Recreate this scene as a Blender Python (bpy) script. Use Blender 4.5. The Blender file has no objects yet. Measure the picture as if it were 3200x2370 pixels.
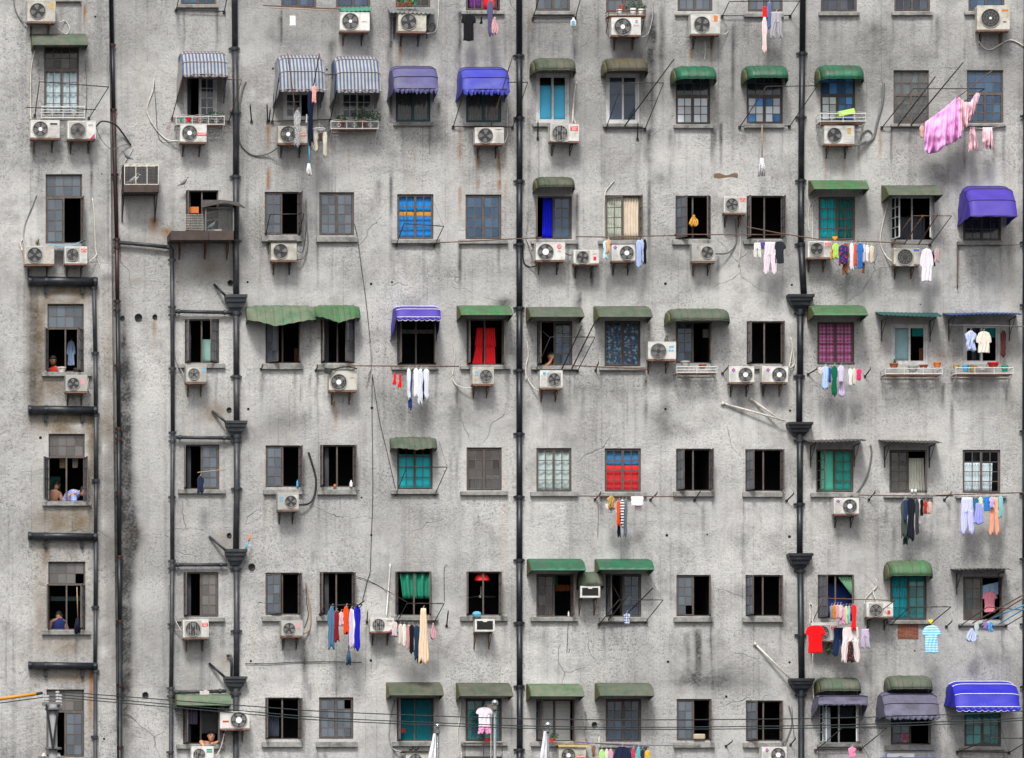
import bpy, math, random
import numpy as np
from math import sin, cos, pi, radians
from mathutils import Vector
RN = random.Random(11)
sc = bpy.context.scene
COL = sc.collection

# ------------------------------------------------------------------ camera, sky, sun
S = 125.0                       # photograph pixels per metre on the facade
D, CX, CZ = 180.0, -16.0, -12.8  # camera: 180 m away on the far pavement, left of the facade, 1.7 m above the street
PW, PH = 3200.0, 2370.0
FW, FH = PW / S, PH / S
cam = bpy.data.cameras.new('camera')
camo = bpy.data.objects.new('camera', cam)
COL.objects.link(camo)
camo.location = (CX, -D, CZ)
camo.rotation_euler = (radians(90), 0, 0)
cam.sensor_width = 36.0
cam.lens = 36.0 * D / FW
cam.shift_x = (FW / 2 - CX) / FW
cam.shift_y = (FH / 2 - CZ) / FW
cam.clip_start = 1.0
cam.clip_end = 1000.0
sc.camera = camo

SUN_EL = radians(51)
w = bpy.data.worlds.new('World')
sc.world = w
w.use_nodes = True
nt = w.node_tree
bg = nt.nodes['Background']
sky = nt.nodes.new('ShaderNodeTexSky')
sky.sky_type = 'NISHITA'
sky.sun_disc = False
sky.sun_elevation = SUN_EL
sky.sun_rotation = radians(180 + 16)
sky.dust_density = 4.0
sky.air_density = 1.0
sky.ozone_density = 1.0
hs = nt.nodes.new('ShaderNodeHueSaturation')
hs.inputs['Saturation'].default_value = 0.22
nt.links.new(sky.outputs[0], hs.inputs['Color'])
nt.links.new(hs.outputs[0], bg.inputs['Color'])
bg.inputs['Strength'].default_value = 0.09
sl = bpy.data.lights.new('sun', 'SUN')
sl.energy = 1.5
sl.angle = radians(11)
sl.color = (1.0, 0.97, 0.93)
so = bpy.data.objects.new('sun', sl)
COL.objects.link(so)
# light comes from the front, high, a little from the left
sd = Vector((-0.22, -0.78, 1.0)).normalized()
so.rotation_euler = sd.to_track_quat('Z', 'Y').to_euler()
so.location = (0, -40, 60)
sc.view_settings.view_transform = 'Standard'
sc.view_settings.look = 'None'
sc.view_settings.gamma = 1.0
sc.view_settings.use_curve_mapping = False
sc.view_settings.exposure = 1.06
sc.cycles.max_bounces = 6
sc.cycles.diffuse_bounces = 3
sc.cycles.transparent_max_bounces = 12

# ------------------------------------------------------------------ photograph pixels -> points of the place
TY = (0, 580, 1170, 1770)
K = 2.7537
def N(t, x, y):
    if t == 'D':
        return x * 1.43434, y * 1.43434
    return int(t[1]) * 800 + x / K, TY[int(t[0])] + y / K
STEP = 0.30                      # the left bay stands 30 cm proud of the main facade
def base(nx):
    return STEP if nx < 356 else 0.0
def pt(nx, ny, d):
    f = (D - d) / D
    return Vector((CX + (nx / S - CX) * f, -d, CZ + ((PH - ny) / S - CZ) * f))
def P(t, x, y, d=0.0, b=None):
    nx, ny = N(t, x, y)
    return pt(nx, ny, d + (base(nx) if b is None else b))

# ------------------------------------------------------------------ materials
MATS = {}
def new_mat(name):
    m = bpy.data.materials.new(name)
    m.use_nodes = True
    n = m.node_tree
    return m, n, n.nodes['Principled BSDF'], n.nodes.new, n.links.new
def pm(name, col, rough=0.6, var=0.25, scale=5.0, metal=0.0, dirt=None, bump=0.0, bscale=40.0, spec=0.4, rnd=0.0):
    """procedural material: base colour broken up by noise, optional second (dirt / rust) colour, optional relief"""
    if name in MATS:
        return MATS[name]
    m, n, b, nn, ln = new_mat(name)
    tc = nn('ShaderNodeNewGeometry')
    nz = nn('ShaderNodeTexNoise')
    nz.inputs['Scale'].default_value = scale
    nz.inputs['Detail'].default_value = 6
    nz.inputs['Roughness'].default_value = 0.65
    ln(tc.outputs['Position'], nz.inputs['Vector'])
    mx = nn('ShaderNodeMix'); mx.data_type = 'RGBA'
    mx.inputs['A'].default_value = (*[c * (1 - var) for c in col], 1)
    mx.inputs['B'].default_value = (*[min(1, c * (1 + var * .8)) for c in col], 1)
    ln(nz.outputs['Fac'], mx.inputs['Factor'])
    out = mx.outputs['Result']
    if dirt:
        dc, amt, ds = dirt
        n2 = nn('ShaderNodeTexNoise'); n2.inputs['Scale'].default_value = ds; n2.inputs['Detail'].default_value = 8
        n2.inputs['Roughness'].default_value = 0.7
        ln(tc.outputs['Position'], n2.inputs['Vector'])
        r = nn('ShaderNodeValToRGB')
        r.color_ramp.elements[0].position = max(0, 0.62 - amt * .45); r.color_ramp.elements[0].color = (0, 0, 0, 1)
        r.color_ramp.elements[1].position = min(1, 0.86 - amt * .35); r.color_ramp.elements[1].color = (1, 1, 1, 1)
        ln(n2.outputs['Fac'], r.inputs['Fac'])
        m2 = nn('ShaderNodeMix'); m2.data_type = 'RGBA'
        m2.inputs['B'].default_value = (*dc, 1)
        ln(r.outputs['Color'], m2.inputs['Factor']); ln(out, m2.inputs['A'])
        out = m2.outputs['Result']
    if rnd:
        oi = nn('ShaderNodeObjectInfo')
        mr = nn('ShaderNodeMapRange'); mr.inputs['To Min'].default_value = 1 - rnd; mr.inputs['To Max'].default_value = 1 + rnd
        ln(oi.outputs['Random'], mr.inputs['Value'])
        hv = nn('ShaderNodeHueSaturation'); ln(mr.outputs['Result'], hv.inputs['Value']); ln(out, hv.inputs['Color'])
        out = hv.outputs['Color']
    ln(out, b.inputs['Base Color'])
    b.inputs['Roughness'].default_value = rough
    b.inputs['Metallic'].default_value = metal
    b.inputs['Specular IOR Level'].default_value = spec
    if bump:
        n3 = nn('ShaderNodeTexNoise'); n3.inputs['Scale'].default_value = bscale; n3.inputs['Detail'].default_value = 4
        ln(tc.outputs['Position'], n3.inputs['Vector'])
        bp = nn('ShaderNodeBump'); bp.inputs['Strength'].default_value = bump; bp.inputs['Distance'].default_value = 0.02
        ln(n3.outputs['Fac'], bp.inputs['Height']); ln(bp.outputs['Normal'], b.inputs['Normal'])
    MATS[name] = m
    return m
def pane_mat(name, col, opac, var=0.35, rough=0.08):
    """window glass: a reflecting film, tinted by dust and painted sky reflection, over clear glass; each pane differs a little"""
    m, n, b, nn, ln = new_mat(name)
    oi = nn('ShaderNodeObjectInfo')
    tc = nn('ShaderNodeNewGeometry')
    nz = nn('ShaderNodeTexNoise'); nz.inputs['Scale'].default_value = 2.2; nz.inputs['Detail'].default_value = 7
    ln(tc.outputs['Position'], nz.inputs['Vector'])
    ad = nn('ShaderNodeMath'); ad.operation = 'ADD'
    ln(oi.outputs['Random'], ad.inputs[0]); ln(nz.outputs['Fac'], ad.inputs[1])
    mr = nn('ShaderNodeMapRange')
    mr.inputs['From Min'].default_value = 0.3; mr.inputs['From Max'].default_value = 1.7
    mr.inputs['To Min'].default_value = 1 - var; mr.inputs['To Max'].default_value = 1 + var
    ln(ad.outputs[0], mr.inputs['Value'])
    hv = nn('ShaderNodeHueSaturation'); hv.inputs['Color'].default_value = (*col, 1)  # film tint holds the grey-blue sky reflection as well as dust
    ln(mr.outputs['Result'], hv.inputs['Value']); ln(hv.outputs['Color'], b.inputs['Base Color'])
    b.inputs['Roughness'].default_value = rough
    b.inputs['Specular IOR Level'].default_value = 0.6
    tr = nn('ShaderNodeBsdfTransparent'); tr.inputs['Color'].default_value = (0.92, 0.96, 0.96, 1)
    ms = nn('ShaderNodeMixShader')
    mf = nn('ShaderNodeMath'); mf.operation = 'MULTIPLY'; mf.inputs[1].default_value = opac; mf.use_clamp = True
    ln(mr.outputs['Result'], mf.inputs[0]); ln(mf.outputs[0], ms.inputs['Fac'])
    ln(tr.outputs[0], ms.inputs[1]); ln(b.outputs[0], ms.inputs[2])
    ln(ms.outputs[0], n.nodes['Material Output'].inputs['Surface'])
    MATS[name] = m
    return m
def pattern_mat(name, kind, c1, c2, freq, rough=0.7, duty=0.5, c3=None):
    m, n, b, nn, ln = new_mat(name)
    tc = nn('ShaderNodeTexCoord')
    sx = nn('ShaderNodeSeparateXYZ'); ln(tc.outputs['Object'], sx.inputs[0])
    def band(axis, f, du):
        a = nn('ShaderNodeMath'); a.operation = 'MULTIPLY'; a.inputs[1].default_value = f; ln(sx.outputs[axis], a.inputs[0])
        q = nn('ShaderNodeMath'); q.operation = 'FRACT'; ln(a.outputs[0], q.inputs[0])
        g = nn('ShaderNodeMath'); g.operation = 'GREATER_THAN'; g.inputs[1].default_value = du; ln(q.outputs[0], g.inputs[0])
        return g.outputs[0]
    if kind == 'v': fac = band('X', freq, duty)
    elif kind == 'h': fac = band('Z', freq, duty)
    elif kind == 'check':
        a, c = band('X', freq, duty), band('Z', freq, duty)
        mm = nn('ShaderNodeMath'); mm.operation = 'ADD'; ln(a, mm.inputs[0]); ln(c, mm.inputs[1])
        hh = nn('ShaderNodeMath'); hh.operation = 'MULTIPLY'; hh.inputs[1].default_value = .5; ln(mm.outputs[0], hh.inputs[0]); fac = hh.outputs[0]
    else:
        vz = nn('ShaderNodeTexVoronoi'); vz.inputs['Scale'].default_value = freq; ln(tc.outputs['Object'], vz.inputs['Vector'])
        g = nn('ShaderNodeMath'); g.operation = 'GREATER_THAN'; g.inputs[1].default_value = duty; ln(vz.outputs['Distance'], g.inputs[0]); fac = g.outputs[0]
    mx = nn('ShaderNodeMix'); mx.data_type = 'RGBA'
    mx.inputs['A'].default_value = (*c1, 1); mx.inputs['B'].default_value = (*c2, 1); ln(fac, mx.inputs['Factor'])
    nz = nn('ShaderNodeTexNoise'); nz.inputs['Scale'].default_value = 5; nz.inputs['Detail'].default_value = 6
    ln(tc.outputs['Object'], nz.inputs['Vector'])
    mr = nn('ShaderNodeMapRange'); mr.inputs['To Min'].default_value = .62; mr.inputs['To Max'].default_value = 1.15; ln(nz.outputs['Fac'], mr.inputs['Value']); mr.inputs['To Min'].default_value = .62 if kind != 'check' else .85
    hv = nn('ShaderNodeHueSaturation'); ln(mr.outputs[0], hv.inputs['Value']); ln(mx.outputs['Result'], hv.inputs['Color'])
    ln(hv.outputs['Color'], b.inputs['Base Color'])
    b.inputs['Roughness'].default_value = rough; b.inputs['Specular IOR Level'].default_value = .2
    MATS[name] = m
    return m
def cloth(col, var=0.22):
    nm = 'cloth_%03d_%03d_%03d' % tuple(int(c * 255) for c in col)
    return MATS.get(nm) or pm(nm, col, 0.85, var, 7, spec=0.15, bump=.25, bscale=25)

steel = pm('window_steel', (0.085, 0.072, 0.068), 0.6, 0.35, 9, dirt=((0.16, 0.10, 0.07), .35, 7))
steel_red = pm('window_rust_paint', (0.20, 0.055, 0.035), 0.6, 0.3, 9)
steel_teal = pm('window_teal_paint', (0.012, 0.075, 0.09), 0.5, 0.25, 9)
pvc = pm('window_white_frame', (0.55, 0.55, 0.55), 0.45, 0.12, 5, dirt=((0.28, 0.26, 0.24), .35, 5))
iron = pm('black_iron', (0.022, 0.021, 0.022), 0.55, 0.4, 12, dirt=((0.10, 0.045, 0.02), .25, 6))
rust = pm('rusty_iron', (0.10, 0.05, 0.032), 0.75, 0.4, 10, dirt=((0.20, 0.08, 0.03), .4, 9))
bright = pm('bright_metal', (0.62, 0.62, 0.61), 0.4, 0.15, 9, metal=.2, dirt=((0.2, 0.14, 0.1), .2, 9))
chrome = pm('polished_steel', (0.62, 0.63, 0.65), 0.18, 0.08, 6, metal=1.0)
bamboo = pm('bamboo_pole', (0.13, 0.075, 0.05), 0.6, 0.35, 8)
bamboo_pale = pm('pale_bamboo', (0.34, 0.24, 0.14), 0.6, 0.25, 8)
pipe_blk = pm('drainpipe_black_paint', (0.011, 0.014, 0.019), 0.42, 0.5, 5, dirt=((0.05, 0.048, 0.046), .25, 4))
pipe_grey = pm('drainpipe_grey_paint', (0.026, 0.031, 0.038), 0.45, 0.4, 5, dirt=((0.075, 0.072, 0.068), .35, 4))
pipe_red = pm('drainpipe_red_lead', (0.060, 0.018, 0.016), 0.5, 0.5, 3, dirt=((0.02, 0.018, 0.018), .5, 2))
concrete = pm('sill_concrete', (0.30, 0.295, 0.28), 0.9, 0.3, 7, dirt=((0.10, 0.097, 0.09), .5, 5), bump=.4, bscale=40)
ac_white = pm('ac_white_enamel', (0.64, 0.635, 0.61), 0.45, 0.12, 4, dirt=((0.33, 0.29, 0.24), .38, 4), rnd=.08)
ac_cream = pm('ac_aged_enamel', (0.52, 0.50, 0.445), 0.5, 0.14, 4, dirt=((0.24, 0.20, 0.145), .45, 4), rnd=.08)
ac_grey = pm('ac_dusty_enamel', (0.35, 0.35, 0.33), 0.5, 0.14, 4, dirt=((0.25, 0.22, 0.18), .3, 5), rnd=.08)
ac_dark = pm('ac_fan_well', (0.035, 0.034, 0.034), 0.7, 0.3, 8)
ac_blade = pm('ac_fan_blade', (0.13, 0.13, 0.13), 0.5, 0.2, 8)
ac_wire = pm('ac_grille_wire', (0.30, 0.29, 0.27), 0.5, 0.2, 9)
ac_groove = pm('ac_louvre_groove', (0.40, 0.39, 0.37), 0.6, 0.15, 9)
ac_tray = pm('ac_rusty_tray', (0.22, 0.12, 0.085), 0.75, 0.35, 10, dirt=((0.09, 0.05, 0.04), .3, 8))
white_pl = pm('white_plastic', (0.78, 0.78, 0.78), 0.4, 0.06, 4)
red_pl = pm('red_plastic', (0.66, 0.02, 0.02), 0.4, 0.08, 4)
blue_pl = pm('blue_plastic', (0.03, 0.09, 0.45), 0.4, 0.08, 4)
cyan_pl = pm('pale_blue_plastic', (0.05, 0.35, 0.62), 0.4, 0.08, 4)
green_pl = pm('green_plastic', (0.01, 0.25, 0.16), 0.4, 0.08, 4)
gold_pl = pm('faded_gold_label', (0.50, 0.33, 0.10), 0.6, 0.2, 12)
orange_pl = pm('orange_label', (0.62, 0.16, 0.03), 0.5, 0.1, 6)
black_pl = pm('black_plastic', (0.018, 0.018, 0.018), 0.5, 0.2, 6)
cab_white = pm('cable_white_wrap', (0.60, 0.57, 0.52), 0.65, 0.25, 14, dirt=((0.2, 0.18, 0.15), .3, 18))
cab_black = pm('cable_black', (0.02, 0.02, 0.022), 0.6, 0.3, 9)
cab_grey = pm('cable_grey', (0.14, 0.14, 0.14), 0.6, 0.3, 9)
cab_dash = pm('cable_taped', (0.30, 0.30, 0.30), 0.6, 0.9, 16)
terra = pm('terracotta', (0.33, 0.09, 0.035), 0.8, 0.25, 8)
leaf = pm('leaf_green', (0.035, 0.10, 0.03), 0.6, 0.5, 14, rnd=.2)
board = pm('rusty_board', (0.075, 0.050, 0.042), 0.8, 0.4, 6, dirt=((0.03, 0.025, 0.023), .45, 4))
GY = (0.34, 0.26, 0.08)
fg = {
 'green': pm('awning_green', (0.040, 0.150, 0.055), 0.6, 0.75, 4, dirt=((0.095, 0.10, 0.065), .5, 3.2), bump=.4, bscale=12),
 'bright': pm('awning_bright_green', (0.008, 0.125, 0.06), 0.5, 0.75, 4, dirt=((0.045, 0.065, 0.045), .5, 3), bump=.3, bscale=12),
 'grey': pm('awning_weathered_green', (0.045, 0.088, 0.050), 0.7, 0.75, 5, dirt=((0.105, 0.105, 0.08), .65, 3.0), bump=.5, bscale=12),
 'pale': pm('awning_bleached_green', (0.055, 0.135, 0.065), 0.65, 0.75, 4, dirt=((0.145, 0.15, 0.105), .6, 2.8), bump=.4, bscale=12),
 'dark': pm('awning_dark_olive', (0.042, 0.065, 0.036), 0.7, 0.75, 5, dirt=((0.095, 0.092, 0.068), .65, 3.0), bump=.5, bscale=12),
 'brown': pm('awning_brown_olive', (0.080, 0.066, 0.026), 0.7, 0.75, 5, dirt=((0.065, 0.062, 0.05), .6, 3.0), bump=.5, bscale=12),
}
fg_end = pm('awning_yellowed_end', (0.155, 0.125, 0.045), 0.7, 0.45, 5, dirt=((0.05, 0.08, 0.04), .6, 4))
fg_under = pm('awning_grimy_underside', (0.05, 0.05, 0.05), 0.8, 0.3, 5)
stripe = pattern_mat('awning_blue_white_stripe', 'v', (0.36, 0.36, 0.355), (0.085, 0.12, 0.21), 11.5)
fab_purple = pm('awning_faded_violet', (0.075, 0.07, 0.20), 0.65, 0.3, 2.5, dirt=((0.12, 0.115, 0.18), .5, 2), bump=.3, bscale=9)
fab_blue = pm('awning_blue_canvas', (0.035, 0.042, 0.36), 0.6, 0.25, 2.5, dirt=((0.08, 0.085, 0.27), .35, 2), bump=.3, bscale=9)
fab_violet = pm('awning_violet_canvas', (0.050, 0.028, 0.30), 0.6, 0.25, 2.5, bump=.3, bscale=9)
fab_royal = pm('awning_royal_blue', (0.012, 0.012, 0.36), 0.55, 0.2, 2.5, bump=.2, bscale=9)
fab_grey = pm('awning_greyed_lilac', (0.115, 0.11, 0.17), 0.7, 0.35, 2.5, dirt=((0.06, 0.06, 0.075), .4, 3), bump=.5, bscale=8)
piping = pm('awning_piping', (0.30, 0.22, 0.20), 0.7, 0.2, 8)
piping_w = pm('awning_white_piping', (0.75, 0.75, 0.78), 0.7, 0.1, 8)
piping_d = pm('awning_dark_piping', (0.06, 0.05, 0.10), 0.7, 0.2, 8)
PN = {k: pane_mat('glass_' + k, *v) for k, v in {
 'grey': ((0.088, 0.108, 0.130), .90, .20), 'dark': ((0.045, 0.055, 0.075), .75), 'clear': ((0.08, 0.10, 0.12), .03),
 'blue': ((0.04, 0.085, 0.15), .80, .25), 'dirty': ((0.105, 0.10, 0.095), .92), 'paper': ((0.55, 0.60, 0.64), .93, .25, .5),
 'paperblue': ((0.05, 0.22, 0.55), .9, .6, .5), 'papertop': ((0.05, 0.07, 0.09), .8, .5), 'teal': ((0.01, 0.20, 0.20), .8),
 'navy': ((0.045, 0.075, 0.125), .75), 'film': ((0.10, 0.09, 0.085), .45)}.items()}

# ------------------------------------------------------------------ mesh helpers
class MB:
    def __init__(s): s.v = []; s.f = []
    def add(s, vs, fs):
        o = len(s.v); s.v += [tuple(v) for v in vs]; s.f += [tuple(i + o for i in f) for f in fs]; return s
    def box(s, a, b):
        x0, x1 = sorted((a[0], b[0])); y0, y1 = sorted((a[1], b[1])); z0, z1 = sorted((a[2], b[2]))
        return s.add([(x0,y0,z0),(x1,y0,z0),(x1,y1,z0),(x0,y1,z0),(x0,y0,z1),(x1,y0,z1),(x1,y1,z1),(x0,y1,z1)], BOXF)
    def tube(s, pts, r, n=6, r1=None):
        pts = [Vector(p) for p in pts]
        m = len(pts); o = len(s.v); u = None
        for i, p in enumerate(pts):
            tg = (pts[min(i + 1, m - 1)] - pts[max(i - 1, 0)])
            if tg.length < 1e-9: tg = Vector((0, 0, 1))
            tg.normalize()
            if u is None:
                u = tg.cross(Vector((0, 0, 1)) if abs(tg.z) < .9 else Vector((1, 0, 0)))
            u = (u - tg * u.dot(tg)).normalized(); v = tg.cross(u)
            rr = r if r1 is None else r + (r1 - r) * i / max(1, m - 1)
            for k in range(n):
                a = 2 * pi * k / n
                s.v.append(tuple(p + (u * cos(a) + v * sin(a)) * rr))
        for i in range(m - 1):
            for k in range(n):
                s.f.append((o + i*n + k, o + i*n + (k+1) % n, o + (i+1)*n + (k+1) % n, o + (i+1)*n + k))
        s.f.append(tuple(o + k for k in reversed(range(n)))); s.f.append(tuple(o + (m-1)*n + k for k in range(n)))
        return s
    def disc(s, c, r, n=20, y=None, th=0.0):
        """disc facing the street (-Y), optionally a thick puck"""
        c = Vector(c); o = len(s.v)
        ring = [(c.x + r*cos(2*pi*k/n), c.y, c.z + r*sin(2*pi*k/n)) for k in range(n)]
        if th <= 0: return s.add(ring, [tuple(range(n))])
        back = [(x, yy + th, z) for x, yy, z in ring]
        return s.add(ring + back, [tuple(range(n))] + [(k, n + k, n + (k+1) % n, (k+1) % n) for k in range(n)] + [tuple(reversed(range(n, 2*n)))])
    def ring(s, c, r, rr, n=24, m=5):
        c = Vector(c)
        pts = [c + Vector((r*cos(2*pi*k/n), 0, r*sin(2*pi*k/n))) for k in range(n + 1)]
        return s.tube(pts, rr, m)
    def loft(s, rows, closed=False):
        o = len(s.v); n = len(rows[0])
        for r in rows: s.v += [tuple(p) for p in r]
        for i in range(len(rows) - 1):
            for k in range(n if closed else n - 1):
                s.f.append((o + i*n + k, o + i*n + (k+1) % n, o + (i+1)*n + (k+1) % n, o + (i+1)*n + k))
        return s
    def build(s, name, mat, parent=None, smooth=False, origin=None, bevel=0, solid=0):
        me = bpy.data.meshes.new(name)
        if parent is not None: og = ORG[parent.name]
        elif origin is not None: og = Vector(origin)
        else:
            a = np.array(s.v); og = Vector(((a[:,0].min() + a[:,0].max())/2, (a[:,1].min() + a[:,1].max())/2, a[:,2].min()))
        me.from_pydata([(x - og.x, y - og.y, z - og.z) for x, y, z in s.v], [], s.f)
        me.materials.append(mat)
        if smooth:
            me.polygons.foreach_set('use_smooth', [True] * len(me.polygons))
        o = bpy.data.objects.new(name, me); COL.objects.link(o)
        if parent is not None: o.parent = parent
        else: o.location = og
        ORG[o.name] = og
        if bevel:
            b = o.modifiers.new('bevel', 'BEVEL'); b.width = bevel; b.segments = 2; b.limit_method = 'ANGLE'
        if solid:
            b = o.modifiers.new('thickness', 'SOLIDIFY'); b.thickness = solid; b.offset = 0
        return o
BOXF = [(0,3,2,1),(4,5,6,7),(0,1,5,4),(1,2,6,5),(2,3,7,6),(3,0,4,7)]
ORG = {}
USED = set()
def tag(o, label, cat, group=None):
    USED.add(label)
    o['label'] = label; o['category'] = cat
    if group: o['group'] = group
    return o
def empty(name, loc, label, cat, group=None):
    o = bpy.data.objects.new(name, None); COL.objects.link(o); o.location = loc; ORG[o.name] = Vector(loc)
    o.empty_display_size = .1
    return tag(o, label, cat, group)
def rod(name, t, pts, r, mat, parent=None, n=6, d=None, b=None):
    q = [P(t, p[0], p[1], p[2] if len(p) > 2 else d, b) for p in pts]
    return MB().tube(q, r, n).build(name, mat, parent, smooth=True)
def text(parent, s, pos, size, mat):
    c = bpy.data.curves.new('lettering', 'FONT'); c.body = s; c.size = size; c.extrude = .001
    c.align_x = 'CENTER'; c.align_y = 'CENTER'
    tmp = bpy.data.objects.new('tmp', c); COL.objects.link(tmp)
    me = bpy.data.meshes.new_from_object(tmp.evaluated_get(bpy.context.evaluated_depsgraph_get()))
    bpy.data.objects.remove(tmp); bpy.data.curves.remove(c)
    me.materials.clear(); me.materials.append(mat)
    o = bpy.data.objects.new('lettering', me); COL.objects.link(o)
    o.parent = parent; o.location = Vector(pos) - ORG[parent.name]; o.rotation_euler = (radians(90), 0, 0)
    return o
def smooth_pts(pts, n=5):
    """Catmull-Rom through tile points (x, y, d)"""
    out = []
    p = [Vector(q) for q in pts]
    for i in range(len(p) - 1):
        a, b, c, d_ = p[max(i-1, 0)], p[i], p[i+1], p[min(i+2, len(p)-1)]
        for k in range(n):
            u = k / n
            out.append(.5*((2*b) + (c-a)*u + (2*a - 5*b + 4*c - d_)*u*u + (3*b - a - 3*c + d_)*u**3))
    out.append(p[-1])
    return out
# ------------------------------------------------------------------ the building and its windows
bld = empty('apartment_building', (12.8, 0, -14.5), 'grey roughcast apartment building with rows of small steel windows', 'building')
HOLES = []
SILLS = []
def sash(win, xh, dr, z0, z1, w, th, rows, cols, y, fm, pm_, bw=.026, gb=.018, skip=()):
    """one hinged casement: steel grid plus its panes; th = degrees opened outwards about the hinge at xh"""
    a = radians(th); ca, sa = cos(a), sin(a)
    def q(u, n, z):   # u along the sash, n through its thickness (out of the wall when shut)
        return (xh + dr * (u * ca - n * sa * 1.0), y - u * sa - n * ca, z)
    def bar(mb, u0, u1, n0, n1, za, zb):
        mb.add([q(u0,n0,za), q(u1,n0,za), q(u1,n1,za), q(u0,n1,za), q(u0,n0,zb), q(u1,n0,zb), q(u1,n1,zb), q(u0,n1,zb)], BOXF)
    mb = MB()
    bar(mb, 0, bw, 0, .03, z0, z1); bar(mb, w - bw, w, 0, .03, z0, z1)
    bar(mb, bw, w - bw, .001, .029, z0, z0 + bw); bar(mb, bw, w - bw, .001, .029, z1 - bw, z1)
    iw, ih = w - 2*bw, (z1 - z0) - 2*bw
    for c in range(1, cols):
        u = bw + iw*c/cols; bar(mb, u - gb/2, u + gb/2, .004, .026, z0 + bw, z1 - bw)
    for r in range(1, rows):
        z = z0 + bw + ih*r/rows; bar(mb, bw, w - bw, .005, .025, z - gb/2, z + gb/2)
    mb.build('casement', fm, win)
    for r in range(rows):
        for c in range(cols):
            if (r, c) in skip: continue
            m = MB()
            bar(m, bw + iw*c/cols + gb/2, bw + iw*(c+1)/cols - gb/2, .011, .016, z0 + bw + ih*r/rows + gb/2, z0 + bw + ih*(r+1)/rows - gb/2)
            mt = pm_(r, c) if callable(pm_) else PN[pm_]
            m.build('pane', mt, win)
def fixed_grid(win, x0, x1, z0, z1, rows, cols, y, fm, pk, gb=.018, skip=()):
    mb = MB(); w, h = x1 - x0, z1 - z0
    for c in range(1, cols): mb.box((x0 + w*c/cols - gb/2, y, z0), (x0 + w*c/cols + gb/2, y + .022, z1))
    for r in range(1, rows): mb.box((x0, y + .001, z0 + h*r/rows - gb/2), (x1, y + .021, z0 + h*r/rows + gb/2))
    mb.build('glazing_bar', fm, win)
    for r in range(rows):
        for c in range(cols):
            if (r, c) in skip: continue
            MB().box((x0 + w*c/cols + gb/2, y + .008, z0 + h*r/rows + gb/2), (x0 + w*(c+1)/cols - gb/2, y + .013, z0 + h*(r+1)/rows - gb/2)).build('pane', PN[pk], win)
def window(t, r, L=0, Rt=0, rows=4, cols=2, tr=None, trp='grey', pane='grey', paneR=None, sill=None, fm=None, label=None, skipL=(), skipR=(), skipT=(), mull=True, trrows=2, d0=0.0):
    """r = opening in tile pixels; L / Rt = opening angle of each casement (None = shut panel absent)"""
    fm = fm or steel
    x0, y0, x1, y1 = r
    nx, _ = N(t, (x0 + x1)/2, y0); b = base(nx)
    a = P(t, x0, y0, 0, b); c = P(t, x1, y1, 0, b)
    X0, X1, Z0, Z1 = a.x, c.x, c.z, a.z
    HOLES.append((X0, X1, Z0, Z1, b))
    yf = -b + .06
    fw = .032
    f = MB()
    f.box((X0, yf, Z0), (X0 + fw, yf + .06, Z1)); f.box((X1 - fw, yf, Z0), (X1, yf + .06, Z1))
    f.box((X0 + fw, yf + .001, Z1 - fw), (X1 - fw, yf + .059, Z1)); f.box((X0 + fw, yf + .001, Z0), (X1 - fw, yf + .059, Z0 + fw))
    Zt = Z1 - fw
    if tr is not None:
        zt = P(t, x0, tr, 0, b).z
        f.box((X0 + fw, yf + .002, zt - .025), (X1 - fw, yf + .058, zt + .025))
    xm = (X0 + X1)/2
    zc1 = (zt - .025) if tr is not None else Z1 - fw
    if mull: f.box((xm - .018, yf + .003, Z0 + fw), (xm + .018, yf + .057, zc1))
    win = f.build('window', fm, bld)
    if label: win['label'] = label
    if tr is not None:
        fixed_grid(win, X0 + fw, X1 - fw, zt + .025, Z1 - fw, trrows, cols*2, yf + .02, fm, trp, skip=skipT)
    w = (X1 - X0)/2 - fw
    if L is not None: sash(win, X0 + fw*.9, 1, Z0 + fw*.8, zc1, w, L, rows, cols, yf + .012 if L == 0 else yf, fm, pane, skip=skipL)
    if Rt is not None: sash(win, X1 - fw*.9, -1, Z0 + fw*.8, zc1, w, Rt, rows, cols, yf + .012 if Rt == 0 else yf, fm, paneR or pane, skip=skipR)
    if sill: sill_at(t, sill, win, b)
    return win
def sill_at(t, s, win, b):
    p = P(t, s[0], s[1], .10, b); q = P(t, s[2], s[3], .10, b)
    o = MB().box((p.x, -b - .10, q.z), (q.x, -b + .055, p.z)).build('sill', concrete, win, bevel=.008)
    SILLS.append((p.x, q.x, q.z))
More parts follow.
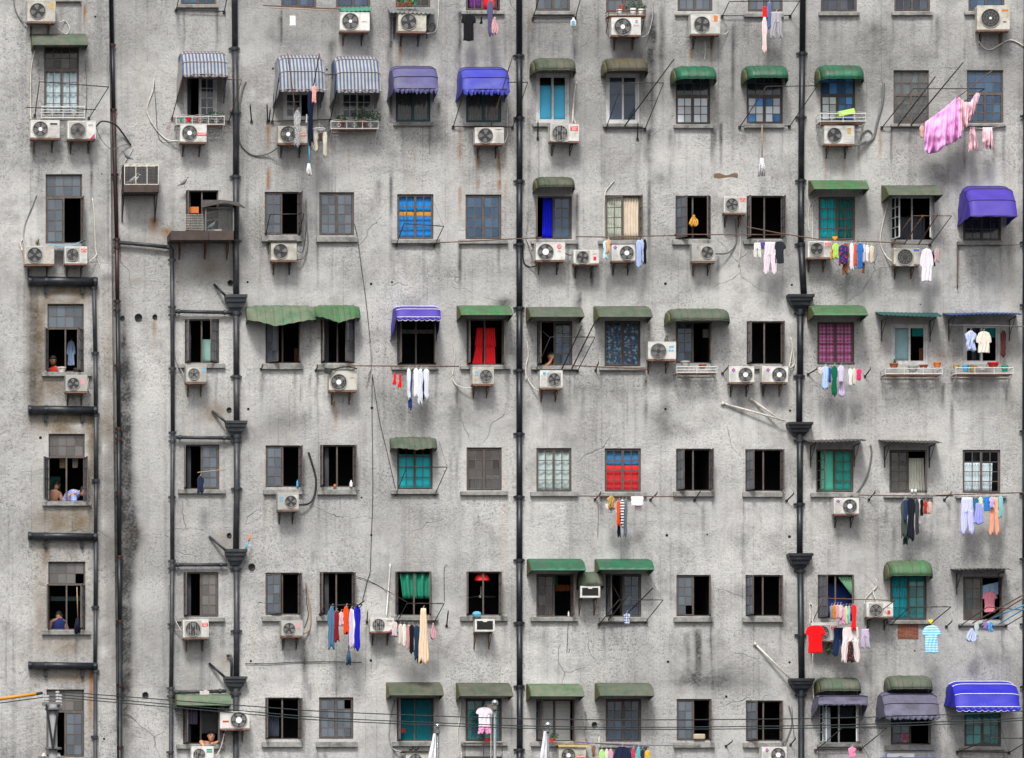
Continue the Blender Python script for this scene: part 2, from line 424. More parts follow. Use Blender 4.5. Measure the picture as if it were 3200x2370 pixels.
def pvc_window(t, r, sill=None, paneL='clear', paneR='clear', label=None, rows=1, cols=1, openL=False, openR=False, fm=None):
    x0, y0, x1, y1 = r
    nx, _ = N(t, (x0 + x1)/2, y0); b = base(nx)
    a = P(t, x0, y0, 0, b); c = P(t, x1, y1, 0, b)
    X0, X1, Z0, Z1 = a.x, c.x, c.z, a.z
    HOLES.append((X0, X1, Z0, Z1, b)); y = -b + .03; fw = .055; fm = fm or pvc
    f = MB()
    f.box((X0, y, Z0), (X0 + fw, y + .08, Z1)); f.box((X1 - fw, y, Z0), (X1, y + .08, Z1))
    f.box((X0 + fw, y + .001, Z1 - fw), (X1 - fw, y + .079, Z1)); f.box((X0 + fw, y + .001, Z0), (X1 - fw, y + .079, Z0 + fw))
    win = f.build('window', fm, bld, bevel=.006)
    if label: win['label'] = label
    xm = (X0 + X1)/2
    for k, (xa, xb, op, pk) in enumerate(((X0 + fw, xm + .03, openL, paneL), (xm - .03, X1 - fw, openR, paneR))):
        yy = y + .012 + k*.03; bw = .045
        s = MB(); za, zb = Z0 + fw, Z1 - fw
        s.box((xa, yy, za), (xa + bw, yy + .025, zb)); s.box((xb - bw, yy, za), (xb, yy + .025, zb))
        s.box((xa + bw, yy + .001, za), (xb - bw, yy + .024, za + bw)); s.box((xa + bw, yy + .001, zb - bw), (xb - bw, yy + .024, zb))
        s.build('sliding_sash', fm, win)
        if not op:
            gw, gh = (xb - xa - 2*bw), zb - za - 2*bw
            if rows > 1 or cols > 1:
                g = MB()
                for i in range(1, rows): g.box((xa + bw, yy + .006, za + bw + gh*i/rows - .01), (xb - bw, yy + .018, za + bw + gh*i/rows + .01))
                for i in range(1, cols): g.box((xa + bw + gw*i/cols - .01, yy + .005, za + bw), (xa + bw + gw*i/cols + .01, yy + .019, zb - bw))
                g.build('glazing_bar', fm, win)
            for i in range(rows):
                for j in range(cols):
                    MB().box((xa + bw + gw*j/cols + .002, yy + .010, za + bw + gh*i/rows + .002), (xa + bw + gw*(j+1)/cols - .002, yy + .014, za + bw + gh*(i+1)/rows - .002)).build('pane', PN[pk], win)
    if sill: sill_at(t, sill, win, b)
    return win
def paper(r, c):
    return PN['paper']
# first row, cut by the top of the picture
window('00', (470, -330, 695, -5), sill=(395, -6, 700, 14))
window('00', (1558, -300, 1858, 38), sill=(1525, 42, 1880, 66), pane='blue')
window('01', (218, -290, 518, 62), pane='navy')
window('01', (690, -290, 985, 66), pane='navy')
window('01', (1203, -290, 1500, 62), pane='film')
window('01', (1806, -290, 2100, 90), Rt=62, sill=(1770, 96, 2140, 122), pane='clear', label='top row window with red and magenta curtains')
window('02', (205, -290, 500, 93), sill=(185, 96, 540, 126))
window('02', (810, -290, 1120, 108))
window('02', (1425, -290, 1725, 96), sill=(1405, 118, 1740, 134))
window('02', (2030, -290, 2330, 100), sill=(1998, 118, 2340, 146))
window('03', (455, -290, 765, 100), sill=(440, 104, 790, 133), pane='dark')
window('03', (1088, -290, 1395, 98), sill=(1068, 101, 1420, 131), pane='dark')
window('03', (1725, -290, 2035, 95), sill=(1695, 98, 2060, 126), pane='blue')
# second row
window('00', (380, 400, 680, 1000), tr=597, trp='film', pane='clear', label='tall window with white net curtains behind small panes')
pvc_window('00', (1578, 640, 1870, 1040), paneL='dark', paneR='dark', openL=True, rows=4, cols=2, label='white framed window under the striped awning by the tall pipe')
pvc_window('01', (235, 780, 530, 1030), paneL='dark', rows=3, cols=2, openR=True)
pvc_window('01', (720, 780, 1020, 1040), paneL='dark', paneR='dark', rows=3, cols=2)
window('01', (1203, 780, 1500, 1050), rows=1, cols=1, fm=steel_teal, pane='film', sill=(1185, 1053, 1530, 1082), label='teal framed window under the faded violet awning')
window('01', (1808, 790, 2110, 1055), rows=1, cols=1, fm=steel_teal, pane='film', sill=(1790, 1058, 2140, 1086), label='teal framed window under the blue awning')
pvc_window('02', (207, 632, 495, 1058), paneL='clear', paneR='clear', sill=(180, 1062, 335, 1090), label='white sliding window with bright blue blinds')
pvc_window('02', (808, 632, 1100, 1062), paneL='navy', paneR='navy', sill=(785, 1066, 1130, 1092), label='white sliding window behind the slanted bamboo pole')
for tt, rr, ss, pt_, pb in (('02', (1410, 600, 1705, 1070), (1395, 1073, 1735, 1103), 'papertop', paper), ('02', (2020, 600, 2330, 1065), (2000, 1070, 2345, 1100), 'papertop', None)):
    window(tt, rr, tr=825, trp=pt_, rows=3, pane=pb or (lambda r, c: PN['paper'] if (r + c) % 3 else PN['paperblue']), sill=ss, label='window with sheets of paper pasted inside its lower panes')
window('03', (452, 600, 750, 1045), tr=815, trp='paperblue', rows=3, pane=paper, paneR='paperblue', sill=(440, 1050, 780, 1066), label='window pasted with white paper on one side and blue on the other')
window('03', (1080, 605, 1385, 1065), tr=808, rows=3, pane='film', trp='film', sill=(1060, 1068, 1400, 1090), label='window with pale curtain behind the three slanted poles')
window('03', (1712, 605, 2025, 1058), tr=800, rows=3, pane='blue', trp='blue', sill=(1690, 1064, 2050, 1086))
# third row
window('10', (393, -97, 708, 500), Rt=92, tr=98, sill=None, pane='grey', label='tall window with one lower casement swung wide open')
window('10', (1600, 42, 1880, 392), L=88, Rt=None, pane='dark', label='dark window behind the pigeon loft')
window('11', (75, 55, 370, 425), Rt=98, sill=(50, 432, 402, 481))
window('11', (545, 58, 845, 428), sill=(522, 442, 875, 486), label='shut window of grey frosted panes with a concrete sill')
window('11', (1215, 75, 1527, 460), pane='clear', sill=(1170, 464, 1585, 497), label='shut window showing a blue curtain with an orange band')
window('11', (1803, 78, 2112, 462), pane='blue', sill=(1745, 465, 2170, 501))
window('12', (205, 92, 515, 462), L=96, pane='blue', sill=(165, 470, 570, 502), label='open window with bright blue curtain')
window('12', (803, 85, 1110, 470), L=18, Rt=88, pane='clear', sill=(745, 472, 1155, 503), label='window with cream curtains and its right casement open')
window('12', (1407, 88, 1710, 462), L=58, Rt=72, sill=(1383, 468, 1715, 509))
window('12', (2020, 88, 2330, 462), L=88, Rt=92, sill=(1995, 468, 2335, 505))
window('13', (435, 95, 750, 470), pane='clear', label='window with teal curtains behind shut casements')
window('13', (1058, 95, 1430, 475), L=78, Rt=70, pane='clear', fm=pvc, label='white framed window with both casements open')
window('13', (1680, 100, 2005, 475), pane='dark', sill=(1630, 480, 2020, 512))
# fourth row
window('10', (408, 1018, 722, 1605), L=104, Rt=66, tr=1228, sill=(362, 1607, 790, 1641), label='tall window with fixed upper panes above two open casements')
window('10', (1590, 1150, 1885, 1530), L=84, Rt=56, sill=(1535, 1533, 1940, 1571))
window('11', (82, 1150, 380, 1530), L=48, Rt=86, sill=(50, 1535, 408, 1581))
window('11', (557, 1150, 850, 1530), L=88, Rt=52, sill=(525, 1540, 850, 1585))
window('11', (1215, 1150, 1545, 1545), L=86, Rt=84, pane='dark', sill=(1170, 1552, 1570, 1585))
window('11', (1812, 1150, 2130, 1545), L=88, Rt=88, pane='dark', sill=(1760, 1552, 2190, 1581), label='open window with a pair of red curtains')
window('12', (215, 1165, 520, 1550), L=86, pane='navy', sill=(165, 1554, 560, 1584))
window('12', (797, 1165, 1105, 1555), L=14, Rt=8, pane='clear', sill=(755, 1560, 1150, 1590), label='window with blue flowered curtains')
window('12', (1410, 1170, 1712, 1530), Rt=84, pane='navy')
window('12', (2020, 1168, 2330, 1540), L=86, Rt=88, sill=(1995, 1548, 2340, 1580))
window('13', (425, 1175, 742, 1540), pane='clear', label='shut window with pink gingham curtains')
pvc_window('13', (1060, 1190, 1378, 1540), paneL='clear', openR=True, label='white sliding window half open above a white balcony rack')
pvc_window('13', (1680, 1190, 2000, 1540), paneL='clear', openR=True)
# fifth row
window('20', (418, 512, 730, 1095), L=112, Rt=96, tr=710, trp='dirty', sill=(367, 1097, 785, 1131), label='tall window with someone in pale blue leaning out')
window('20', (1585, 605, 1888, 990), L=94, sill=(1535, 990, 1942, 1026))
window('21', (83, 612, 380, 972), Rt=94, sill=(65, 992, 405, 1034))
window('21', (552, 608, 848, 972), L=90, Rt=92, sill=(530, 992, 873, 1036))
window('21', (1215, 600, 1520, 990), pane='clear', sill=(1165, 996, 1572, 1031), label='window with bright cyan blinds')
window('21', (1812, 630, 2115, 1000), pane='film', sill=(1760, 1006, 2168, 1041), label='shut window with grey half curtains')
window('22', (210, 635, 512, 1010), pane='clear', sill=(160, 1011, 570, 1049), label='shut window of pale grey panes beside the black pipe')
window('22', (798, 638, 1110, 1010), pane='clear', sill=(755, 1017, 1160, 1050), label='window with a bright red cloth behind shut panes')
window('22', (1412, 640, 1712, 1005), L=72, Rt=92, sill=(1390, 1009, 1745, 1052), fm=steel)
window('22', (2008, 645, 2325, 1008), L=72, Rt=88, sill=(1988, 1013, 2337, 1056))
window('23', (415, 645, 735, 1015), L=72, pane='clear', sill=(370, 1021, 790, 1056), label='window with mint green blind')
window('23', (1045, 650, 1368, 1020), Rt=78, pane='film', sill=(1000, 1046, 1420, 1063), label='half open window with long cream curtains')
window('23', (1675, 650, 2000, 1022), pane='clear', sill=(1620, 1046, 2055, 1066), label='shut window with white curtains')
# sixth row
window('30', (415, -40, 735, 548), L=100, Rt=72, tr=155, trp='dirty', skipT=((0, 3),), sill=(362, 551, 780, 589), label='tall window with a broken upper pane')
window('30', (1580, 50, 1880, 435), L=88, pane='dirty', sill=(1525, 441, 1938, 476))
window('31', (82, 55, 375, 418), L=30, Rt=94, sill=(55, 431, 398, 473))
window('31', (548, 50, 840, 420), L=88, Rt=92, sill=(525, 431, 870, 471))
window('31', (1215, 45, 1510, 425), L=105, Rt=80, sill=(1170, 429, 1570, 466), label='open window with green netting')
window('31', (1812, 45, 2105, 425), L=95, Rt=88, sill=(1760, 431, 2165, 471))
window('32', (210, 65, 520, 435), Rt=90, pane='film', sill=(165, 437, 570, 473))
window('32', (805, 65, 1112, 435), L=80, pane='navy', sill=(755, 441, 1170, 476))
window('32', (1415, 75, 1712, 430), Rt=80, skipL=((0, 1),), sill=(1395, 438, 1733, 479), label='window with one lower pane missing')
window('32', (2010, 75, 2315, 430), L=74, Rt=88, sill=(1990, 441, 2338, 481))
window('33', (428, 72, 740, 450), L=68, Rt=78)
window('33', (1052, 65, 1365, 462), pane='clear', paneR='teal', sill=(1030, 469, 1390, 497), label='window with cyan and teal curtains')
window('33', (1680, 88, 2010, 465), Rt=84, pane='film', sill=(1650, 490, 2040, 512))
# bottom row
window('30', (400, 1060, 725, 1640), L=92, tr=1248, trp='dirty', sill=(365, 1642, 770, 1676))
window('30', (1575, 1180, 1885, 1530), L=82, Rt=86, pane='dark', sill=(1520, 1533, 1935, 1571), label='window with a person resting an arm on the sill')
window('31', (80, 1130, 377, 1490), L=90, Rt=94, sill=(52, 1511, 398, 1556))
window('31', (543, 1128, 838, 1485), sill=(518, 1511, 875, 1556), skipR=((3, 0),), label='shut window with a yellow bag and a missing upper pane')
window('31', (1212, 1130, 1525, 1505), L=88, Rt=88, pane='dark', sill=(1175, 1511, 1520, 1549), label='window closed with teal corrugated panels')
window('31', (1803, 1135, 2115, 1505), pane='teal', sill=(1770, 1511, 2165, 1546))
window('32', (207, 1145, 535, 1505), L=78, Rt=86, pane='dark', sill=(165, 1511, 560, 1551), label='open window closed with a white slatted blind')
window('32', (807, 1140, 1112, 1510), pane='navy', sill=(755, 1531, 1170, 1561))
window('32', (1417, 1142, 1712, 1500), Rt=84, sill=(1395, 1516, 1745, 1561))
window('32', (2013, 1155, 2320, 1505), L=60, Rt=86, sill=(1990, 1519, 2340, 1561))
window('33', (440, 1180, 790, 1525), L=80, Rt=72, fm=pvc, pane='clear', sill=(425, 1530, 810, 1554))
window('33', (1058, 1180, 1400, 1535), Rt=76, pane='navy', sill=(1010, 1541, 1440, 1583))
window('33', (1690, 1180, 2005, 1550), pane='teal', sill=(1650, 1560, 2040, 1582))
# rows hidden below the frame continue down to the street
for t, x, ww in (('30', 470, 300), ('30', 1580, 300), ('31', 80, 295), ('31', 545, 295), ('31', 1212, 312), ('31', 1803, 312), ('32', 207, 320), ('32', 807, 305), ('32', 1417, 300), ('32', 2013, 305), ('33', 440, 340), ('33', 1058, 330), ('33', 1690, 315)):
    window(t, (x, 2240, x + ww, 2610), rows=2, pane='dark')

# ------------------------------------------------------------------ wall with real openings, stains and painted corner shade carried as a vertex attribute
STAINS = []   # (native x, y, half-width, y2, strength, channel)  streak from y down to y2
BLOBS = []
def streak(t, x, y0, y1, hw, s, ch=0):
    a = N(t, x, y0); b = N(t, x, y1); STAINS.append((a[0], a[1], b[1], hw / K, s, ch))
def blob(t, x, y, rx, ry, s, ch=0):
    a = N(t, x, y); BLOBS.append((a[0], a[1], rx / K, ry / K, s, ch))
# soot and painted shade of the bay step 0, rust 1, brown grime 2, pale patch 3
for a in (('01', 215, 80, 460, 8, .9), ('01', 1155, 120, 1652, 13, 1.0), ('11', 1160, -100, 800, 9, .8), ('01', 1750, 90, 1000, 13, 1.0), ('01', 2150, 150, 620, 8, .7),
          ('01', 575, 150, 450, 10, .5), ('01', 1565, 850, 1250, 9, .6), ('01', 1492, 1080, 1330, 3, .9), ('01', 650, 330, 700, 30, .35), ('02', 1205, 100, 1640, 28, .8),
          ('02', 1290, 40, 900, 22, .5), ('02', 545, 150, 640, 4, .8), ('02', 1740, 1080, 1560, 14, .8), ('02', 1800, 1050, 1500, 12, .9), ('02', 1905, 200, 1500, 14, .55),
          ('02', 1170, 1100, 1652, 16, .7), ('02', 160, 150, 1652, 6, .4), ('02', 740, 120, 500, 18, .4), ('02', 1355, 1100, 1650, 5, .6), ('12', 1185, -60, 1000, 12, .9),
          ('12', 560, 60, 1050, 14, .7), ('12', 680, 740, 1050, 7, .7), ('12', 590, 900, 1500, 12, .4), ('12', 1180, 1150, 1500, 8, .5), ('12', 1770, 600, 1050, 14, .45), ('12', 540, 1240, 1500, 8, .5),
          ('12', 1600, 620, 900, 10, .4), ('22', 1150, 0, 520, 10, .8), ('22', 1320, 0, 560, 40, .4), ('22', 575, 50, 500, 8, .5), ('22', 615, 100, 520, 8, .4), ('22', 1970, 100, 580, 16, .45), ('22', 1640, 1100, 1650, 10, .35),
          ('32', 1605, 540, 1040, 22, 1.0), ('32', 1510, 560, 1000, 18, .5), ('32', 1590, 900, 1050, 30, .7), ('32', 800, 480, 900, 10, .4), ('21', 395, 0, 560, 6, .6), ('21', 460, 0, 480, 6, .5), ('21', 1740, 60, 1652, 12, .55), ('21', 1690, 250, 1652, 16, .35),
          ('21', 500, 1500, 1652, 12, .4), ('31', 420, 600, 1652, 22, .6), ('31', 460, 1000, 1652, 10, .4), ('31', 480, 550, 900, 20, .5), ('11', 1750, 500, 1000, 7, .6), ('11', 1050, -60, 300, 20, .35), ('11', 460, 1100, 1652, 10, .4),
          ('03', 570, 130, 360, 6, .4), ('03', 1460, 120, 560, 14, .6), ('03', 785, 1180, 1600, 7, .5), ('13', 825, -60, 430, 6, .6), ('13', 1440, 520, 1000, 6, .5), ('13', 960, 700, 1050, 14, .35), ('13', 2080, 520, 900, 8, .35),
          ('23', 1515, 60, 430, 6, .7), ('23', 1580, 120, 680, 6, .7), ('23', 2060, 120, 500, 5, .5), ('23', 800, 1060, 1500, 10, .35), ('23', 1555, 1080, 1400, 8, .4), ('23', 1085, 1300, 1652, 14, .35), ('33', 875, 620, 1200, 14, .4),
          ('33', 1010, 620, 1000, 10, .35), ('00', 770, 1240, 1652, 9, .7), ('10', 770, -100, 300, 9, .6), ('00', 290, 1290, 1500, 10, .5), ('10', 2120, 0, 700, 16, .35), ('00', 2120, 1100, 1652, 16, .35)):
    streak(*a)
for a in (('01', 105, 1050, 1320, 9, .9), ('01', 103, 1440, 1652, 11, 1.4), ('11', 103, -60, 55, 10, 1.3), ('01', 1243, 380, 580, 7, 1.0), ('01', 1765, 1080, 1652, 10, .8), ('11', 1758, 0, 330, 8, 1.2), ('01', 1910, 1340, 1500, 6, 1.0), ('01', 2093, 1280, 1652, 6, 1.2),
          ('11', 2093, -60, 80, 6, 1.2), ('11', 2150, -60, 420, 6, .7), ('01', 2155, 1100, 1652, 6, .7), ('11', 1910, -60, 70, 7, .8), ('02', 1550, 400, 590, 7, .8), ('02', 1722, 400, 590, 7, .6), ('02', 155, 60, 300, 14, .5), ('03', 488, 1350, 1560, 8, 1.1), ('03', 645, 1330, 1540, 8, .8),
          ('03', 975, 1110, 1400, 8, 1.2), ('03', 378, 300, 370, 10, .5), ('10', 1540, 640, 1000, 9, .8), ('10', 1330, 260, 480, 40, .7), ('10', 1440, 360, 480, 50, .9), ('21', 678, 220, 540, 9, 1.1), ('12', 1562, 740, 830, 7, .6), ('13', 1240, 780, 900, 6, .5), ('13', 1500, 1430, 1530, 60, .35),
          ('30', 770, 900, 1652, 22, .8), ('11', 310, 0, 40, 10, .5), ('01', 815, 1250, 1500, 8, .35), ('00', 1460, 1060, 1150, 5, .8), ('10', 1325, 1150, 1420, 5, .6), ('00', 715, 50, 320, 8, .8), ('32', 740, 880, 960, 16, .5)):
    streak(*a, 1)
for a in (('10', 600, 950, 330, 170, .35), ('20', 600, 470, 330, 170, .35), ('30', 600, 120, 330, 330, .3), ('20', 590, 1270, 330, 190, .35), ('10', 320, 1250, 90, 420, 1.0), ('20', 300, 150, 60, 260, .9), ('10', 560, 950, 230, 90, .9), ('20', 560, 430, 260, 90, 1.0), ('20', 780, 700, 40, 420, .9), ('30', 350, 350, 60, 420, .5), ('20', 560, 1260, 240, 120, .9), ('30', 560, 700, 240, 110, .7), ('20', 470, 120, 120, 110, .9), ('30', 600, 960, 260, 60, .9),
          ('10', 930, 1300, 90, 420, .5), ('20', 930, 500, 80, 600, .6), ('30', 930, 400, 60, 700, .5), ('10', 1180, 800, 60, 40, .7), ('10', 1820, 720, 230, 110, .7), ('20', 1850, 330, 130, 110, .9), ('20', 1950, 1420, 130, 90, .6), ('30', 1940, 820, 100, 90, .6), ('20', 1120, 1400, 90, 150, .8), ('20', 380, 1560, 40, 130, .8),
          ('30', 1120, 1100, 60, 300, .3), ('10', 1250, 500, 200, 60, .5), ('01', 90, 880, 60, 40, .3)):
    blob(*a, 2)
for a in (('02', 1100, 500, 900, 520, .28), ('03', 1100, 700, 1300, 520, .26), ('13', 1200, 400, 1200, 500, .15), ('01', 600, 200, 1500, 350, .15), ('12', 1300, 500, 700, 400, .16), ('20', 1080, 1400, 70, 260, 1.2), ('20', 1150, 1420, 90, 140, .7), ('20', 1075, 750, 45, 700, .8), ('30', 1075, 700, 45, 900, .9), ('20', 1090, 300, 70, 620, 1.0), ('30', 1085, 300, 70, 1100, 1.15), ('10', 1060, 1350, 40, 420, .7), ('20', 1110, 1300, 80, 380, .8), ('20', 830, 1100, 40, 700, .6), ('20', 990, 900, 50, 700, .6), ('30', 960, 500, 40, 700, .6), ('30', 300, 950, 60, 130, .4), ('03', 950, 350, 230, 260, .55), ('03', 1500, 1480, 420, 130, .45), ('02', 1100, 480, 260, 100, .35),  # right of the corner pipe: soot plus painted shade of the bay step
          ('02', 1270, 1540, 60, 60, .6), ('32', 1700, 800, 330, 320, .35), ('32', 1650, 980, 420, 130, .4), ('22', 1300, 420, 180, 160, .5), ('21', 250, 400, 260, 100, .35), ('11', 2140, 1010, 70, 40, 1.2), ('01', 1250, 1400, 500, 160, .2), ('12', 560, 1010, 50, 60, .7), ('00', 1220, 550, 400, 420, .18), ('00', 150, 1400, 250, 160, .2), ('23', 800, 200, 500, 150, .15),
          ('31', 470, 820, 120, 60, .4), ('32', 1500, 460, 60, 30, .6), ('22', 900, 1500, 800, 120, .18), ('10', 270, 1200, 70, 500, .6), ('20', 280, 150, 60, 240, .6), ('10', 920, 810, 60, 30, 1.0), ('12', 1000, 900, 900, 50, .12), ('11', 530, 860, 160, 60, .3), ('01', 400, 150, 400, 300, .18), ('02', 300, 250, 300, 300, .15), ('01', 1900, 300, 250, 300, .2), ('32', 1700, 1000, 500, 60, .3), ('31', 1500, 800, 250, 150, .25)):
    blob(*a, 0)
for a in (('10', 890, 720, 60, 60, 1.0), ('10', 540, 975, 120, 25, .8), ('20', 890, 180, 50, 80, .9), ('20', 660, 460, 70, 40, .9), ('20', 900, 1290, 70, 70, 1.0), ('30', 890, 740, 50, 70, .9), ('01', 85, 870, 70, 30, 1.0), ('00', 2170, 800, 30, 60, .9), ('10', 1180, 780, 90, 40, .5), ('10', 345, 1000, 14, 90, .8), ('20', 300, 60, 12, 120, .7), ('10', 850, 1100, 10, 300, .6), ('20', 880, 650, 18, 60, .9), ('20', 945, 790, 22, 22, 1.3), ('02', 275, 1230, 8, 90, .9), ('30', 2150, 420, 20, 120, .7),
          ('11', 1700, 150, 500, 300, .3), ('21', 1600, 1500, 500, 300, .25), ('20', 1500, 1150, 400, 500, .3), ('20', 1300, 300, 250, 300, .3), ('30', 1300, 300, 200, 300, .25), ('11', 350, 900, 400, 150, .3), ('12', 350, 900, 300, 120, .3), ('13', 1300, 980, 400, 150, .25), ('22', 300, 1300, 400, 250, .3), ('33', 1300, 800, 300, 200, .25), ('21', 1300, 1200, 400, 250, .25), ('31', 150, 1000, 200, 150, .35)):
    blob(*a, 3)
for (x0, x1, z) in SILLS:
    for x in (x0 + .03, x1 - .03, x0 + RN.uniform(.1, .9) * (x1 - x0)):
        nx, ny = x * S, PH - z * S
        if 0 < ny < PH: STAINS.append((nx, ny, ny + RN.uniform(60, 230), RN.uniform(2, 4), RN.uniform(.15, .5), 0))

def wall_mat():
    m, n, b, nn, ln = new_mat('roughcast_render')
    g = nn('ShaderNodeNewGeometry')
    def noise(sc_, det, rg, vec=None):
        z = nn('ShaderNodeTexNoise'); z.inputs['Scale'].default_value = sc_; z.inputs['Detail'].default_value = det; z.inputs['Roughness'].default_value = rg
        ln(vec or g.outputs['Position'], z.inputs['Vector']); return z.outputs['Fac']
    def ramp(fac, p0, p1, c0=0.0, c1=1.0):
        r = nn('ShaderNodeMapRange'); r.inputs['From Min'].default_value = p0; r.inputs['From Max'].default_value = p1
        r.inputs['To Min'].default_value = c0; r.inputs['To Max'].default_value = c1; ln(fac, r.inputs['Value']); return r.outputs['Result']
    def math_(op, a, b_):
        q = nn('ShaderNodeMath'); q.operation = op
        for i, v in enumerate((a, b_)):
            if isinstance(v, (int, float)): q.inputs[i].default_value = v
            else: ln(v, q.inputs[i])
        return q.outputs[0]
    def mixc(fac, a, col):
        q = nn('ShaderNodeMix'); q.data_type = 'RGBA'; q.clamp_factor = True; ln(fac, q.inputs['Factor'])
        if isinstance(a, tuple): q.inputs['A'].default_value = (*a, 1)
        else: ln(a, q.inputs['A'])
        q.inputs['B'].default_value = (*col, 1); return q.outputs['Result']
    mp = nn('ShaderNodeMapping'); mp.inputs['Scale'].default_value = (4.5, 1, .16); ln(g.outputs['Position'], mp.inputs['Vector'])
    mp2 = nn('ShaderNodeMapping'); mp2.inputs['Scale'].default_value = (11, 1, .10); ln(g.outputs['Position'], mp2.inputs['Vector'])
    wrp = nn('ShaderNodeTexNoise'); wrp.inputs['Scale'].default_value = .5; wrp.inputs['Detail'].default_value = 4; ln(g.outputs['Position'], wrp.inputs['Vector'])
    wv = nn('ShaderNodeVectorMath'); wv.operation = 'MULTIPLY_ADD'; wv.inputs[1].default_value = (1.6, 1.6, 1.6)
    ln(wrp.outputs['Color'], wv.inputs[0]); ln(g.outputs['Position'], wv.inputs[2])
    big = noise(.24, 6, .6, wv.outputs[0]); blot = noise(.85, 8, .68, wv.outputs[0]); med = noise(1.9, 8, .68); fine = noise(15, 5, .7); grit = noise(34, 3, .75)
    strk = noise(1.0, 6, .6, mp.outputs['Vector']); thin = noise(1.0, 3, .5, mp2.outputs['Vector'])
    rough_mask = ramp(noise(.55, 4, .6), .38, .62, .12, 1.0)
    col = mixc(ramp(big, .38, .62), (.335, .331, .325), (.525, .518, .502))
    col = mixc(ramp(blot, .48, .70, 0, .75), col, (.225, .22, .212))
    col = mixc(ramp(blot, .26, .44, .50, 0), col, (.60, .59, .57))
    col = mixc(ramp(med, .52, .74, 0, .55), col, (.20, .197, .19))
    col = mixc(ramp(noise(.4, 5, .6, mp.outputs['Vector']), .58, .74, 0, .35), col, (.36, .315, .25))
    col = mixc(math_('MULTIPLY', ramp(strk, .52, .74, 0, .65), ramp(big, .35, .6, 1, .35)), col, (.14, .138, .135))
    col = mixc(math_('MULTIPLY', ramp(thin, .60, .70, 0, .55), ramp(blot, .4, .6)), col, (.12, .12, .12))
    col = mixc(math_('MULTIPLY', ramp(fine, .37, .47, .70, 0), rough_mask), col, (.13, .13, .128))
    col = mixc(math_('MULTIPLY', ramp(grit, .34, .43, .85, 0), rough_mask), col, (.06, .06, .06))
    col = mixc(ramp(fine, .57, .72, 0, .45), col, (.62, .61, .59))
    vo = nn('ShaderNodeTexVoronoi'); vo.feature = 'DISTANCE_TO_EDGE'; vo.inputs['Scale'].default_value = .33
    vm = nn('ShaderNodeMapping'); vm.inputs['Scale'].default_value = (1.0, 1, 1.5); ln(wv.outputs[0], vm.inputs['Vector']); ln(vm.outputs['Vector'], vo.inputs['Vector'])
    crk = math_('MULTIPLY', ramp(vo.outputs['Distance'], .0, .0035, 1, 0), ramp(noise(.45, 3, .5), .56, .64))
    col = mixc(math_('MULTIPLY', crk, .45), col, (.05, .05, .05))
    at = nn('ShaderNodeVertexColor'); at.layer_name = 'stain_shade'
    sep = nn('ShaderNodeSeparateColor'); ln(at.outputs['Color'], sep.inputs['Color'])
    brk = math_('ADD', ramp(med, .3, .7, .45, 1.2), ramp(fine, .3, .7, -.25, .35))
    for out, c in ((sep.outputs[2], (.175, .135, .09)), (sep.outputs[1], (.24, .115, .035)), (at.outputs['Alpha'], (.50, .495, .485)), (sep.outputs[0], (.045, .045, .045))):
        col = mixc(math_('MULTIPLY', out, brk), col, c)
    ln(col, b.inputs['Base Color']); b.inputs['Roughness'].default_value = .95; b.inputs['Specular IOR Level'].default_value = .1
    h = math_('MULTIPLY', math_('ADD', fine, math_('MULTIPLY', grit, .45)), ramp(rough_mask, 0, 1, .45, 1.0))
    h = math_('ADD', h, math_('MULTIPLY', med, 1.1)); h = math_('SUBTRACT', h, crk)
    bp = nn('ShaderNodeBump'); bp.inputs['Strength'].default_value = .7; bp.inputs['Distance'].default_value = .05
    ln(h, bp.inputs['Height']); ln(bp.outputs['Normal'], b.inputs['Normal'])
    return m
wallm = wall_mat()
reveal_m = pm('reveal_render', (.27, .265, .26), .9, .25, 8, bump=.4, bscale=25)
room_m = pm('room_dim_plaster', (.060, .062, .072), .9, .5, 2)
def step_x(z):
    ny = PH - z * S
    return (336 + 25 * ny / PH) / S
def grid_axis(edges, lo, hi, fine0, fine1, st):
    vals = set(round(e, 4) for e in edges)
    base_ = list(np.arange(fine0, fine1 + 1e-6, st))
    v = fine0; s_ = st
    while v > lo: s_ *= 1.6; v -= s_; base_.append(max(v, lo))
    v = fine1; s_ = st
    while v < hi: s_ *= 1.6; v += s_; base_.append(min(v, hi))
    es = sorted(vals); out = list(es)
    ea = np.array(es)
    for q in base_:
        if len(ea) == 0 or np.abs(ea - q).min() > st * .3: out.append(float(q))
    return np.array(sorted(set(out)))
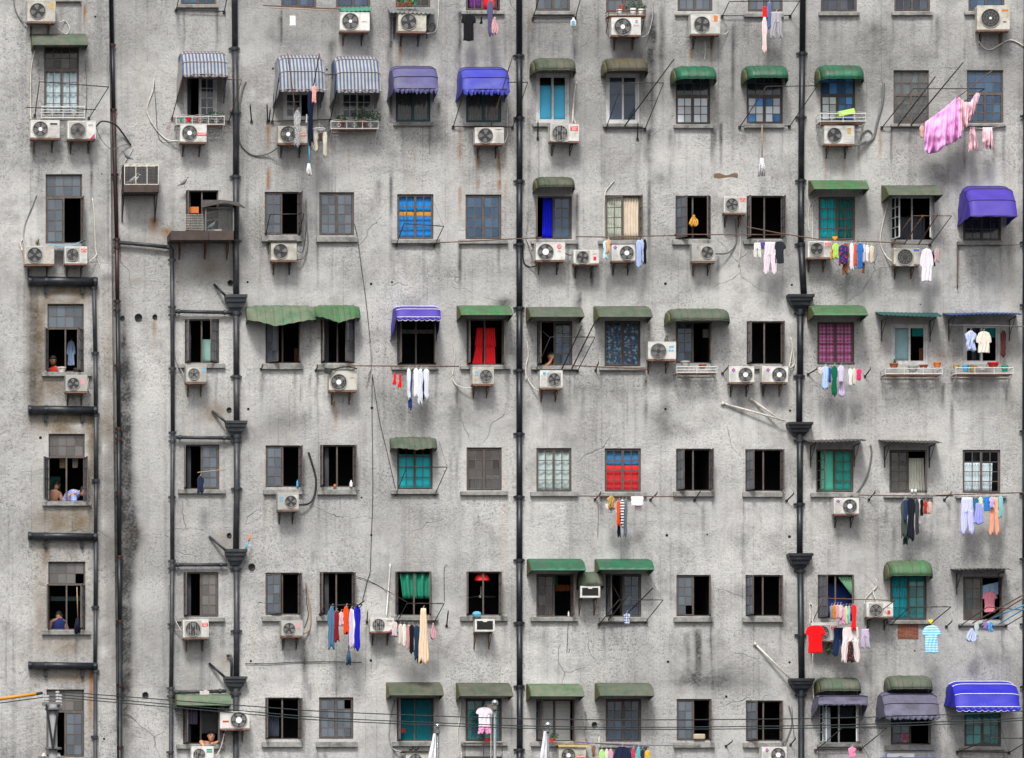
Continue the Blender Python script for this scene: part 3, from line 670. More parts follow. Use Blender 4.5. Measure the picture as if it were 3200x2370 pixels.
def wall_sheet(name, holes, y, xlo, xhi, last_step=False):
    hs_ = [h for h in holes]
    fx0, fx1 = max(xlo, -.3), min(xhi, 26.2)
    ex = [h[0] for h in hs_] + [h[1] for h in hs_] + [xlo, xhi]
    ez = [h[2] for h in hs_] + [h[3] for h in hs_]
    xs = grid_axis([e for e in ex if xlo <= e <= xhi], xlo, xhi, fx0, fx1, .075)
    zs = grid_axis(ez + [-14.5, 38.], -14.5, 38., -.3, 19.4, .085)
    xs = xs[(xs >= xlo) & (xs <= xhi)]; zs = zs[(zs >= -14.5) & (zs <= 38)]
    X, Z = np.meshgrid(xs, zs)            # rows = z
    nxn, nzn = len(xs), len(zs)
    xc = (xs[:-1] + xs[1:])/2; zc = (zs[:-1] + zs[1:])/2
    keep = np.ones((nzn-1, nxn-1), bool)
    for h in hs_:
        keep[np.ix_((zc > h[2]) & (zc < h[3]), (xc > h[0]) & (xc < h[1]))] = False
    if last_step:
        X = X.copy(); X[:, -1] = [step_x(z) for z in zs]
    st = np.zeros((nzn, nxn, 4))
    NX, NY = X * S, PH - Z * S
    rg = np.random.RandomState(3)
    wob = 3 * np.sin(NY / 41.0) + 2 * np.sin(NY / 17.0 + 1)
    for (sx, y0, y1, hw, s, ch) in STAINS:
        hw = max(hw, 3.6); s = s * (1.5 if ch < 2 else 1)
        lx = np.exp(-(((NX - sx - wob * .6) / hw) ** 2))
        ly = np.clip((NY - y0) / 12, 0, 1) * np.clip((y1 - NY) / max(30, (y1 - y0) * .85), 0, 1)
        st[..., ch] += s * lx * ly
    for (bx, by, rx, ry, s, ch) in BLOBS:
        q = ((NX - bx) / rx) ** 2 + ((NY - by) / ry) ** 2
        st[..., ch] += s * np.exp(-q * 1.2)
    st = np.clip(st, 0, 1)
    verts = np.stack([X.ravel(), np.full(X.size, y), Z.ravel()], 1)
    jj, ii = np.nonzero(keep)
    a = jj * nxn + ii
    quads = np.stack([a, a + 1, a + 1 + nxn, a + nxn], 1)
    used = np.zeros(len(verts), bool); used[quads.ravel()] = True
    idx = np.cumsum(used) - 1
    verts = verts[used]; quads = idx[quads]; stv = st.reshape(-1, 4)[used]
    og = ORG[bld.name]; verts = verts - np.array(og)
    me = bpy.data.meshes.new(name)
    me.vertices.add(len(verts)); me.vertices.foreach_set('co', verts.ravel())
    me.loops.add(quads.size); me.loops.foreach_set('vertex_index', quads.ravel().astype(np.int32))
    me.polygons.add(len(quads)); me.polygons.foreach_set('loop_start', np.arange(0, quads.size, 4, dtype=np.int32))
    me.update(calc_edges=True); me.validate()
    ca = me.color_attributes.new('stain_shade', 'FLOAT_COLOR', 'POINT'); ca.data.foreach_set('color', stv.ravel())
    me.materials.append(wallm)
    o = bpy.data.objects.new(name, me); COL.objects.link(o); o.parent = bld
    ORG[o.name] = og
    return o
xl_end = 2.62
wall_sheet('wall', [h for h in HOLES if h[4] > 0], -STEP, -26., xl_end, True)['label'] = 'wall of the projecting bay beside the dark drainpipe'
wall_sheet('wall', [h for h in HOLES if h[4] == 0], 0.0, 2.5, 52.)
r = MB(); zz = list(np.linspace(-14.5, 38, 40))
for z0, z1 in zip(zz[:-1], zz[1:]):
    r.add([(step_x(z0), -STEP, z0), (step_x(z0), .0, z0), (step_x(z1), .0, z1), (step_x(z1), -STEP, z1)], [(0, 1, 2, 3)])
rw = r.build('wall_return', wallm, bld)
rv = MB()
for (x0, x1, z0, z1, b) in HOLES:
    ya, yb = -b, -b + .22
    rv.add([(x0,ya,z0),(x1,ya,z0),(x1,ya,z1),(x0,ya,z1),(x0,yb,z0),(x1,yb,z0),(x1,yb,z1),(x0,yb,z1)], [(0,1,5,4),(1,2,6,5),(2,3,7,6),(3,0,4,7)])
rv.build('window_reveal', reveal_m, bld)
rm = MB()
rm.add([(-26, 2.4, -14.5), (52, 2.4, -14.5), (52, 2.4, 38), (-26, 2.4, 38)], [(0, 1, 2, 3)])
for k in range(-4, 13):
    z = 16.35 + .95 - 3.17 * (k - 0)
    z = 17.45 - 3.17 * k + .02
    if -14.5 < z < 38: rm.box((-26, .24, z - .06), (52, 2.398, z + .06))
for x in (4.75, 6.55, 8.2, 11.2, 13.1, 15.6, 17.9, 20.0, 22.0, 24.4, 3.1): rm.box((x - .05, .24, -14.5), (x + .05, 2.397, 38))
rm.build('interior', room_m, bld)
g = MB().add([(-400, -400, -14.5), (450, -400, -14.5), (450, 60, -14.5), (-400, 60, -14.5)], [(0, 1, 2, 3)]).build('street', pm('asphalt', (.06, .06, .062), .9, .3, 1.5, bump=.3, bscale=30), origin=(0, 0, -14.5))
g['kind'] = 'structure'
MB().box((-200, -7, -14.5), (250, .1, -14.37)).build('pavement', pm('pavement_concrete', (.27, .265, .255), .9, .25, 2), origin=(0, 0, -14.4))['kind'] = 'structure'
# ------------------------------------------------------------------ builders for the things fixed to the facade
# drainpipes ------------------------------------------------------
def drainpipe(label, segs, collars, mat, hoppers=(), necks=(), d=.12, name='drainpipe'):
    """segs: (radius px in tiles, [(t,x,y)...]) ; collars (t,x,y,r) ; hoppers (t,x0,y0,x1,y1)"""
    t, x, y = segs[0][1][0]
    e = empty(name, P(t, x, y, d), label, 'drainpipe', 'drainpipes down the facade')
    for r_, pts, *mm in segs:
        b = None
        q = [P(*p[:3], p[3] if len(p) > 3 else d, b if b is not None else STEPB(p)) for p in pts]
        MB().tube(q, r_ / K / S, 12).build('pipe', mm[0] if mm else mat, e, smooth=True)
    for t, x, y, r_ in collars:
        c = P(t, x, y, d, STEPB((t, x, y)))
        m = MB(); rr = r_ / K / S
        m.tube([c + Vector((0, 0, -.028)), c + Vector((0, 0, .028))], rr * 1.36, 12)
        m.tube([c + Vector((0, 0, -.06)), c + Vector((0, 0, -.028))], rr * 1.17, 12)
        m.box((c.x - rr * 1.9, c.y + rr * .8, c.z - .03), (c.x + rr * 1.9, c.y + rr, c.z + .03))
        m.build('collar', mat, e)
    for t, x0, y0, x1, y1 in hoppers:
        a = P(t, x0, y0, .22, 0); c = P(t, x1, y1, .22, 0)
        W_, H_ = c.x - a.x, a.z - c.z
        m = MB(); xm = (a.x + c.x)/2; z = a.z
        prof = [(0, .50, .30), (.18, .50, .30), (.20, .46, .27), (.42, .44, .26), (.46, .38, .23), (.72, .34, .21), (.76, .29, .18), (1.0, .20, .14)]
        rows = []
        for f, hx, hy in prof:
            zz_ = z - f * H_; yy = -.012 - hy
            rows.append([(xm - hx*W_, -.012, zz_), (xm - hx*W_, yy, zz_), (xm + hx*W_, yy, zz_), (xm + hx*W_, -.012, zz_)])
        m.loft(rows, closed=True); m.f.append((0, 1, 2, 3)); k = len(m.v) - 4; m.f.append((k+3, k+2, k+1, k))
        m.build('hopper_head', pipe_grey if mat is not pipe_blk else pipe_blk, e)
    return e
def STEPB(p):
    nx, _ = N(*p[:3]); return STEP if nx < 300 else 0.0
# air conditioners --------------------------------------------------
def ac(t, rect, fan, label, hub='d', hs_=.26, slat='h', mat=None, badges=(), bars=None, grille='radial', brk=(.18, .8), d=.46, dep=.33, square=False, off=0, tray=True, blades=True):
    x0, y0, x1, y1 = rect; mat = mat or ac_white
    nx, _ = N(t, (x0 + x1)/2, y0); b = base(nx)
    a = P(t, x0, y0, d, b); c = P(t, x1, y1, d, b); yf = -b - d; yb = yf + dep
    X0, X1, Z0, Z1 = a.x, c.x, c.z, a.z
    e = empty('air_conditioner', ((X0+X1)/2, yb, Z0), label, 'air conditioner', 'air conditioners on brackets outside the windows')
    MB().box((X0, yf, Z0 + .035), (X1, yb, Z1)).build('housing', mat, e, bevel=.012)
    if tray: MB().box((X0 + .012, yf + .012, Z0), (X1 - .012, yb - .005, Z0 + .034)).build('base_tray', ac_tray, e)
    m = MB()                                   # seams of the casing: service panel and top lid
    f = P(t, fan[0], fan[1], d, b); r_ = fan[2] / K / S
    fc = Vector((f.x, yf, f.z))
    left = f.x < (X0 + X1)/2
    sx = f.x + r_ + .035 if left else f.x - r_ - .035
    m.box((sx - .003, yf - .002, Z0 + .05), (sx + .003, yf, Z1 - .02)); m.box((X0 + .01, yf - .0025, Z1 - .022), (X1 - .01, yf - .0005, Z1 - .017))
    m.build('panel_seam', ac_groove, e)
    if square:
        q = MB(); s_ = r_ * 1.13
        q.box((f.x - s_, yf - .006, f.z - s_), (f.x + s_, yf - .0015, f.z + s_)).build('grille_panel', ac_grey if mat is not ac_grey else ac_cream, e, bevel=.01)
        fc.y -= .005
    MB().disc(fc + Vector((0, -.004, 0)), r_, 28, th=.003).build('fan_well', ac_dark, e)
    if blades:
        bl = MB(); nb = RN.choice((3, 4, 5)); a0 = RN.uniform(0, 2*pi)
        for k in range(nb):
            an = a0 + 2*pi*k/nb; v = []
            for rr, da in ((.2, -.35), (.55, -.55), (.86, -.5), (.9, .0), (.8, .28), (.5, .22), (.2, .3)):
                v.append((fc.x + r_*rr*cos(an + da), fc.y - .009 - .004*(da < 0), fc.z + r_*rr*sin(an + da)))
            bl.add(v, [tuple(range(len(v)))])
        bl.build('fan_blades', ac_blade, e, solid=.002)
    gr = MB(); gc = fc + Vector((0, -.016, 0))
    gr.ring(gc, r_, .010, 28, 5)
    if grille == 'radial':
        for k in range(10):
            an = 2*pi*k/10; gr.tube([gc + Vector((r_*.2*cos(an), 0, r_*.2*sin(an))), gc + Vector((r_*cos(an), 0, r_*sin(an)))], .0022, 4)
        for q in (.45, .72): gr.ring(gc, r_*q, .0022, 22, 4)
    elif grille == 'lines':
        for k in range(-5, 6):
            z = r_*k/6; h = math.sqrt(max(0, r_*r_ - z*z)); gr.tube([gc + Vector((-h, 0, z)), gc + Vector((h, 0, z))], .005, 4)
    elif grille == 'bars':
        for k in range(-2, 3):
            x = r_*k/3; h = math.sqrt(max(0, r_*r_ - x*x)) * 1.05; gr.tube([gc + Vector((x, 0, -h)), gc + Vector((x, 0, h))], .006, 4)
    gr.build('fan_grille', ac_wire, e)
    MB().disc(gc + Vector((0, -.006, 0)), r_*hs_, 18, th=.012).build('fan_hub', white_pl if hub == 'w' else ac_dark, e)
    if slat:
        s_ = MB(); xa, xb = (sx + .02, X1 - .02) if left else (X0 + .02, sx - .02)
        if slat == 'h':
            for k in range(9):
                z = Z0 + .07 + (Z1 - Z0 - .2)*k/8; s_.box((xa, yf - .005, z), (xb, yf + .001, z + .009))
        else:
            for k in range(9):
                x = xa + (xb - xa)*k/8; s_.box((x, yf - .005, Z0 + .07), (x + .006, yf + .001, Z1 - .14))
        s_.build('louvre', ac_groove, e)
    for bd in badges:
        k, bx0, by0, bx1, by1 = bd[:5]
        p = P(t, bx0, by0, d + .004, b); q = P(t, bx1, by1, d + .004, b)
        cx_, cz_ = (p.x + q.x)/2, (p.z + q.z)/2
        if k == 'round':
            o = MB().disc((cx_, yf - .008, cz_), (q.x - p.x)/2, 18, th=.006).build('badge', bd[5], e)
            MB().disc((cx_, yf - .0105, cz_), (q.x - p.x)/2*.8, 14, th=.002).build('emblem', red_pl, o) if bd[5] is not red_pl else None
            m = MB(); rr = (q.x - p.x)/2
            if bd[5] is red_pl:
                m.ring((cx_, yf - .010, cz_), rr*.62, rr*.09, 16, 4).box((cx_, yf - .011, cz_ - rr*.05), (cx_ + rr*.6, yf - .009, cz_ + rr*.06)).box((cx_ - rr*.08, yf - .0112, cz_ - rr*.3), (cx_, yf - .0092, cz_ + rr*.3)).build('emblem', white_pl, o)
            else:
                m.box((cx_ - rr*.95, yf - .0125, cz_ - rr*.12), (cx_ + rr*.95, yf - .0105, cz_ + rr*.1)).build('emblem', white_pl, o)
                MB().add([(cx_ - rr*.78, yf - .0112, cz_ - .1*rr), (cx_ + rr*.78, yf - .0112, cz_ - .1*rr), (cx_ + rr*.45, yf - .0112, cz_ - .72*rr), (cx_ - rr*.45, yf - .0112, cz_ - .72*rr)], [(0, 1, 2, 3)]).build('emblem', blue_pl, o)
            continue
        if k == 'vee':          # two blue wings under a red crown
            h = p.z - q.z; w_ = q.x - p.x
            o = MB().box((p.x, yf - .003, q.z), (q.x, yf - .0005, p.z)).build('badge', mat, e)
            MB().add([(p.x, yf - .006, p.z - .25*h), (p.x + .28*w_, yf - .006, p.z - .3*h), (cx_, yf - .006, q.z + .25*h), (cx_, yf - .006, q.z), (p.x + .2*w_, yf - .006, q.z + .25*h)], [(0, 1, 2, 3, 4)]).add([(q.x, yf - .006, p.z - .25*h), (q.x - .28*w_, yf - .006, p.z - .3*h), (cx_, yf - .006, q.z + .25*h), (cx_, yf - .006, q.z), (q.x - .2*w_, yf - .006, q.z + .25*h)], [(4, 3, 2, 1, 0)]).build('emblem', blue_pl, o)
            MB().add([(p.x + .28*w_, yf - .006, p.z), (q.x - .28*w_, yf - .006, p.z), (q.x - .33*w_, yf - .006, p.z - .3*h), (cx_, yf - .006, p.z - .62*h), (p.x + .33*w_, yf - .006, p.z - .3*h)], [(0, 1, 2, 3, 4)]).build('emblem', red_pl, o)
            continue
        if k == 'beast':        # small leaping animal mark with two characters below
            h = p.z - q.z; w_ = q.x - p.x
            o = MB().box((p.x, yf - .003, q.z), (q.x, yf - .0005, p.z)).build('badge', mat, e)
            u = lambda fx, fz: (p.x + fx*w_, yf - .006, q.z + fz*h)
            MB().add([u(0, 1), u(.12, .86), u(.5, .78), u(.85, .86), u(1, 1), u(.95, .7), u(1, .5), u(.85, .5), (u(.75, .62)), u(.4, .58), u(.3, .4), u(.15, .42), u(.22, .66)], [tuple(range(13))]).add([u(.05, 0), u(.42, 0), u(.42, .22), u(.05, .22)], [(0, 1, 2, 3)]).add([u(.58, 0), u(.95, 0), u(.95, .22), u(.58, .22)], [(0, 1, 2, 3)]).build('emblem', cyan_pl, o)
            continue
        if k == 'wedge':        # diagonal two-colour corner
            h = p.z - q.z
            o = MB().add([(p.x, yf - .004, q.z), (p.x + (q.x-p.x)*.45, yf - .004, q.z), (q.x, yf - .004, p.z - .35*h), (q.x, yf - .004, p.z)], [(0, 1, 2, 3)]).build('badge', red_pl, e)
            MB().add([(p.x + (q.x-p.x)*.5, yf - .004, q.z), (q.x, yf - .004, q.z), (q.x, yf - .004, p.z - .42*h)], [(0, 1, 2)]).build('badge', blue_pl, e)
            continue
        o = MB().box((p.x, yf - .006, q.z), (q.x, yf - .0005, p.z)).build('badge', bd[5], e)
        if len(bd) > 6 and bd[6]:
            lines = bd[6].split('|'); hh = (p.z - q.z)/len(lines)
            for i, s_ in enumerate(lines):
                sz = min(hh*1.05, (q.x - p.x)/max(1, len(s_))*1.62)
                text(o, s_, (cx_, yf - .0085, p.z - hh*(i + .5)), sz, bd[7])
    for fx in brk:
        x = X0 + (X1 - X0)*fx; k = MB()
        k.box((x - .014, yf - .012, Z0 - .028), (x + .014, -b - .002, Z0 - .001))
        k.box((x - .014, -b - .028, Z0 - .27), (x + .014, -b - .0025, Z0 - .0285))
        k.tube([(x, -b - .02, Z0 - .24), (x, yf + .03, Z0 - .02)], .009, 5)
        k.build('bracket', iron if RN.random() < .6 else rust, e)
    e.rotation_euler = (0, RN.gauss(0, .009), RN.gauss(0, .016))
    return e
def window_ac(t, rect, label, d=.5):
    x0, y0, x1, y1 = rect; a = P(t, x0, y0, d); c = P(t, x1, y1, d); X0, X1, Z0, Z1 = a.x, c.x, c.z, a.z
    e = empty('window_air_conditioner', ((X0+X1)/2, -.25, Z0), label, 'air conditioner', 'boxy through-wall air conditioners')
    MB().box((X0 + .02, -d + .04, Z0 + .01), (X1 - .02, -.005, Z1 - .01)).build('housing', ac_cream, e, bevel=.008)
    m = MB(); fw = .045
    m.box((X0, -d, Z0), (X0 + fw, -d + .06, Z1)).box((X1 - fw, -d, Z0), (X1, -d + .06, Z1)).box((X0 + fw, -d + .001, Z0), (X1 - fw, -d + .059, Z0 + fw)).box((X0 + fw, -d + .001, Z1 - fw), (X1 - fw, -d + .059, Z1)).build('front_frame', ac_white, e)
    MB().box((X0 + fw, -d + .02, Z0 + fw), (X1 - fw, -d + .038, Z1 - fw)).build('grille', ac_dark, e)
    s_ = MB()
    for k in range(1, 11): s_.box((X0 + fw, -d + .012, Z0 + fw + (Z1 - Z0 - 2*fw)*k/11 - .004), (X1 - fw, -d + .019, Z0 + fw + (Z1 - Z0 - 2*fw)*k/11 + .004))
    s_.build('louvre', black_pl, e)
    MB().box(((X0+X1)/2 - .05, -d - .003, Z1 - fw*1.6), ((X0+X1)/2 + .05, -d + .011, Z1 - fw*.5)).build('handle', ac_white, e)
    for x in (X0 + .05, X1 - .07):
        MB().box((x - .012, -d + .02, Z0 - .03), (x + .012, -.002, Z0 - .001)).box((x - .012, -.03, Z0 - .4), (x + .012, -.0025, Z0 - .0305)).tube([(x, -.03, Z0 - .38), (x, -d + .06, Z0 - .03)], .009, 5).build('bracket', rust, e)
    return e
# awnings ------------------------------------------------------------
def box_awning(t, x0, x1, ytop, yfold, ylip, d, col, label, end=None):
    """sloped fibreglass hood: top slope, front fascia, two cheeks; x0,x1,yfold,ylip as seen at the front edge"""
    nx, _ = N(t, (x0+x1)/2, ylip); b = base(nx)
    a = P(t, x0, ylip, d, b); c = P(t, x1, ylip, d, b)
    zt = P(t, x0, ytop, .03, b).z; zf = P(t, x0, yfold, d*.86, b).z; zl = a.z
    X0, X1 = a.x, c.x; yw = -b - .005
    n = 14; rows = []
    prof = [(.0, zt), (d*.3, zt - (zt-zf)*.16), (d*.62, zt - (zt-zf)*.5), (d*.86, zf), (d*.97, zf - (zf-zl)*.55), (d, zl)]
    m = MB()
    for i in range(n + 1):
        x = X0 + (X1 - X0)*i/n
        wv = .010*sin(i*1.9 + x*3) + RN.uniform(-.006, .006)
        rows.append([(x, yw - dd, z + wv*(.3 + dd)) for dd, z in prof])
    m.loft(rows)
    mat = fg[col]
    e = empty('awning', ((X0+X1)/2, yw, zl), label, 'awning', 'green fibreglass awnings over the windows')
    m.build('hood', mat, e, solid=.014)
    for x, k in ((X0 - .009, 0), (X1 + .009, -1)):
        v = [(x, yw - dd, z) for dd, z in prof] + [(x, yw, zl - .06), ]
        MB().add(v, [tuple(range(len(v)))]).build('cheek', (end or fg_end) if k == 0 else mat, e, solid=.014)
    MB().tube([(X0, yw - d, zl), (X1, yw - d, zl)], .016, 6).build('lip', mat, e)
    MB().box((X0, yw - .03, zt - .045), (X1, yw, zt + .012)).build('wall_flashing', mat, e)
    s_ = MB()
    for x in (X0 + .07, X1 - .07): s_.tube([(x, yw, zl - .02), (x, yw - d*.93, zl + .03)], .01, 5)
    s_.build('stay', iron, e)
    return e
def barrel_awning(t, x0, x1, ytop, yb, d, col, label, ribs=6, pw=8.0):
    """quarter-barrel hood with rounded ends; x0,x1,yb measured where it meets the wall"""
    nx, _ = N(t, (x0+x1)/2, yb); b = base(nx)
    a = P(t, x0, yb, .0, b); c = P(t, x1, yb, .0, b); zt = P(t, x0, ytop, .05, b).z
    X0, X1, zb = a.x, c.x, a.z; H_ = zt - zb; yw = -b - .004
    n = 36; m_ = 9; rows = []
    xm, hw = (X0+X1)/2, (X1-X0)/2
    for i in range(n + 1):
        q = -1 + 2*i/n; q = math.copysign(abs(q)**.7, q) if abs(q) > 0 else 0
        e_ = max(0, 1 - abs(q)**pw)**(1/2.4)
        x = xm + hw*q
        rows.append([(x, yw - d*(.02 + .98*e_)*sin(th*pi/2/m_)**.85 - .006, zb + H_*(.30 + .70*e_)*cos(th*pi/2/m_)**.9 - .05*(1 - e_)*th/m_ + .004*sin(x*23)) for th in range(m_ + 1)])
    e = empty('awning', (xm, yw, zb), label, 'awning', 'green fibreglass awnings over the windows')
    k = 2
    MB().loft(rows[k:-k]).build('hood', fg[col], e, smooth=True, solid=.012)
    MB().loft(rows[:k+1]).build('cheek', fg_end if RN.random() < .7 else fg[col], e, smooth=True, solid=.012)
    MB().loft(rows[-k-1:]).build('cheek', fg[col], e, smooth=True, solid=.012)
    MB().tube([r_[-1] for r_ in rows], .012, 5).build('lip', fg[col], e, smooth=True)
    for i in range(1, ribs + 1):
        r_ = rows[int(n*i/(ribs + 1))]
        MB().tube([Vector(p) + Vector((0, -.006, .006)) for p in r_], .007, 4).build('rib', fg[col], e, smooth=True)
    return e
def sheet_awning(t, x0, x1, ytop, ylip, d, mat, label, name='awning', dx=0):
    """flat corrugated sheet on two strutted brackets"""
    a = P(t, x0, ylip, d); c = P(t, x1, ylip, d); zt = P(t, x0, ytop, .02).z
    X0, X1, zl = a.x, c.x, a.z; n = int((X1 - X0)/.035); rows = []
    for i in range(n + 1):
        x = X0 + (X1 - X0)*i/n; h = .016*sin(i*pi/1.5) + .02*sin(x*2.1)
        rows.append([(x, -.01 - (d - .01)*f, zt + (zl - zt)*f + h*(.6 + .4*f)) for f in (0, .25, .5, .75, 1)])
    e = empty(name, ((X0+X1)/2, -.01, zl), label, 'awning', 'flat sheet awnings on iron struts')
    MB().loft(rows).build('corrugated_sheet', mat, e, solid=.006)
    for x in (X0 + .16, X1 - .16):
        MB().box((x - .012, -d*.92, zl - .045), (x + .012, -.004, zl - .022)).box((x - .012, -.03, zl - .55), (x + .012, -.0045, zl - .046)).tube([(x, -.02, zl - .42), (x, -d*.85, zl - .04)], .009, 5).build('bracket', iron, e)
    return e
def canopy(t, x0, x1, ytop, ylip, yval, yside, d, mat, label, trim=piping, sc_=9, prof=None, ragged=0, side=True, xw=.0, hoops=True, sidemat=None):
    """folding fabric awning on hoops: x0,x1,ylip as seen at the front edge, ytop where it leaves the wall, yval bottom of the valance, yside lowest point of the cheeks at the wall"""
    nx, _ = N(t, (x0+x1)/2, ylip); b = base(nx)
    a = P(t, x0, ylip, d, b); c = P(t, x1, ylip, d, b)
    zl = a.z; zt = P(t, x0, ytop, d*.30, b).z; zv = P(t, x0, yval, d, b).z; zs = P(t, x0, yside, .03, b).z
    X0, X1 = a.x, c.x; yw = -b - .006
    prof = prof or [(.02, .93), (.30, 1.0), (.62, .86), (.88, .48), (1.0, 0)]
    n = 28; rows = []
    def edge(q, f):                         # rounded upper corners, sag between the hoops
        return (1 - abs(q)**9*.10*(f))
    for i in range(n + 1):
        q = -1 + 2*i/n; q = math.copysign(abs(q)**.75, q); x = (X0+X1)/2 + (X1-X0)/2*q; row = []
        for j, (fd, fz) in enumerate(prof):
            z = zl + (zt - zl)*fz*edge(q, 1)
            row.append((x, yw - d*fd*edge(q, .5) + .008*sin(x*9 + j), z))
            if j < len(prof) - 1:
                fd2, fz2 = prof[j+1]
                row.append((x, yw - d*((fd + fd2)/2 + .012)*edge(q, .5) + .018 + .012*sin(x*7 + j*2), zl + (zt - zl)*(fz + fz2)/2*edge(q, 1) - .012))
        rows.append(row)
    e = empty('awning', ((X0+X1)/2, yw, zl), label, 'awning', 'fabric awnings over the windows')
    MB().loft(rows).build('canopy', mat, e, solid=.006)
    if side:
        for k, r_ in ((0, rows[0]), (1, rows[-1])):
            x = r_[0][0]; m = MB(); fan_ = []
            for p in r_: fan_.append(Vector(p))
            low = Vector((x + (-.05 if k == 0 else .01), yw, zs)); rr = []
            for q in range(5):
                rr.append([p + (low + (p - low)*0.0 - p)*(q/4) + Vector((.012*sin(q*2 + p.z*9), 0, 0)) for p in fan_])
            # front hem falls to the wall in an uneven line
            m.loft(rr).build('side_panel', sidemat or mat, e, solid=.005)
    if yval > ylip + 1:
        nn_ = sc_ * 6; rows2 = []
        for i in range(nn_ + 1):
            u = i/nn_; x = X0 + (X1 - X0)*u
            sca = abs(sin(u*sc_*pi)); dz = (zl - zv)*(.62 + .38*sca)
            if ragged: dz *= 1 - ragged*abs(sin(u*37))*(RN.random())
            yy = yw - d - .012 + .014*sin(u*sc_*pi*2)
            rows2.append([(x, yw - d, zl + .004), (x, yy, zl - dz*.5), (x, yy + .01, zl - dz)])
        v = MB().loft(rows2).build('valance', mat, e, solid=.005)
        if not ragged:
            MB().tube([r_[-1] for r_ in rows2], .007, 4).build('hem', trim, e)
    if hoops:
        for j in range(1, len(prof)):
            k = 2*j
            MB().tube([Vector(r_[k]) + Vector((0, -.012, .006)) for r_ in rows], .009, 5).build('hoop', trim, e)
    return e
def pleat_awning(t, xs, ytop, lips, d, col, label):
    """pleated sheet hood sagging to a point in the middle: xs/lips give the lower edge"""
    n = 40; rows = []
    zt = P(t, xs[0], ytop, .03).z
    for i in range(n + 1):
        u = i/n; xt = xs[0] + (xs[-1] - xs[0])*u
        yl = float(np.interp(xt, xs, lips))
        p = P(t, xt, yl, d); e_ = (1 - abs(2*u - 1)**6*.5)
        rd = .018*abs(((u*7) % 1) - .5)*2
        rows.append([(p.x, -.01 - d*f*e_, zt - (1 - abs(2*u-1)**5*0)*.0 + (p.z - zt)*(f**1.8) - (1-e_)*.1*(1-f) + rd) for f in (0, .3, .55, .8, 1)])
    e = empty('awning', (rows[n//2][0][0], -.01, rows[n//2][-1][2]), label, 'awning', 'green fibreglass awnings over the windows')
    MB().loft(rows).build('hood', fg[col], e, solid=.012)
    for i in range(1, 8):
        r_ = rows[int(n*i/8)]
        MB().tube([Vector(q) + Vector((0, -.008, .008)) for q in r_], .008, 4).build('rib', fg[col], e)
    for i in (0, -1):
        r_ = rows[i]; z = r_[-1][2]
        MB().add([tuple(q) for q in r_] + [(r_[0][0], -.008, z - .05)], [tuple(range(6))]).build('cheek', fg[col], e, solid=.012)
    return e
# racks, poles, cables ---------------------------------------------------
def rack(t, wl, wr, fl, fr, label, d=.85, mat=None, back=True, hooks=3, poles=(), stays=(), r=.012, b=None):
    """clothes frame hinged at the sill: two arms, front bar, optional back bar, hooks, wires"""
    mat = mat or iron
    q = P(t, *wl, .05, b)
    e = empty('drying_rack', q, label, 'drying rack', 'iron clothes racks leaning out below the windows')
    A, B_, C_, E_ = P(t, *wl, .05, b), P(t, *wr, .05, b), P(t, *fl, d, b), P(t, *fr, d, b)
    MB().tube([A, C_], r).build('arm', mat, e, smooth=True); MB().tube([B_, E_], r).build('arm', mat, e, smooth=True)
    MB().tube([C_, E_], r).build('front_bar', mat, e, smooth=True)
    if back: MB().tube([A + Vector((0, -.03, .01)), B_ + Vector((0, -.03, .01))], r).build('back_bar', mat, e, smooth=True)
    for p in (A, B_): MB().box(p + Vector((-.03, -.01, -.035)), p + Vector((.03, .049, .035))).build('wall_plate', mat, e)
    h = MB()
    for k in range(hooks):
        p = C_.lerp(E_, (k + .6)/(hooks + .2)); pts = [p + Vector((.04*cos(a), 0, .045 + .04*sin(a))) for a in np.linspace(-pi*.9, -.1*pi, 7)]
        h.tube(pts, .005, 4)
    if hooks: h.build('hook', mat, e)
    for s_ in stays:
        MB().tube([P(t, *s_[0], .03, b), P(t, *s_[1], d, b)], .0045, 4).build('stay_wire', mat, e)
    for s_ in poles:
        MB().tube([P(t, *s_[0], .12, b), P(t, *s_[1], d + .55, b)], .017, 7).build('pole_arm', mat, e, smooth=True)
    return e
def pole(t, pts, label, mat=None, d=.55, r=.014, name='clothes_pole', cat='pole', b=None):
    mat = mat or bamboo
    q = [P(t, p[0], p[1], p[2] if len(p) > 2 else d, b) for p in pts]
    m = MB()
    # knuckled like bamboo
    full = []
    for i in range(len(q) - 1):
        for k in range(6): full.append(q[i].lerp(q[i+1], k/6))
    full.append(q[-1])
    m.tube(full, r, 7)
    for p in full[1:-1:2]:
        tg = (q[-1] - q[0]).normalized(); m.tube([p - tg*.012, p + tg*.012], r*1.25, 7)
    return tag(m.build(name, mat, smooth=True), label, cat, 'bamboo poles for drying clothes')
def cable(t, pts, label, mat=None, r=.011, d=.03, b=None, name='cable', sm=True, cat='cable', grp='cables and hoses on the wall'):
    mat = mat or cab_white
    p = [(x[0], x[1], x[2] if len(x) > 2 else d) for x in pts]
    if sm and len(p) > 2: p = [tuple(v) for v in smooth_pts(p)]
    q = [P(t, *v[:2], v[2], b) for v in p]
    return tag(MB().tube(q, r, 6).build(name, mat, smooth=True), label, cat, grp)
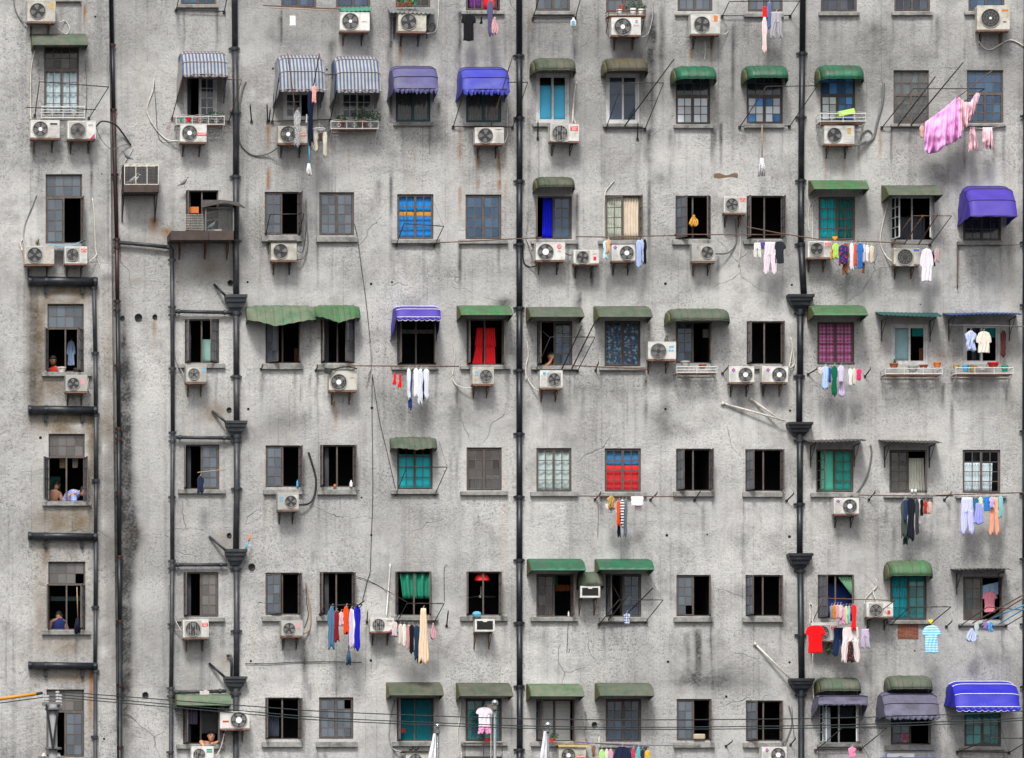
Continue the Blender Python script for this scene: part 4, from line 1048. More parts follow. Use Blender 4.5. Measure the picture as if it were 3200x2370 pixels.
# laundry -------------------------------------------------------------------
TPL = {
 'tee': ([[(0,.34,.66),(.025,.22,.78),(.07,.13,.87),(.22,.02,.98),(.33,.0,1.0),(.345,.16,.84),(.65,.17,.83),(1,.15,.85)]], .05),
 'shirt': ([[(0,.36,.64),(.05,.18,.82),(.3,.04,.96),(.52,.0,1.0),(.55,.16,.84),(1,.13,.87)]], .05),
 'side': ([[(0,.40,.62),(1,.12,1.0)]], .065),
 'long': ([[(0,.3,.9),(.05,.2,.95),(.5,.12,.9),(.8,.05,.85),(1,.0,.8)]], .06),
 'trousers': ([[(0,.12,.90),(.30,.08,.92),(.36,.07,.93),(.40,.06,.50),(.7,.03,.46),(1,.0,.40)],[(.34,.45,.93),(.40,.51,.94),(.7,.56,.97),(1,.62,1.0)]], .05),
 'towel': ([[(0,0,.98),(.5,.02,1.0),(1,.0,.97)]], .025),
 'sock': ([[(0,.3,.75),(.55,.3,.72),(.75,.15,.8),(.9,.05,.85),(1,.2,.7)]], .035),
 'bag': ([[(0,.42,.58),(.2,.3,.66),(.45,.1,.9),(.8,0,1),(.95,.12,.9),(1,.25,.75)]], .10),
 'briefs': ([[(0,.02,.98),(.35,.0,1.0),(.7,.25,.75),(1,.38,.62)]], .03),
 'skirt': ([[(0,.25,.75),(.1,.22,.78),(1,.0,1.0)]], .07),
 'mop': ([[(0,.35,.65),(.2,.2,.8),(.6,.08,.92),(1,.0,1.0)]], .09),
}
def garment(t, kind, x0, y0, x1, y1, mat, label, cat=None, d=.62, grp=None, tilt=0.0, th=None, name=None, hook=True, b=None):
    strips, th0 = TPL[kind]; th = th or th0; m = MB()
    if kind in ('side', 'long'):           # folded garments hanging edge-on: each falls in its own way
        r1, r2, r3, r4 = [RN.random() for _ in range(4)]
        sh = .06 + .10*r1
        strips = [[(0, .40 - .1*r2, .60 + .1*r3), (sh*.6, .22, .80), (sh, .10*r2, 1 - .10*r3), (.32 + .1*r1, .02 + .10*r3, .98 - .08*r2), (.40 + .1*r1, .10 + .12*r4, .90 - .14*r1), (.72, .06 + .16*r2, .92 - .12*r4), (.72 + .22*r3, .04 + .12*r1, .96 - .2*r2), (1, .06 + .4*r4*r2, .98 - .42*(1 - r4)*r3)]]
    ph = RN.uniform(0, 6); nf = RN.choice((2.5, 3, 3.5, 4))
    for st in strips:
        vs = [s_[0] for s_ in st]; rows = []
        n = max(8, int((28 if kind in ('tee', 'shirt') else 14)*(vs[-1] - vs[0]))); c = 16
        for i in range(n + 1):
            v = vs[0] + (vs[-1] - vs[0])*i/n
            ul = float(np.interp(v, vs, [s_[1] for s_ in st])); ur = float(np.interp(v, vs, [s_[2] for s_ in st]))
            jl, jr = (.008 if kind in ('tee', 'shirt') else .022)*sin(v*13 + ph), (.008 if kind in ('tee', 'shirt') else .022)*sin(v*11 + ph*2)
            row = []; bk = []
            for k in range(c + 1):
                w_ = k/c; u = ul + jl + (ur + jr - ul - jl)*w_
                hem = (.01 if kind in ('tee', 'shirt', 'towel') else .045)*sin(w_*(5 + nf) + ph)*(i >= n - 1) + tilt*(u - .5)
                p = P(t, x0 + (x1 - x0)*u, y0 + (y1 - y0)*(v + hem), d, b)
                pf = max(.02, sin(pi*w_))**.35
                fold = .8*sin(w_*nf*2*pi + ph + v*2.5 + sin(v*7 + ph))*min(1, .3 + v)
                row.append(p + Vector((0, -th*(.5*pf + .45*fold*pf) - .003, 0)))
                bk.append(p + Vector((0, th*(.5*pf - .45*fold*pf) + .003, 0)))
            rows.append(row + bk[::-1])
        o = len(m.v); m.loft(rows, closed=True); w2 = len(rows[0]); L = len(rows) - 1
        h = w2//2
        for base_, flip in ((o, 1), (o + L*w2, 0)):
            for k in range(h - 1):
                f = (base_ + k, base_ + k + 1, base_ + w2 - 2 - k, base_ + w2 - 1 - k); m.f.append(f[::-1] if flip else f)
    if isinstance(mat, tuple): mat = cloth(mat)
    cat = cat or {'tee': 'shirt', 'shirt': 'shirt', 'side': 'clothing', 'long': 'clothing', 'trousers': 'trousers', 'towel': 'towel', 'sock': 'sock', 'bag': 'bag', 'briefs': 'underwear', 'skirt': 'skirt', 'mop': 'mop'}[kind]
    o = m.build(name or cat.replace(' ', '_'), mat, smooth=True)
    tag(o, label, cat, grp or 'laundry hung out to dry')
    if hook and kind in ('tee', 'shirt', 'side', 'long', 'trousers', 'skirt'):
        nmid = (TPL[kind][0][0][0][1] + TPL[kind][0][0][0][2])/2
        p = P(t, x0 + (x1 - x0)*nmid, y0, d, b)
        hk = MB(); hk.tube([p + Vector((-.05, 0, -.02)), p + Vector((0, 0, .015)), p + Vector((.05, 0, -.02))], .004, 4)
        hk.tube([p + Vector((0, 0, .012)), p + Vector((0, 0, .05)), p + Vector((.018, 0, .068)), p + Vector((.03, 0, .05))], .004, 4)
        hk.build('hanger', bright, o)
    return o
def curtain(t, x0, y0, x1, y1, mat, label, d=-.125, pl=6, amp=.02, xa=None, xb=None, cat='curtain', name='curtain', grp='curtains and blinds behind the windows', flat=False):
    """pleated cloth hanging just inside the opening; xa/xb = left/right edges at the bottom"""
    xa = x0 if xa is None else xa; xb = x1 if xb is None else xb
    if isinstance(mat, tuple): mat = cloth(mat)
    rows = []; n = max(10, pl*6); ph = RN.uniform(0, 6)
    for i in range(n + 1):
        u = i/n; row = []
        for j in range(7):
            v = j/6; q = P(t, (x0 + (x1-x0)*u)*(1-v) + (xa + (xb-xa)*u)*v, y0 + (y1-y0)*v, d)
            row.append(q + Vector((0, (0 if flat else amp*sin(u*pl*2*pi + ph + .5*sin(v*3))), 0)))
        rows.append(row)
    o = MB().loft(rows).build(name, mat, smooth=True, solid=.005)
    return tag(o, label, cat, grp)
# plants, pots, small things ---------------------------------------------------
def pot(t, x0, y0, x1, y1, mat, label, d=.35, name='flower_pot', cat='flower pot'):
    a = P(t, x0, y0, d); c = P(t, x1, y1, d); xm, r_ = (a.x + c.x)/2, (c.x - a.x)/2
    m = MB(); h = a.z - c.z
    rows = []
    for f, q in ((0, .68), (.72, .9), (.74, 1.0), (1.0, 1.0), (1.0, .86), (.8, .8)):
        rows.append([(xm + r_*q*cos(2*pi*k/14), -d + r_*q*sin(2*pi*k/14), c.z + h*f) for k in range(14)])
    m.loft(rows, closed=True); m.f.append(tuple(reversed(range(14)))); k = len(m.v) - 14; m.f.append(tuple(range(k, k + 14)))
    return tag(m.build(name, mat), label, cat, 'pots standing outside the windows')
def plant(t, x0, y0, x1, y1, label, n=60, d=.35, mat=None, size=.06, depth=.14):
    a = P(t, x0, y0, d); c = P(t, x1, y1, d); e = empty('potted_plant', ((a.x + c.x)/2, -d, c.z), label, 'plant', 'plants at the windows')
    m = MB(); s_ = MB(); r_ = random.Random(int(x0 + y0)); xm = (a.x + c.x)/2
    for k in range(5):
        s_.tube([(xm + r_.uniform(-.3, .3)*(c.x - a.x)*.5, -d, c.z), (r_.uniform(a.x, c.x), -d + r_.uniform(-depth, depth)*.5, c.z + (a.z - c.z)*r_.uniform(.5, .95))], .006, 4)
    s_.build('stem', leaf, e)
    for k in range(n):
        u = r_.random(); x = a.x + (c.x - a.x)*u; hgt = .4 + .6*sin(pi*u)**.6 * r_.uniform(.6, 1)
        p = Vector((x, -d + r_.uniform(-depth, depth), c.z + (a.z - c.z)*r_.random()*hgt))
        v1 = Vector((r_.uniform(-1, 1), r_.uniform(-1, .3), r_.uniform(-.4, 1))).normalized()*size*r_.uniform(.6, 1.3); v2 = v1.cross(Vector((r_.uniform(-1, 1), r_.uniform(-1, 1), .4))).normalized()*size*.34
        m.add([p - v1*.5, p + v2, p + v1*.6, p - v2], [(0, 1, 2, 3)])
    m.build('foliage', mat or leaf, e)
    return e
def basket(t, x0, y0, x1, y1, label, d=.45, mat=None, rows=3, posts=4, shelf=True, feet=True, orn=False, y0b=0):
    """metal window-box rack: front rails, posts, slatted floor, feet against the wall"""
    mat = mat or bright; a = P(t, x0, y0, d); c = P(t, x1, y1, d); X0, X1, Z0, Z1 = a.x, c.x, c.z, a.z
    e = empty('balcony_rack', ((X0+X1)/2, -.01, Z0), label, 'plant rack', 'metal racks under the windows')
    for k in range(rows):
        z = Z0 + (Z1 - Z0)*k/max(1, rows - 1)
        MB().tube([(X0, -.03, z), (X0, -d, z), (X1, -d, z), (X1, -.03, z)], .013 if k in (0, rows - 1) else .009, 5).build('rail', mat, e)
    for k in range(posts):
        x = X0 + (X1 - X0)*k/(posts - 1); MB().tube([(x, -d, Z0 - .02), (x, -d, Z1 + .03)], .010, 6).build('post', mat, e)
        if orn and k < posts - 1:
            xm = x + (X1 - X0)/(posts - 1)/2; w_ = (X1 - X0)/(posts - 1)*.5
            MB().tube([(xm - w_, -d, Z1 - .01)] + [(xm + w_*cos(q), -d, Z1 + .045*sin(q)) for q in np.linspace(pi, 0, 9)], .005, 4).ring((xm, -d, (Z0 + Z1)/2), .045, .006, 14, 4).tube([(xm, -d, Z0 + .02), (xm, -d, Z1 - .02)], .006, 4).build('ornament', mat, e)
    s_ = MB()
    if shelf:
        for k in range(7): y = -.04 - (d - .05)*k/6; s_.box((X0, y - .012, Z0 - .012), (X1, y + .012, Z0 - .002))
        s_.build('shelf_slats', rust, e)
    if feet:
        for x in (X0 + .02, X1 - .02): MB().tube([(x, -d + .02, Z0 - .01), (x, -.03, Z0 - .30), (x, -.02, Z0 - .34)], .011, 5).build('strut', mat, e)
    return e
def bird(t, x, y, size, label, flip=1, d=.5, b=None, mat=None):
    """standing pigeon: one lofted body from tail to beak"""
    p = P(t, x, y, d, b); s_ = size
    sec = [(-.62, .10, .02, .03), (-.40, .20, .05, .05), (-.15, .34, .14, .15), (.08, .46, .18, .20), (.24, .60, .14, .15), (.30, .76, .085, .09), (.34, .88, .09, .085), (.42, .93, .075, .06), (.50, .91, .02, .02), (.58, .88, .006, .006)]
    rows = []
    for (u, z, ry, rz) in sec:
        rows.append([p + Vector((flip*u*s_, ry*s_*cos(2*pi*k/10), (z + rz*sin(2*pi*k/10))*s_)) for k in range(10)])
    m = MB().loft(rows, closed=True)
    for q in (-.05, .05): m.tube([p + Vector((.05*flip*s_, q*s_, .30*s_)), p + Vector((.07*flip*s_, q*s_, .02*s_)), p + Vector((.18*flip*s_, q*s_, .0))], .018*s_, 5)
    o = m.build('pigeon', mat or MATS.get('pigeon') or pm('pigeon', (.13, .135, .16), .7, .5, 30), smooth=True)
    return tag(o, label, 'bird', 'pigeons')
def simple(t, x0, y0, x1, y1, mat, name, label, cat, d=.3, dep=.12, grp=None, bev=.01, rnd_=False):
    a = P(t, x0, y0, d); c = P(t, x1, y1, d)
    if rnd_:
        xm, r_ = (a.x + c.x)/2, (c.x - a.x)/2; m = MB(); h = a.z - c.z
        m.loft([[(xm + r_*q*cos(2*pi*k/12), -d + r_*q*sin(2*pi*k/12), c.z + h*f) for k in range(12)] for f, q in ((0, .94), (.05, 1), (.62, 1), (.78, .45), (.84, .4), (1, .4))], closed=True)
        m.f.append(tuple(reversed(range(12)))); k = len(m.v) - 12; m.f.append(tuple(range(k, k + 12)))
        o = m.build(name, mat, smooth=False)
    else:
        o = MB().box((a.x, -d, c.z), (c.x, -d + dep, a.z)).build(name, mat, bevel=bev)
    return tag(o, label, cat, grp)
# ------------------------------------------------------------------ drainpipes
drainpipe('thin rust red and black drainpipe at the corner of the projecting bay', [
  (17, [('00',928,-1400),('00',966,390)], pipe_blk), (17, [('00',966,390),('00',977,950)], pipe_blk), (17, [('00',977,950),('00',990,1500),('10',1004,470)], pipe_red), (17, [('10',1004,470),('10',1010,1000)], pipe_red),
  (17, [('10',1010,1000),('20',1022,470)], pipe_blk), (17, [('20',1022,470),('20',1025,1560)], pipe_blk), (18, [('20',1025,1560),('30',1031,480)], pipe_blk), (18, [('30',1031,480),('30',1034,6600)], pipe_blk)],
  [('00',966,388,17),('00',976,946,17),('00',990,1503,17),('10',1006,464,17),('10',1008,533,17),('10',1010,996,17),('10',1010,1072,17),('10',1016,1548,17),('20',1022,468,17),('20',1023,556,17),('20',1024,1016,17),('20',1030,1570,18),('30',1031,474,18),('30',1034,1022,18),('30',1034,1104,18),('30',1033,1556,18)], pipe_red)
drainpipe('slim black drainpipe fed by a side branch below the pigeon loft', [
  (17, [('10',1024,490),('10',1300,515),('10',1440,532)]), (19, [('10',1430,530),('10',1466,534),('10',1478,556),('10',1480,640)]), (18, [('10',1480,640),('10',1483,1100),('20',1486,500)]), (18, [('20',1486,500),('20',1482,1050),('20',1482,1610)]), (18, [('20',1482,1610),('30',1478,500),('30',1472,1050)]), (18, [('30',1472,1050),('30',1466,6600)])],
  [('10',1480,640,18),('10',1483,1045,18),('10',1484,1115,18),('10',1485,1575,18),('20',1486,503,18),('20',1485,575,18),('20',1482,1058,18),('20',1482,1608,18),('30',1478,18,18),('30',1478,500,18),('30',1472,1050,18),('30',1471,1118,18),('30',1467,1600,18)], pipe_grey)
bx = [('10',1510,1084,1992,1094),('20',1518,543,1984,549),('20',1505,1640,1955,1640),('30',1492,1086,1948,1074)]
for i, (t, x0, y0, x1, y1) in enumerate(bx):
    e = empty('branch_pipe', P(t, x0, y0, .13, 0), ['horizontal branch pipe above the window with an angled right casement', 'horizontal branch pipe above the window with the navy mop', 'horizontal branch pipe above the window with patched panes', 'horizontal branch pipe draped with a rag above the pale green awning'][i], 'pipe', 'branch pipes between the drainpipes')
    MB().tube([P(t, x0, y0, .13, 0), P(t, x1, y1, .13, 0)], .046, 10).build('pipe', pipe_grey, e, smooth=True)
    for f in (.06, .88):
        c = P(t, x0 + (x1-x0)*f, y0 + (y1-y0)*f, .13, 0); MB().tube([c - Vector((.03, 0, 0)), c + Vector((.03, 0, 0))], .062, 10).build('collar', pipe_grey, e)
drainpipe('tall black drainpipe with four hopper heads on the left', [
  (26, [('00',2008,-1400),('00',2022,420)]), (26, [('00',2022,420),('00',2030,980),('00',2030,1520)]), (26, [('00',2030,1520),('10',2030,475)]), (26, [('10',2030,475),('10',2032,945)]),
  (26, [('10',2032,1085),('20',2034,20)]), (26, [('20',2034,20),('20',2036,405)]), (26, [('20',2036,520),('20',2038,980),('20',2030,1510)]), (25, [('30',2034,15),('30',2036,560),('30',2034,955)]), (25, [('30',2030,1055),('30',2030,6600)])],
  [('00',2018,418,26),('00',2030,968,26),('00',2028,1520,26),('10',2032,476,26),('10',2034,1100,26),('20',2034,20,26),('20',2036,540,24),('20',2036,575,24),('20',2040,985,26),('30',2034,22,26),('30',2036,558,26),('30',2028,1100,25)], pipe_grey,
  hoppers=[('10',1938,940,2126,1090),('20',1942,402,2126,525),('20',1940,1506,2126,1640),('30',1928,950,2126,1068)])
drainpipe('thick black drainpipe running straight down the middle of the facade', [
  (26, [('02',60,-1400),('02',62,480)]), (26, [('02',62,480),('02',64,1015)]), (26, [('02',64,1015),('02',64,1560)]), (26, [('02',64,1560),('12',62,505)]), (26, [('12',62,505),('12',64,1055)]), (26, [('12',64,1055),('12',63,1590)]), (26, [('12',63,1590),('22',63,515)]), (26, [('22',63,515),('22',64,1055)]), (26, [('22',64,1055),('22',63,1600)]), (26, [('22',63,1600),('32',64,490)]), (26, [('32',64,490),('32',66,1035)]), (26, [('32',66,1035),('32',66,1580)]), (26, [('32',66,1580),('32',66,1760)])],
  [('02',62,480,26),('02',64,1015,26),('02',64,1560,26),('12',63,508,26),('12',64,1055,26),('12',63,1592,26),('22',63,513,26),('22',64,1055,26),('22',64,1600,26),('32',64,488,26),('32',66,1035,26),('32',66,1580,26)], pipe_blk)
drainpipe('black drainpipe with broad hopper heads right of the dark open windows', [
  (26, [('03',310,-1400),('03',296,460)]), (26, [('03',296,460),('03',288,1010),('03',285,1555)]), (27, [('03',285,1555),('13',284,505)]), (28, [('13',284,505),('13',309,945)]),
  (27, [('13',278,1065),('13',276,1640)]), (27, [('23',270,10),('23',268,420)]), (26, [('23',274,520),('23',274,1120)]), (26, [('23',274,1120),('23',272,1545)]), (27, [('33',278,40),('33',284,590),('33',290,968)]), (27, [('33',286,1070),('33',290,6600)])],
  [('03',296,460,26),('03',288,1010,26),('03',286,1555,26),('13',285,505,27),('13',278,1100,27),('23',272,15,27),('23',274,570,26),('23',274,1118,26),('33',278,42,26),('33',284,592,27),('33',286,1108,27)], pipe_blk,
  hoppers=[('13',168,938,396,1068),('23',166,414,384,530),('23',172,1542,386,1672),('33',184,966,398,1085)])
drainpipe('black drainpipe at the very right edge of the picture', [(22, [('03',2236,-1400),('03',2216,1000)]), (22, [('03',2216,1000),('13',2214,500)]), (22, [('13',2214,500),('13',2212,1030)]), (22, [('13',2212,1030),('23',2210,490)]), (22, [('23',2210,490),('23',2210,1590)]), (22, [('23',2210,1590),('33',2212,1040)]), (22, [('33',2212,1040),('33',2216,6600)])],
  [('03',2216,1000,22),('13',2214,490,22),('13',2212,1030,22),('23',2210,490,22),('23',2210,1030,22),('23',2210,1590,22),('33',2212,500,22),('33',2214,1040,22)], pipe_blk)
drainpipe('black drainpipe beside the brown stained column of tall windows', [(18, [('10',808,860),('10',820,1440)]), (18, [('10',820,1440),('20',824,300)]), (19, [('20',824,300),('20',826,910)]), (15, [('20',826,910),('20',822,1370)]), (19, [('20',826,1420),('30',822,350)]), (17, [('30',822,350),('30',818,850)]), (17, [('30',820,900),('30',818,6600)])],
  [('10',808,880,18),('10',820,1442,18),('20',824,345,19),('20',826,912,19),('20',828,1440,19),('30',822,352,18),('30',824,905,18),('30',816,1468,18)], pipe_grey, d=.10)
for i, (t, y0, y1) in enumerate((('10', 782, 862), ('20', 268, 340), ('20', 1360, 1424), ('30', 822, 884))):
    a = P(t, 255, (y0 + y1)/2, .13); c = P(t, 838, (y0 + y1)/2 + 8, .13); rr = (y1 - y0)/2/K/S
    e = empty('waste_trough', a, ['blue black trough under the two air conditioners of the bay', 'black trough below the pink labelled air conditioner', 'black trough under the window with the person in pale blue', 'black trough under the window with a broken pane'][i], 'trough', 'horizontal waste troughs on the bay')
    MB().tube([a, c], rr, 12).build('trunk', pipe_blk, e, smooth=True)
    MB().tube([a + Vector((0, 0, rr*.93)), c + Vector((0, 0, rr*.93))], .012, 5).build('rim', cab_grey, e)
    for f in (.0, .24, .96): p = a.lerp(c, f); MB().tube([p - Vector((.035, 0, 0)), p + Vector((.035, 0, 0))], rr*1.10, 12).build('collar', pipe_blk, e)
    for f in (.24, .78): p = a.lerp(c, f); MB().box((p.x - .035, -STEP - .1, p.z - rr - .18), (p.x + .035, -STEP - .002, p.z - rr*.7)).build('bracket', pipe_blk, e)
for t, x0, y0, x1, y1, lab, mt in (('10',1842,852,1942,950,'slanting black inlet pipe into the hopper below the pigeon loft',pipe_blk),('20',1826,316,1944,412,'slanting grey inlet pipe beside the crumbled plaster patch',pipe_grey),('20',1800,1395,1942,1516,'slanting inlet pipe opposite the blue handled stick',pipe_grey),('30',1800,836,1932,952,'slanting inlet pipe below the red badged air conditioner',pipe_blk)):
    tag(MB().tube([P(t, x0, y0, .03, 0), P(t, x1, y1, .24, 0)], .032, 8).build('inlet_pipe', mt, smooth=True), lab, 'pipe', 'inlet pipes to the hopper heads')
tag(MB().tube([P('30',1952,770,.05,0), P('30',1985,768,.1,0), P('30',1992,800,.12,0), P('30',1992,950,.14,0)], .034, 8).build('inlet_pipe', pipe_grey, smooth=True), 'short upright pipe dropping into the lowest hopper head on the left', 'pipe', 'inlet pipes to the hopper heads')
for t, x0, y0, x1, y1, lab in (('22',1815,250,2350,400,'long pale pipe slanting down to the hopper head on the right'),('22',2060,215,2310,395,'shorter grey pipe slanting beside the long pale one'),('32',2092,668,2392,965,'white pipe slanting to the hopper head above the grey lilac awning')):
    tag(MB().tube([P(t, x0, y0, .04, 0), P(t, x1, y1, .2, 0)], .024, 8).tube([P(t, x0, y0, .04, 0) - Vector((.03, 0, -.01)), P(t, x0, y0, .04, 0) + Vector((.03, 0, -.02))], .045, 8).build('inlet_pipe', cab_white if 'white' in lab or 'pale' in lab else pipe_grey, smooth=True), lab, 'pipe', 'inlet pipes to the hopper heads')
st = MB().tube([P('20',2112,1505,.28,0), P('20',2138,1440,.26,0)], .02, 7)
o = tag(st.build('stick', cyan_pl, smooth=True), 'orange and blue stick standing in a hopper head', 'stick')
MB().tube([P('20',2138,1440,.26,0), P('20',2156,1385,.24,0)], .024, 7).build('grip', orange_pl, o, smooth=True)
# holes and stubs in the wall
hm = pm('wall_hole_shadow', (.01, .01, .01), 1, .2, 4)
for t, x, y, r_ in (('00',820,145,9),('10',1190,1136,27),('10',1052,1140,14),('10',1332,1130,16),('10',1980,838,18),('10',2130,832,10),('11',990,848,11),('11',1170,832,9),('12',1320,846,12),('13',205,856,10),('20',348,546,13),('20',1970,305,16),('20',2136,300,11),('21',998,290,12),('21',992,1384,10),('21',908,1062,8),('22',1320,300,11),('22',1332,1386,12),('22',1680,1378,7),('23',190,313,10),('23',184,1398,13),('30',1250,1108,22),('30',896,1486,10),('30',2158,816,10),('30',2165,5,24),('31',988,812,12),('32',1342,822,11),('32',708,1362,18),('33',185,828,10),('32',1844,1122,11),('20',1970,1385,15),('00',875,1498,6),('01',145,592,8),('01',610,600,9),('21',886,1002,5),('13',1312,1024,6),('31',652,-120,5),('33',1262,728,7)):
    c = P(t, x, y, .0); rr = r_/K/S
    MB().disc(c + Vector((0, -.006, 0)), rr, 14, th=.005).build('hole', hm, bld)
    if r_ > 13: MB().ring(c + Vector((0, -.02, 0)), rr*1.05, .016, 16, 6).build('pipe_stub', pipe_blk, bld)
blk_s = pm('brick_red', (.24, .075, .04), .9, .35, 12, rnd=.25)
x0, y0, x1, y1 = 1114, 500, 1295, 626
for r_ in range(11):
    off = .5*(r_ % 2)
    for c_ in range(-1, 4):
        fa, fb = max(0, (c_ + off)/3.5), min(1, (c_ + 1 + off)/3.5)
        if fb - fa < .06: continue
        a = P('33', x0 + (x1-x0)*fa + 2, y0 + (y1-y0)*r_/11 + 1.5); c = P('33', x0 + (x1-x0)*fb - 2, y0 + (y1-y0)*(r_+1)/11 - 1.5)
        MB().box((a.x, -.012 - RN.uniform(0, .006), c.z), (c.x, .02, a.z)).build('brick', blk_s, bld)
a = P('33', x0, y0); c = P('33', x1, y1); MB().box((a.x, -.004, c.z), (c.x, .03, a.z)).build('mortar', concrete, bld)
o = MB()
for k in range(9): 
    u = k/8; o.v.append(tuple(P('02', 1738 + 205*u, 1500 - 10*sin(u*9), .006)))
for k in range(9):
    u = 1 - k/8; o.v.append(tuple(P('02', 1738 + 205*u, 1530 + 6*sin(u*7), .006)))
o.f.append(tuple(range(18))); 
o.build('exposed_brick', pm('exposed_brick', (.16, .105, .07), .9, .4, 10, bump=.5), bld)

# ------------------------------------------------------------------ awnings
box_awning('00', 288, 752, 297, 372, 388, .50, 'grey', 'green hood awning directly below the topmost air conditioner of the bay')
for t, x0, x1, yt, yf, yl, d, c_, lab in (
 ('13',400,868,-40,10,30,.72,'green','light green box awning above the teal curtained window'),('13',1045,1503,3,62,82,.9,'grey','mossy box awning above the white framed open window'),
 ('11',1770,2209,1037,1092,1114,.75,'green','green box awning above the red curtains'),('12',165,620,1050,1104,1130,.75,'grey','streaky green box awning above a leaning arm'),('12',752,1208,1043,1108,1130,.8,'grey','green box awning with orange end above the blue flowered curtains'),
 ('13',402,857,1035,1088,1116,.9,'green','clean green box awning above the pink gingham curtains'),('32',172,632,-60,10,35,.72,'bright','green box awning above the window with purple curtain'),('32',757,1222,-58,0,30,.72,'bright','green box awning right of the domed hood'),
 ('30',1527,1985,1106,1120,1196,.6,'pale','pale green awning above the person at the sill'),('31',1157,1612,1003,1078,1110,.68,'dark','mossy box awning above the teal corrugated panels'),('31',1762,2209,1008,1085,1116,.72,'dark','mossy box awning above the hanging pink shorts'),
 ('32',167,620,1015,1082,1118,.75,'pale','patchy green box awning above the white slatted blind'),('32',760,1222,1008,1078,1114,.75,'grey','grey green box awning right of the patchy one in the bottom row')):
    box_awning(t, x0, x1, yt, yf, yl, d, c_, lab)
for t, x0, x1, yt, yb, d, c_, lab in (
 ('02',150,527,512,650,.80,'dark','dark rounded awning above the bright blue blinds'),('02',765,1147,513,652,.80,'brown','brown rounded awning above the white sliding window'),('02',1360,1735,582,722,.80,'bright','half greyed rounded awning above the first paper pasted window'),('02',1968,2347,578,716,.85,'bright','green rounded awning above the second paper pasted window'),
 ('03',398,800,572,718,.75,'bright','bright green rounded awning above the rack with a lime box'),('12',176,520,-64,48,.75,'dark','rounded awning above the window with the bright blue curtain'),('12',1308,1855,1066,1192,.72,'grey','long weathered rounded awning above the animal marked air conditioner'),
 ('33',992,1392,-45,103,.72,'green','green rounded awning with a crumpled bag on top'),('33',395,775,962,1090,.72,'grey','rounded green awning stacked over the torn lilac canopy'),('33',995,1390,945,1074,.72,'grey','rounded green awning stacked over the sagging grey lilac canopy'),('32',556,775,50,180,.5,'grey','small domed hood over the boxy through wall air conditioner')):
    barrel_awning(t, x0, x1, yt, yb, d, c_, lab, ribs=4 if x1 - x0 < 300 else 7)
tag(MB().loft([[P('33', 1195 + 60*u, 5 - 30*v + 8*sin(u*9), .25 + .1*v) for u in (0, .3, .6, 1)] for v in (0, .5, 1)]).build('crumpled_bag', white_pl, solid=.03), 'crumpled white and red bag lying on a green rounded awning', 'bag')
canopy('00', 1572, 1962, 447, 640, 664, 890, 1.0, stripe, 'blue and white striped awning beside the tall left drainpipe', sc_=5)
canopy('01', 207, 598, 477, 770, 792, 930, 1.0, stripe, 'blue and white striped awning crossed by two poles', sc_=7)
canopy('01', 697, 1078, 487, 775, 800, 930, 1.0, stripe, 'blue and white striped awning above the white window box', sc_=7)
canopy('01', 1192, 1570, 574, 765, 815, 880, .95, fab_purple, 'faded violet awning with a tattered valance', trim=piping_d, ragged=.7)
canopy('01', 1785, 2185, 584, 770, 828, 880, .95, fab_blue, 'bright blue awning with a frayed valance', trim=piping_d, ragged=.7)
canopy('13', 1745, 2148, 10, 262, 272, 350, 1.3, fab_violet, 'large violet canopy at the right end of the third row', trim=piping_d, sc_=3)
canopy('11', 1215, 1592, 1046, 1135, 1166, 1340, .85, fab_violet, 'violet awning with white scalloped edge', trim=piping_w, sc_=8, prof=[(.02,.95),(.4,1.0),(.9,.62),(1.0,0)])
canopy('33', 440, 862, 1118, 1190, 1200, 1322, .8, fab_grey, 'torn lilac canopy hanging from its frame over the white curtain', trim=piping_d, prof=[(.02,1.0),(.55,1.0),(.95,.85),(1.0,0)], ragged=.5)
canopy('33', 1012, 1480, 1082, 1285, 1325, 1330, 1.0, fab_grey, 'sagging grey lilac canopy over the window with a pink flower', trim=piping_d, ragged=.35)
canopy('33', 1622, 2172, 992, 1212, 1252, 1200, 1.15, fab_royal, 'royal blue awning with white stripes and scalloped edge', trim=piping_w, sc_=10)
MB().loft([[P('33', 2035 + 85*u + 8*v, 1018 + 58*v + 4*sin(u*6), .62 + .22*v) for u in (0, .5, 1)] for v in (0, .5, 1)]).build('red_patch', red_pl, solid=.012); o = bpy.data.objects['red_patch']; tag(o, 'small red cloth lying on the royal blue awning', 'cloth')
pleat_awning('11', (-58, 170, 182, 535), 1036, (1150, 1216, 1214, 1146), .7, 'pale', 'long pleated awning with a notch above the ajar casement')
pleat_awning('11', (525, 710, 915), 1034, (1118, 1186, 1128), .7, 'green', 'greener pleated awning sagging to a point')
pleat_awning('21', (1182, 1385, 1395, 1575), 543, (632, 656, 654, 632), .62, 'grey', 'pleated mossy awning above the cyan blinds')
dk = pm('sheet_dark_bitumen', (.05, .046, .044), .8, .4, 5, dirt=((.11, .09, .07), .3, 5)); gs = pm('sheet_dark_green', (.012, .07, .062), .6, .3, 5); bs_ = pm('sheet_navy_blue', (.02, .05, .17), .6, .3, 5)
sheet_awning('13', 975, 1505, 1092, 1122, .75, gs, 'dark green corrugated sheet awning over the half open sliding window')
sheet_awning('13', 1560, 2195, 1098, 1112, .8, bs_, 'blue corrugated sheet awning above the cream and blue washing')
sheet_awning('23', 362, 850, 562, 578, .75, dk, 'dark sheet awning over the mint green blind')
sheet_awning('23', 1000, 1500, 568, 584, .75, dk, 'dark sheet awning over the cream curtains')
sheet_awning('33', 1620, 2095, 22, 30, .7, dk, 'warped dark sheet awning over the cyan shirt')
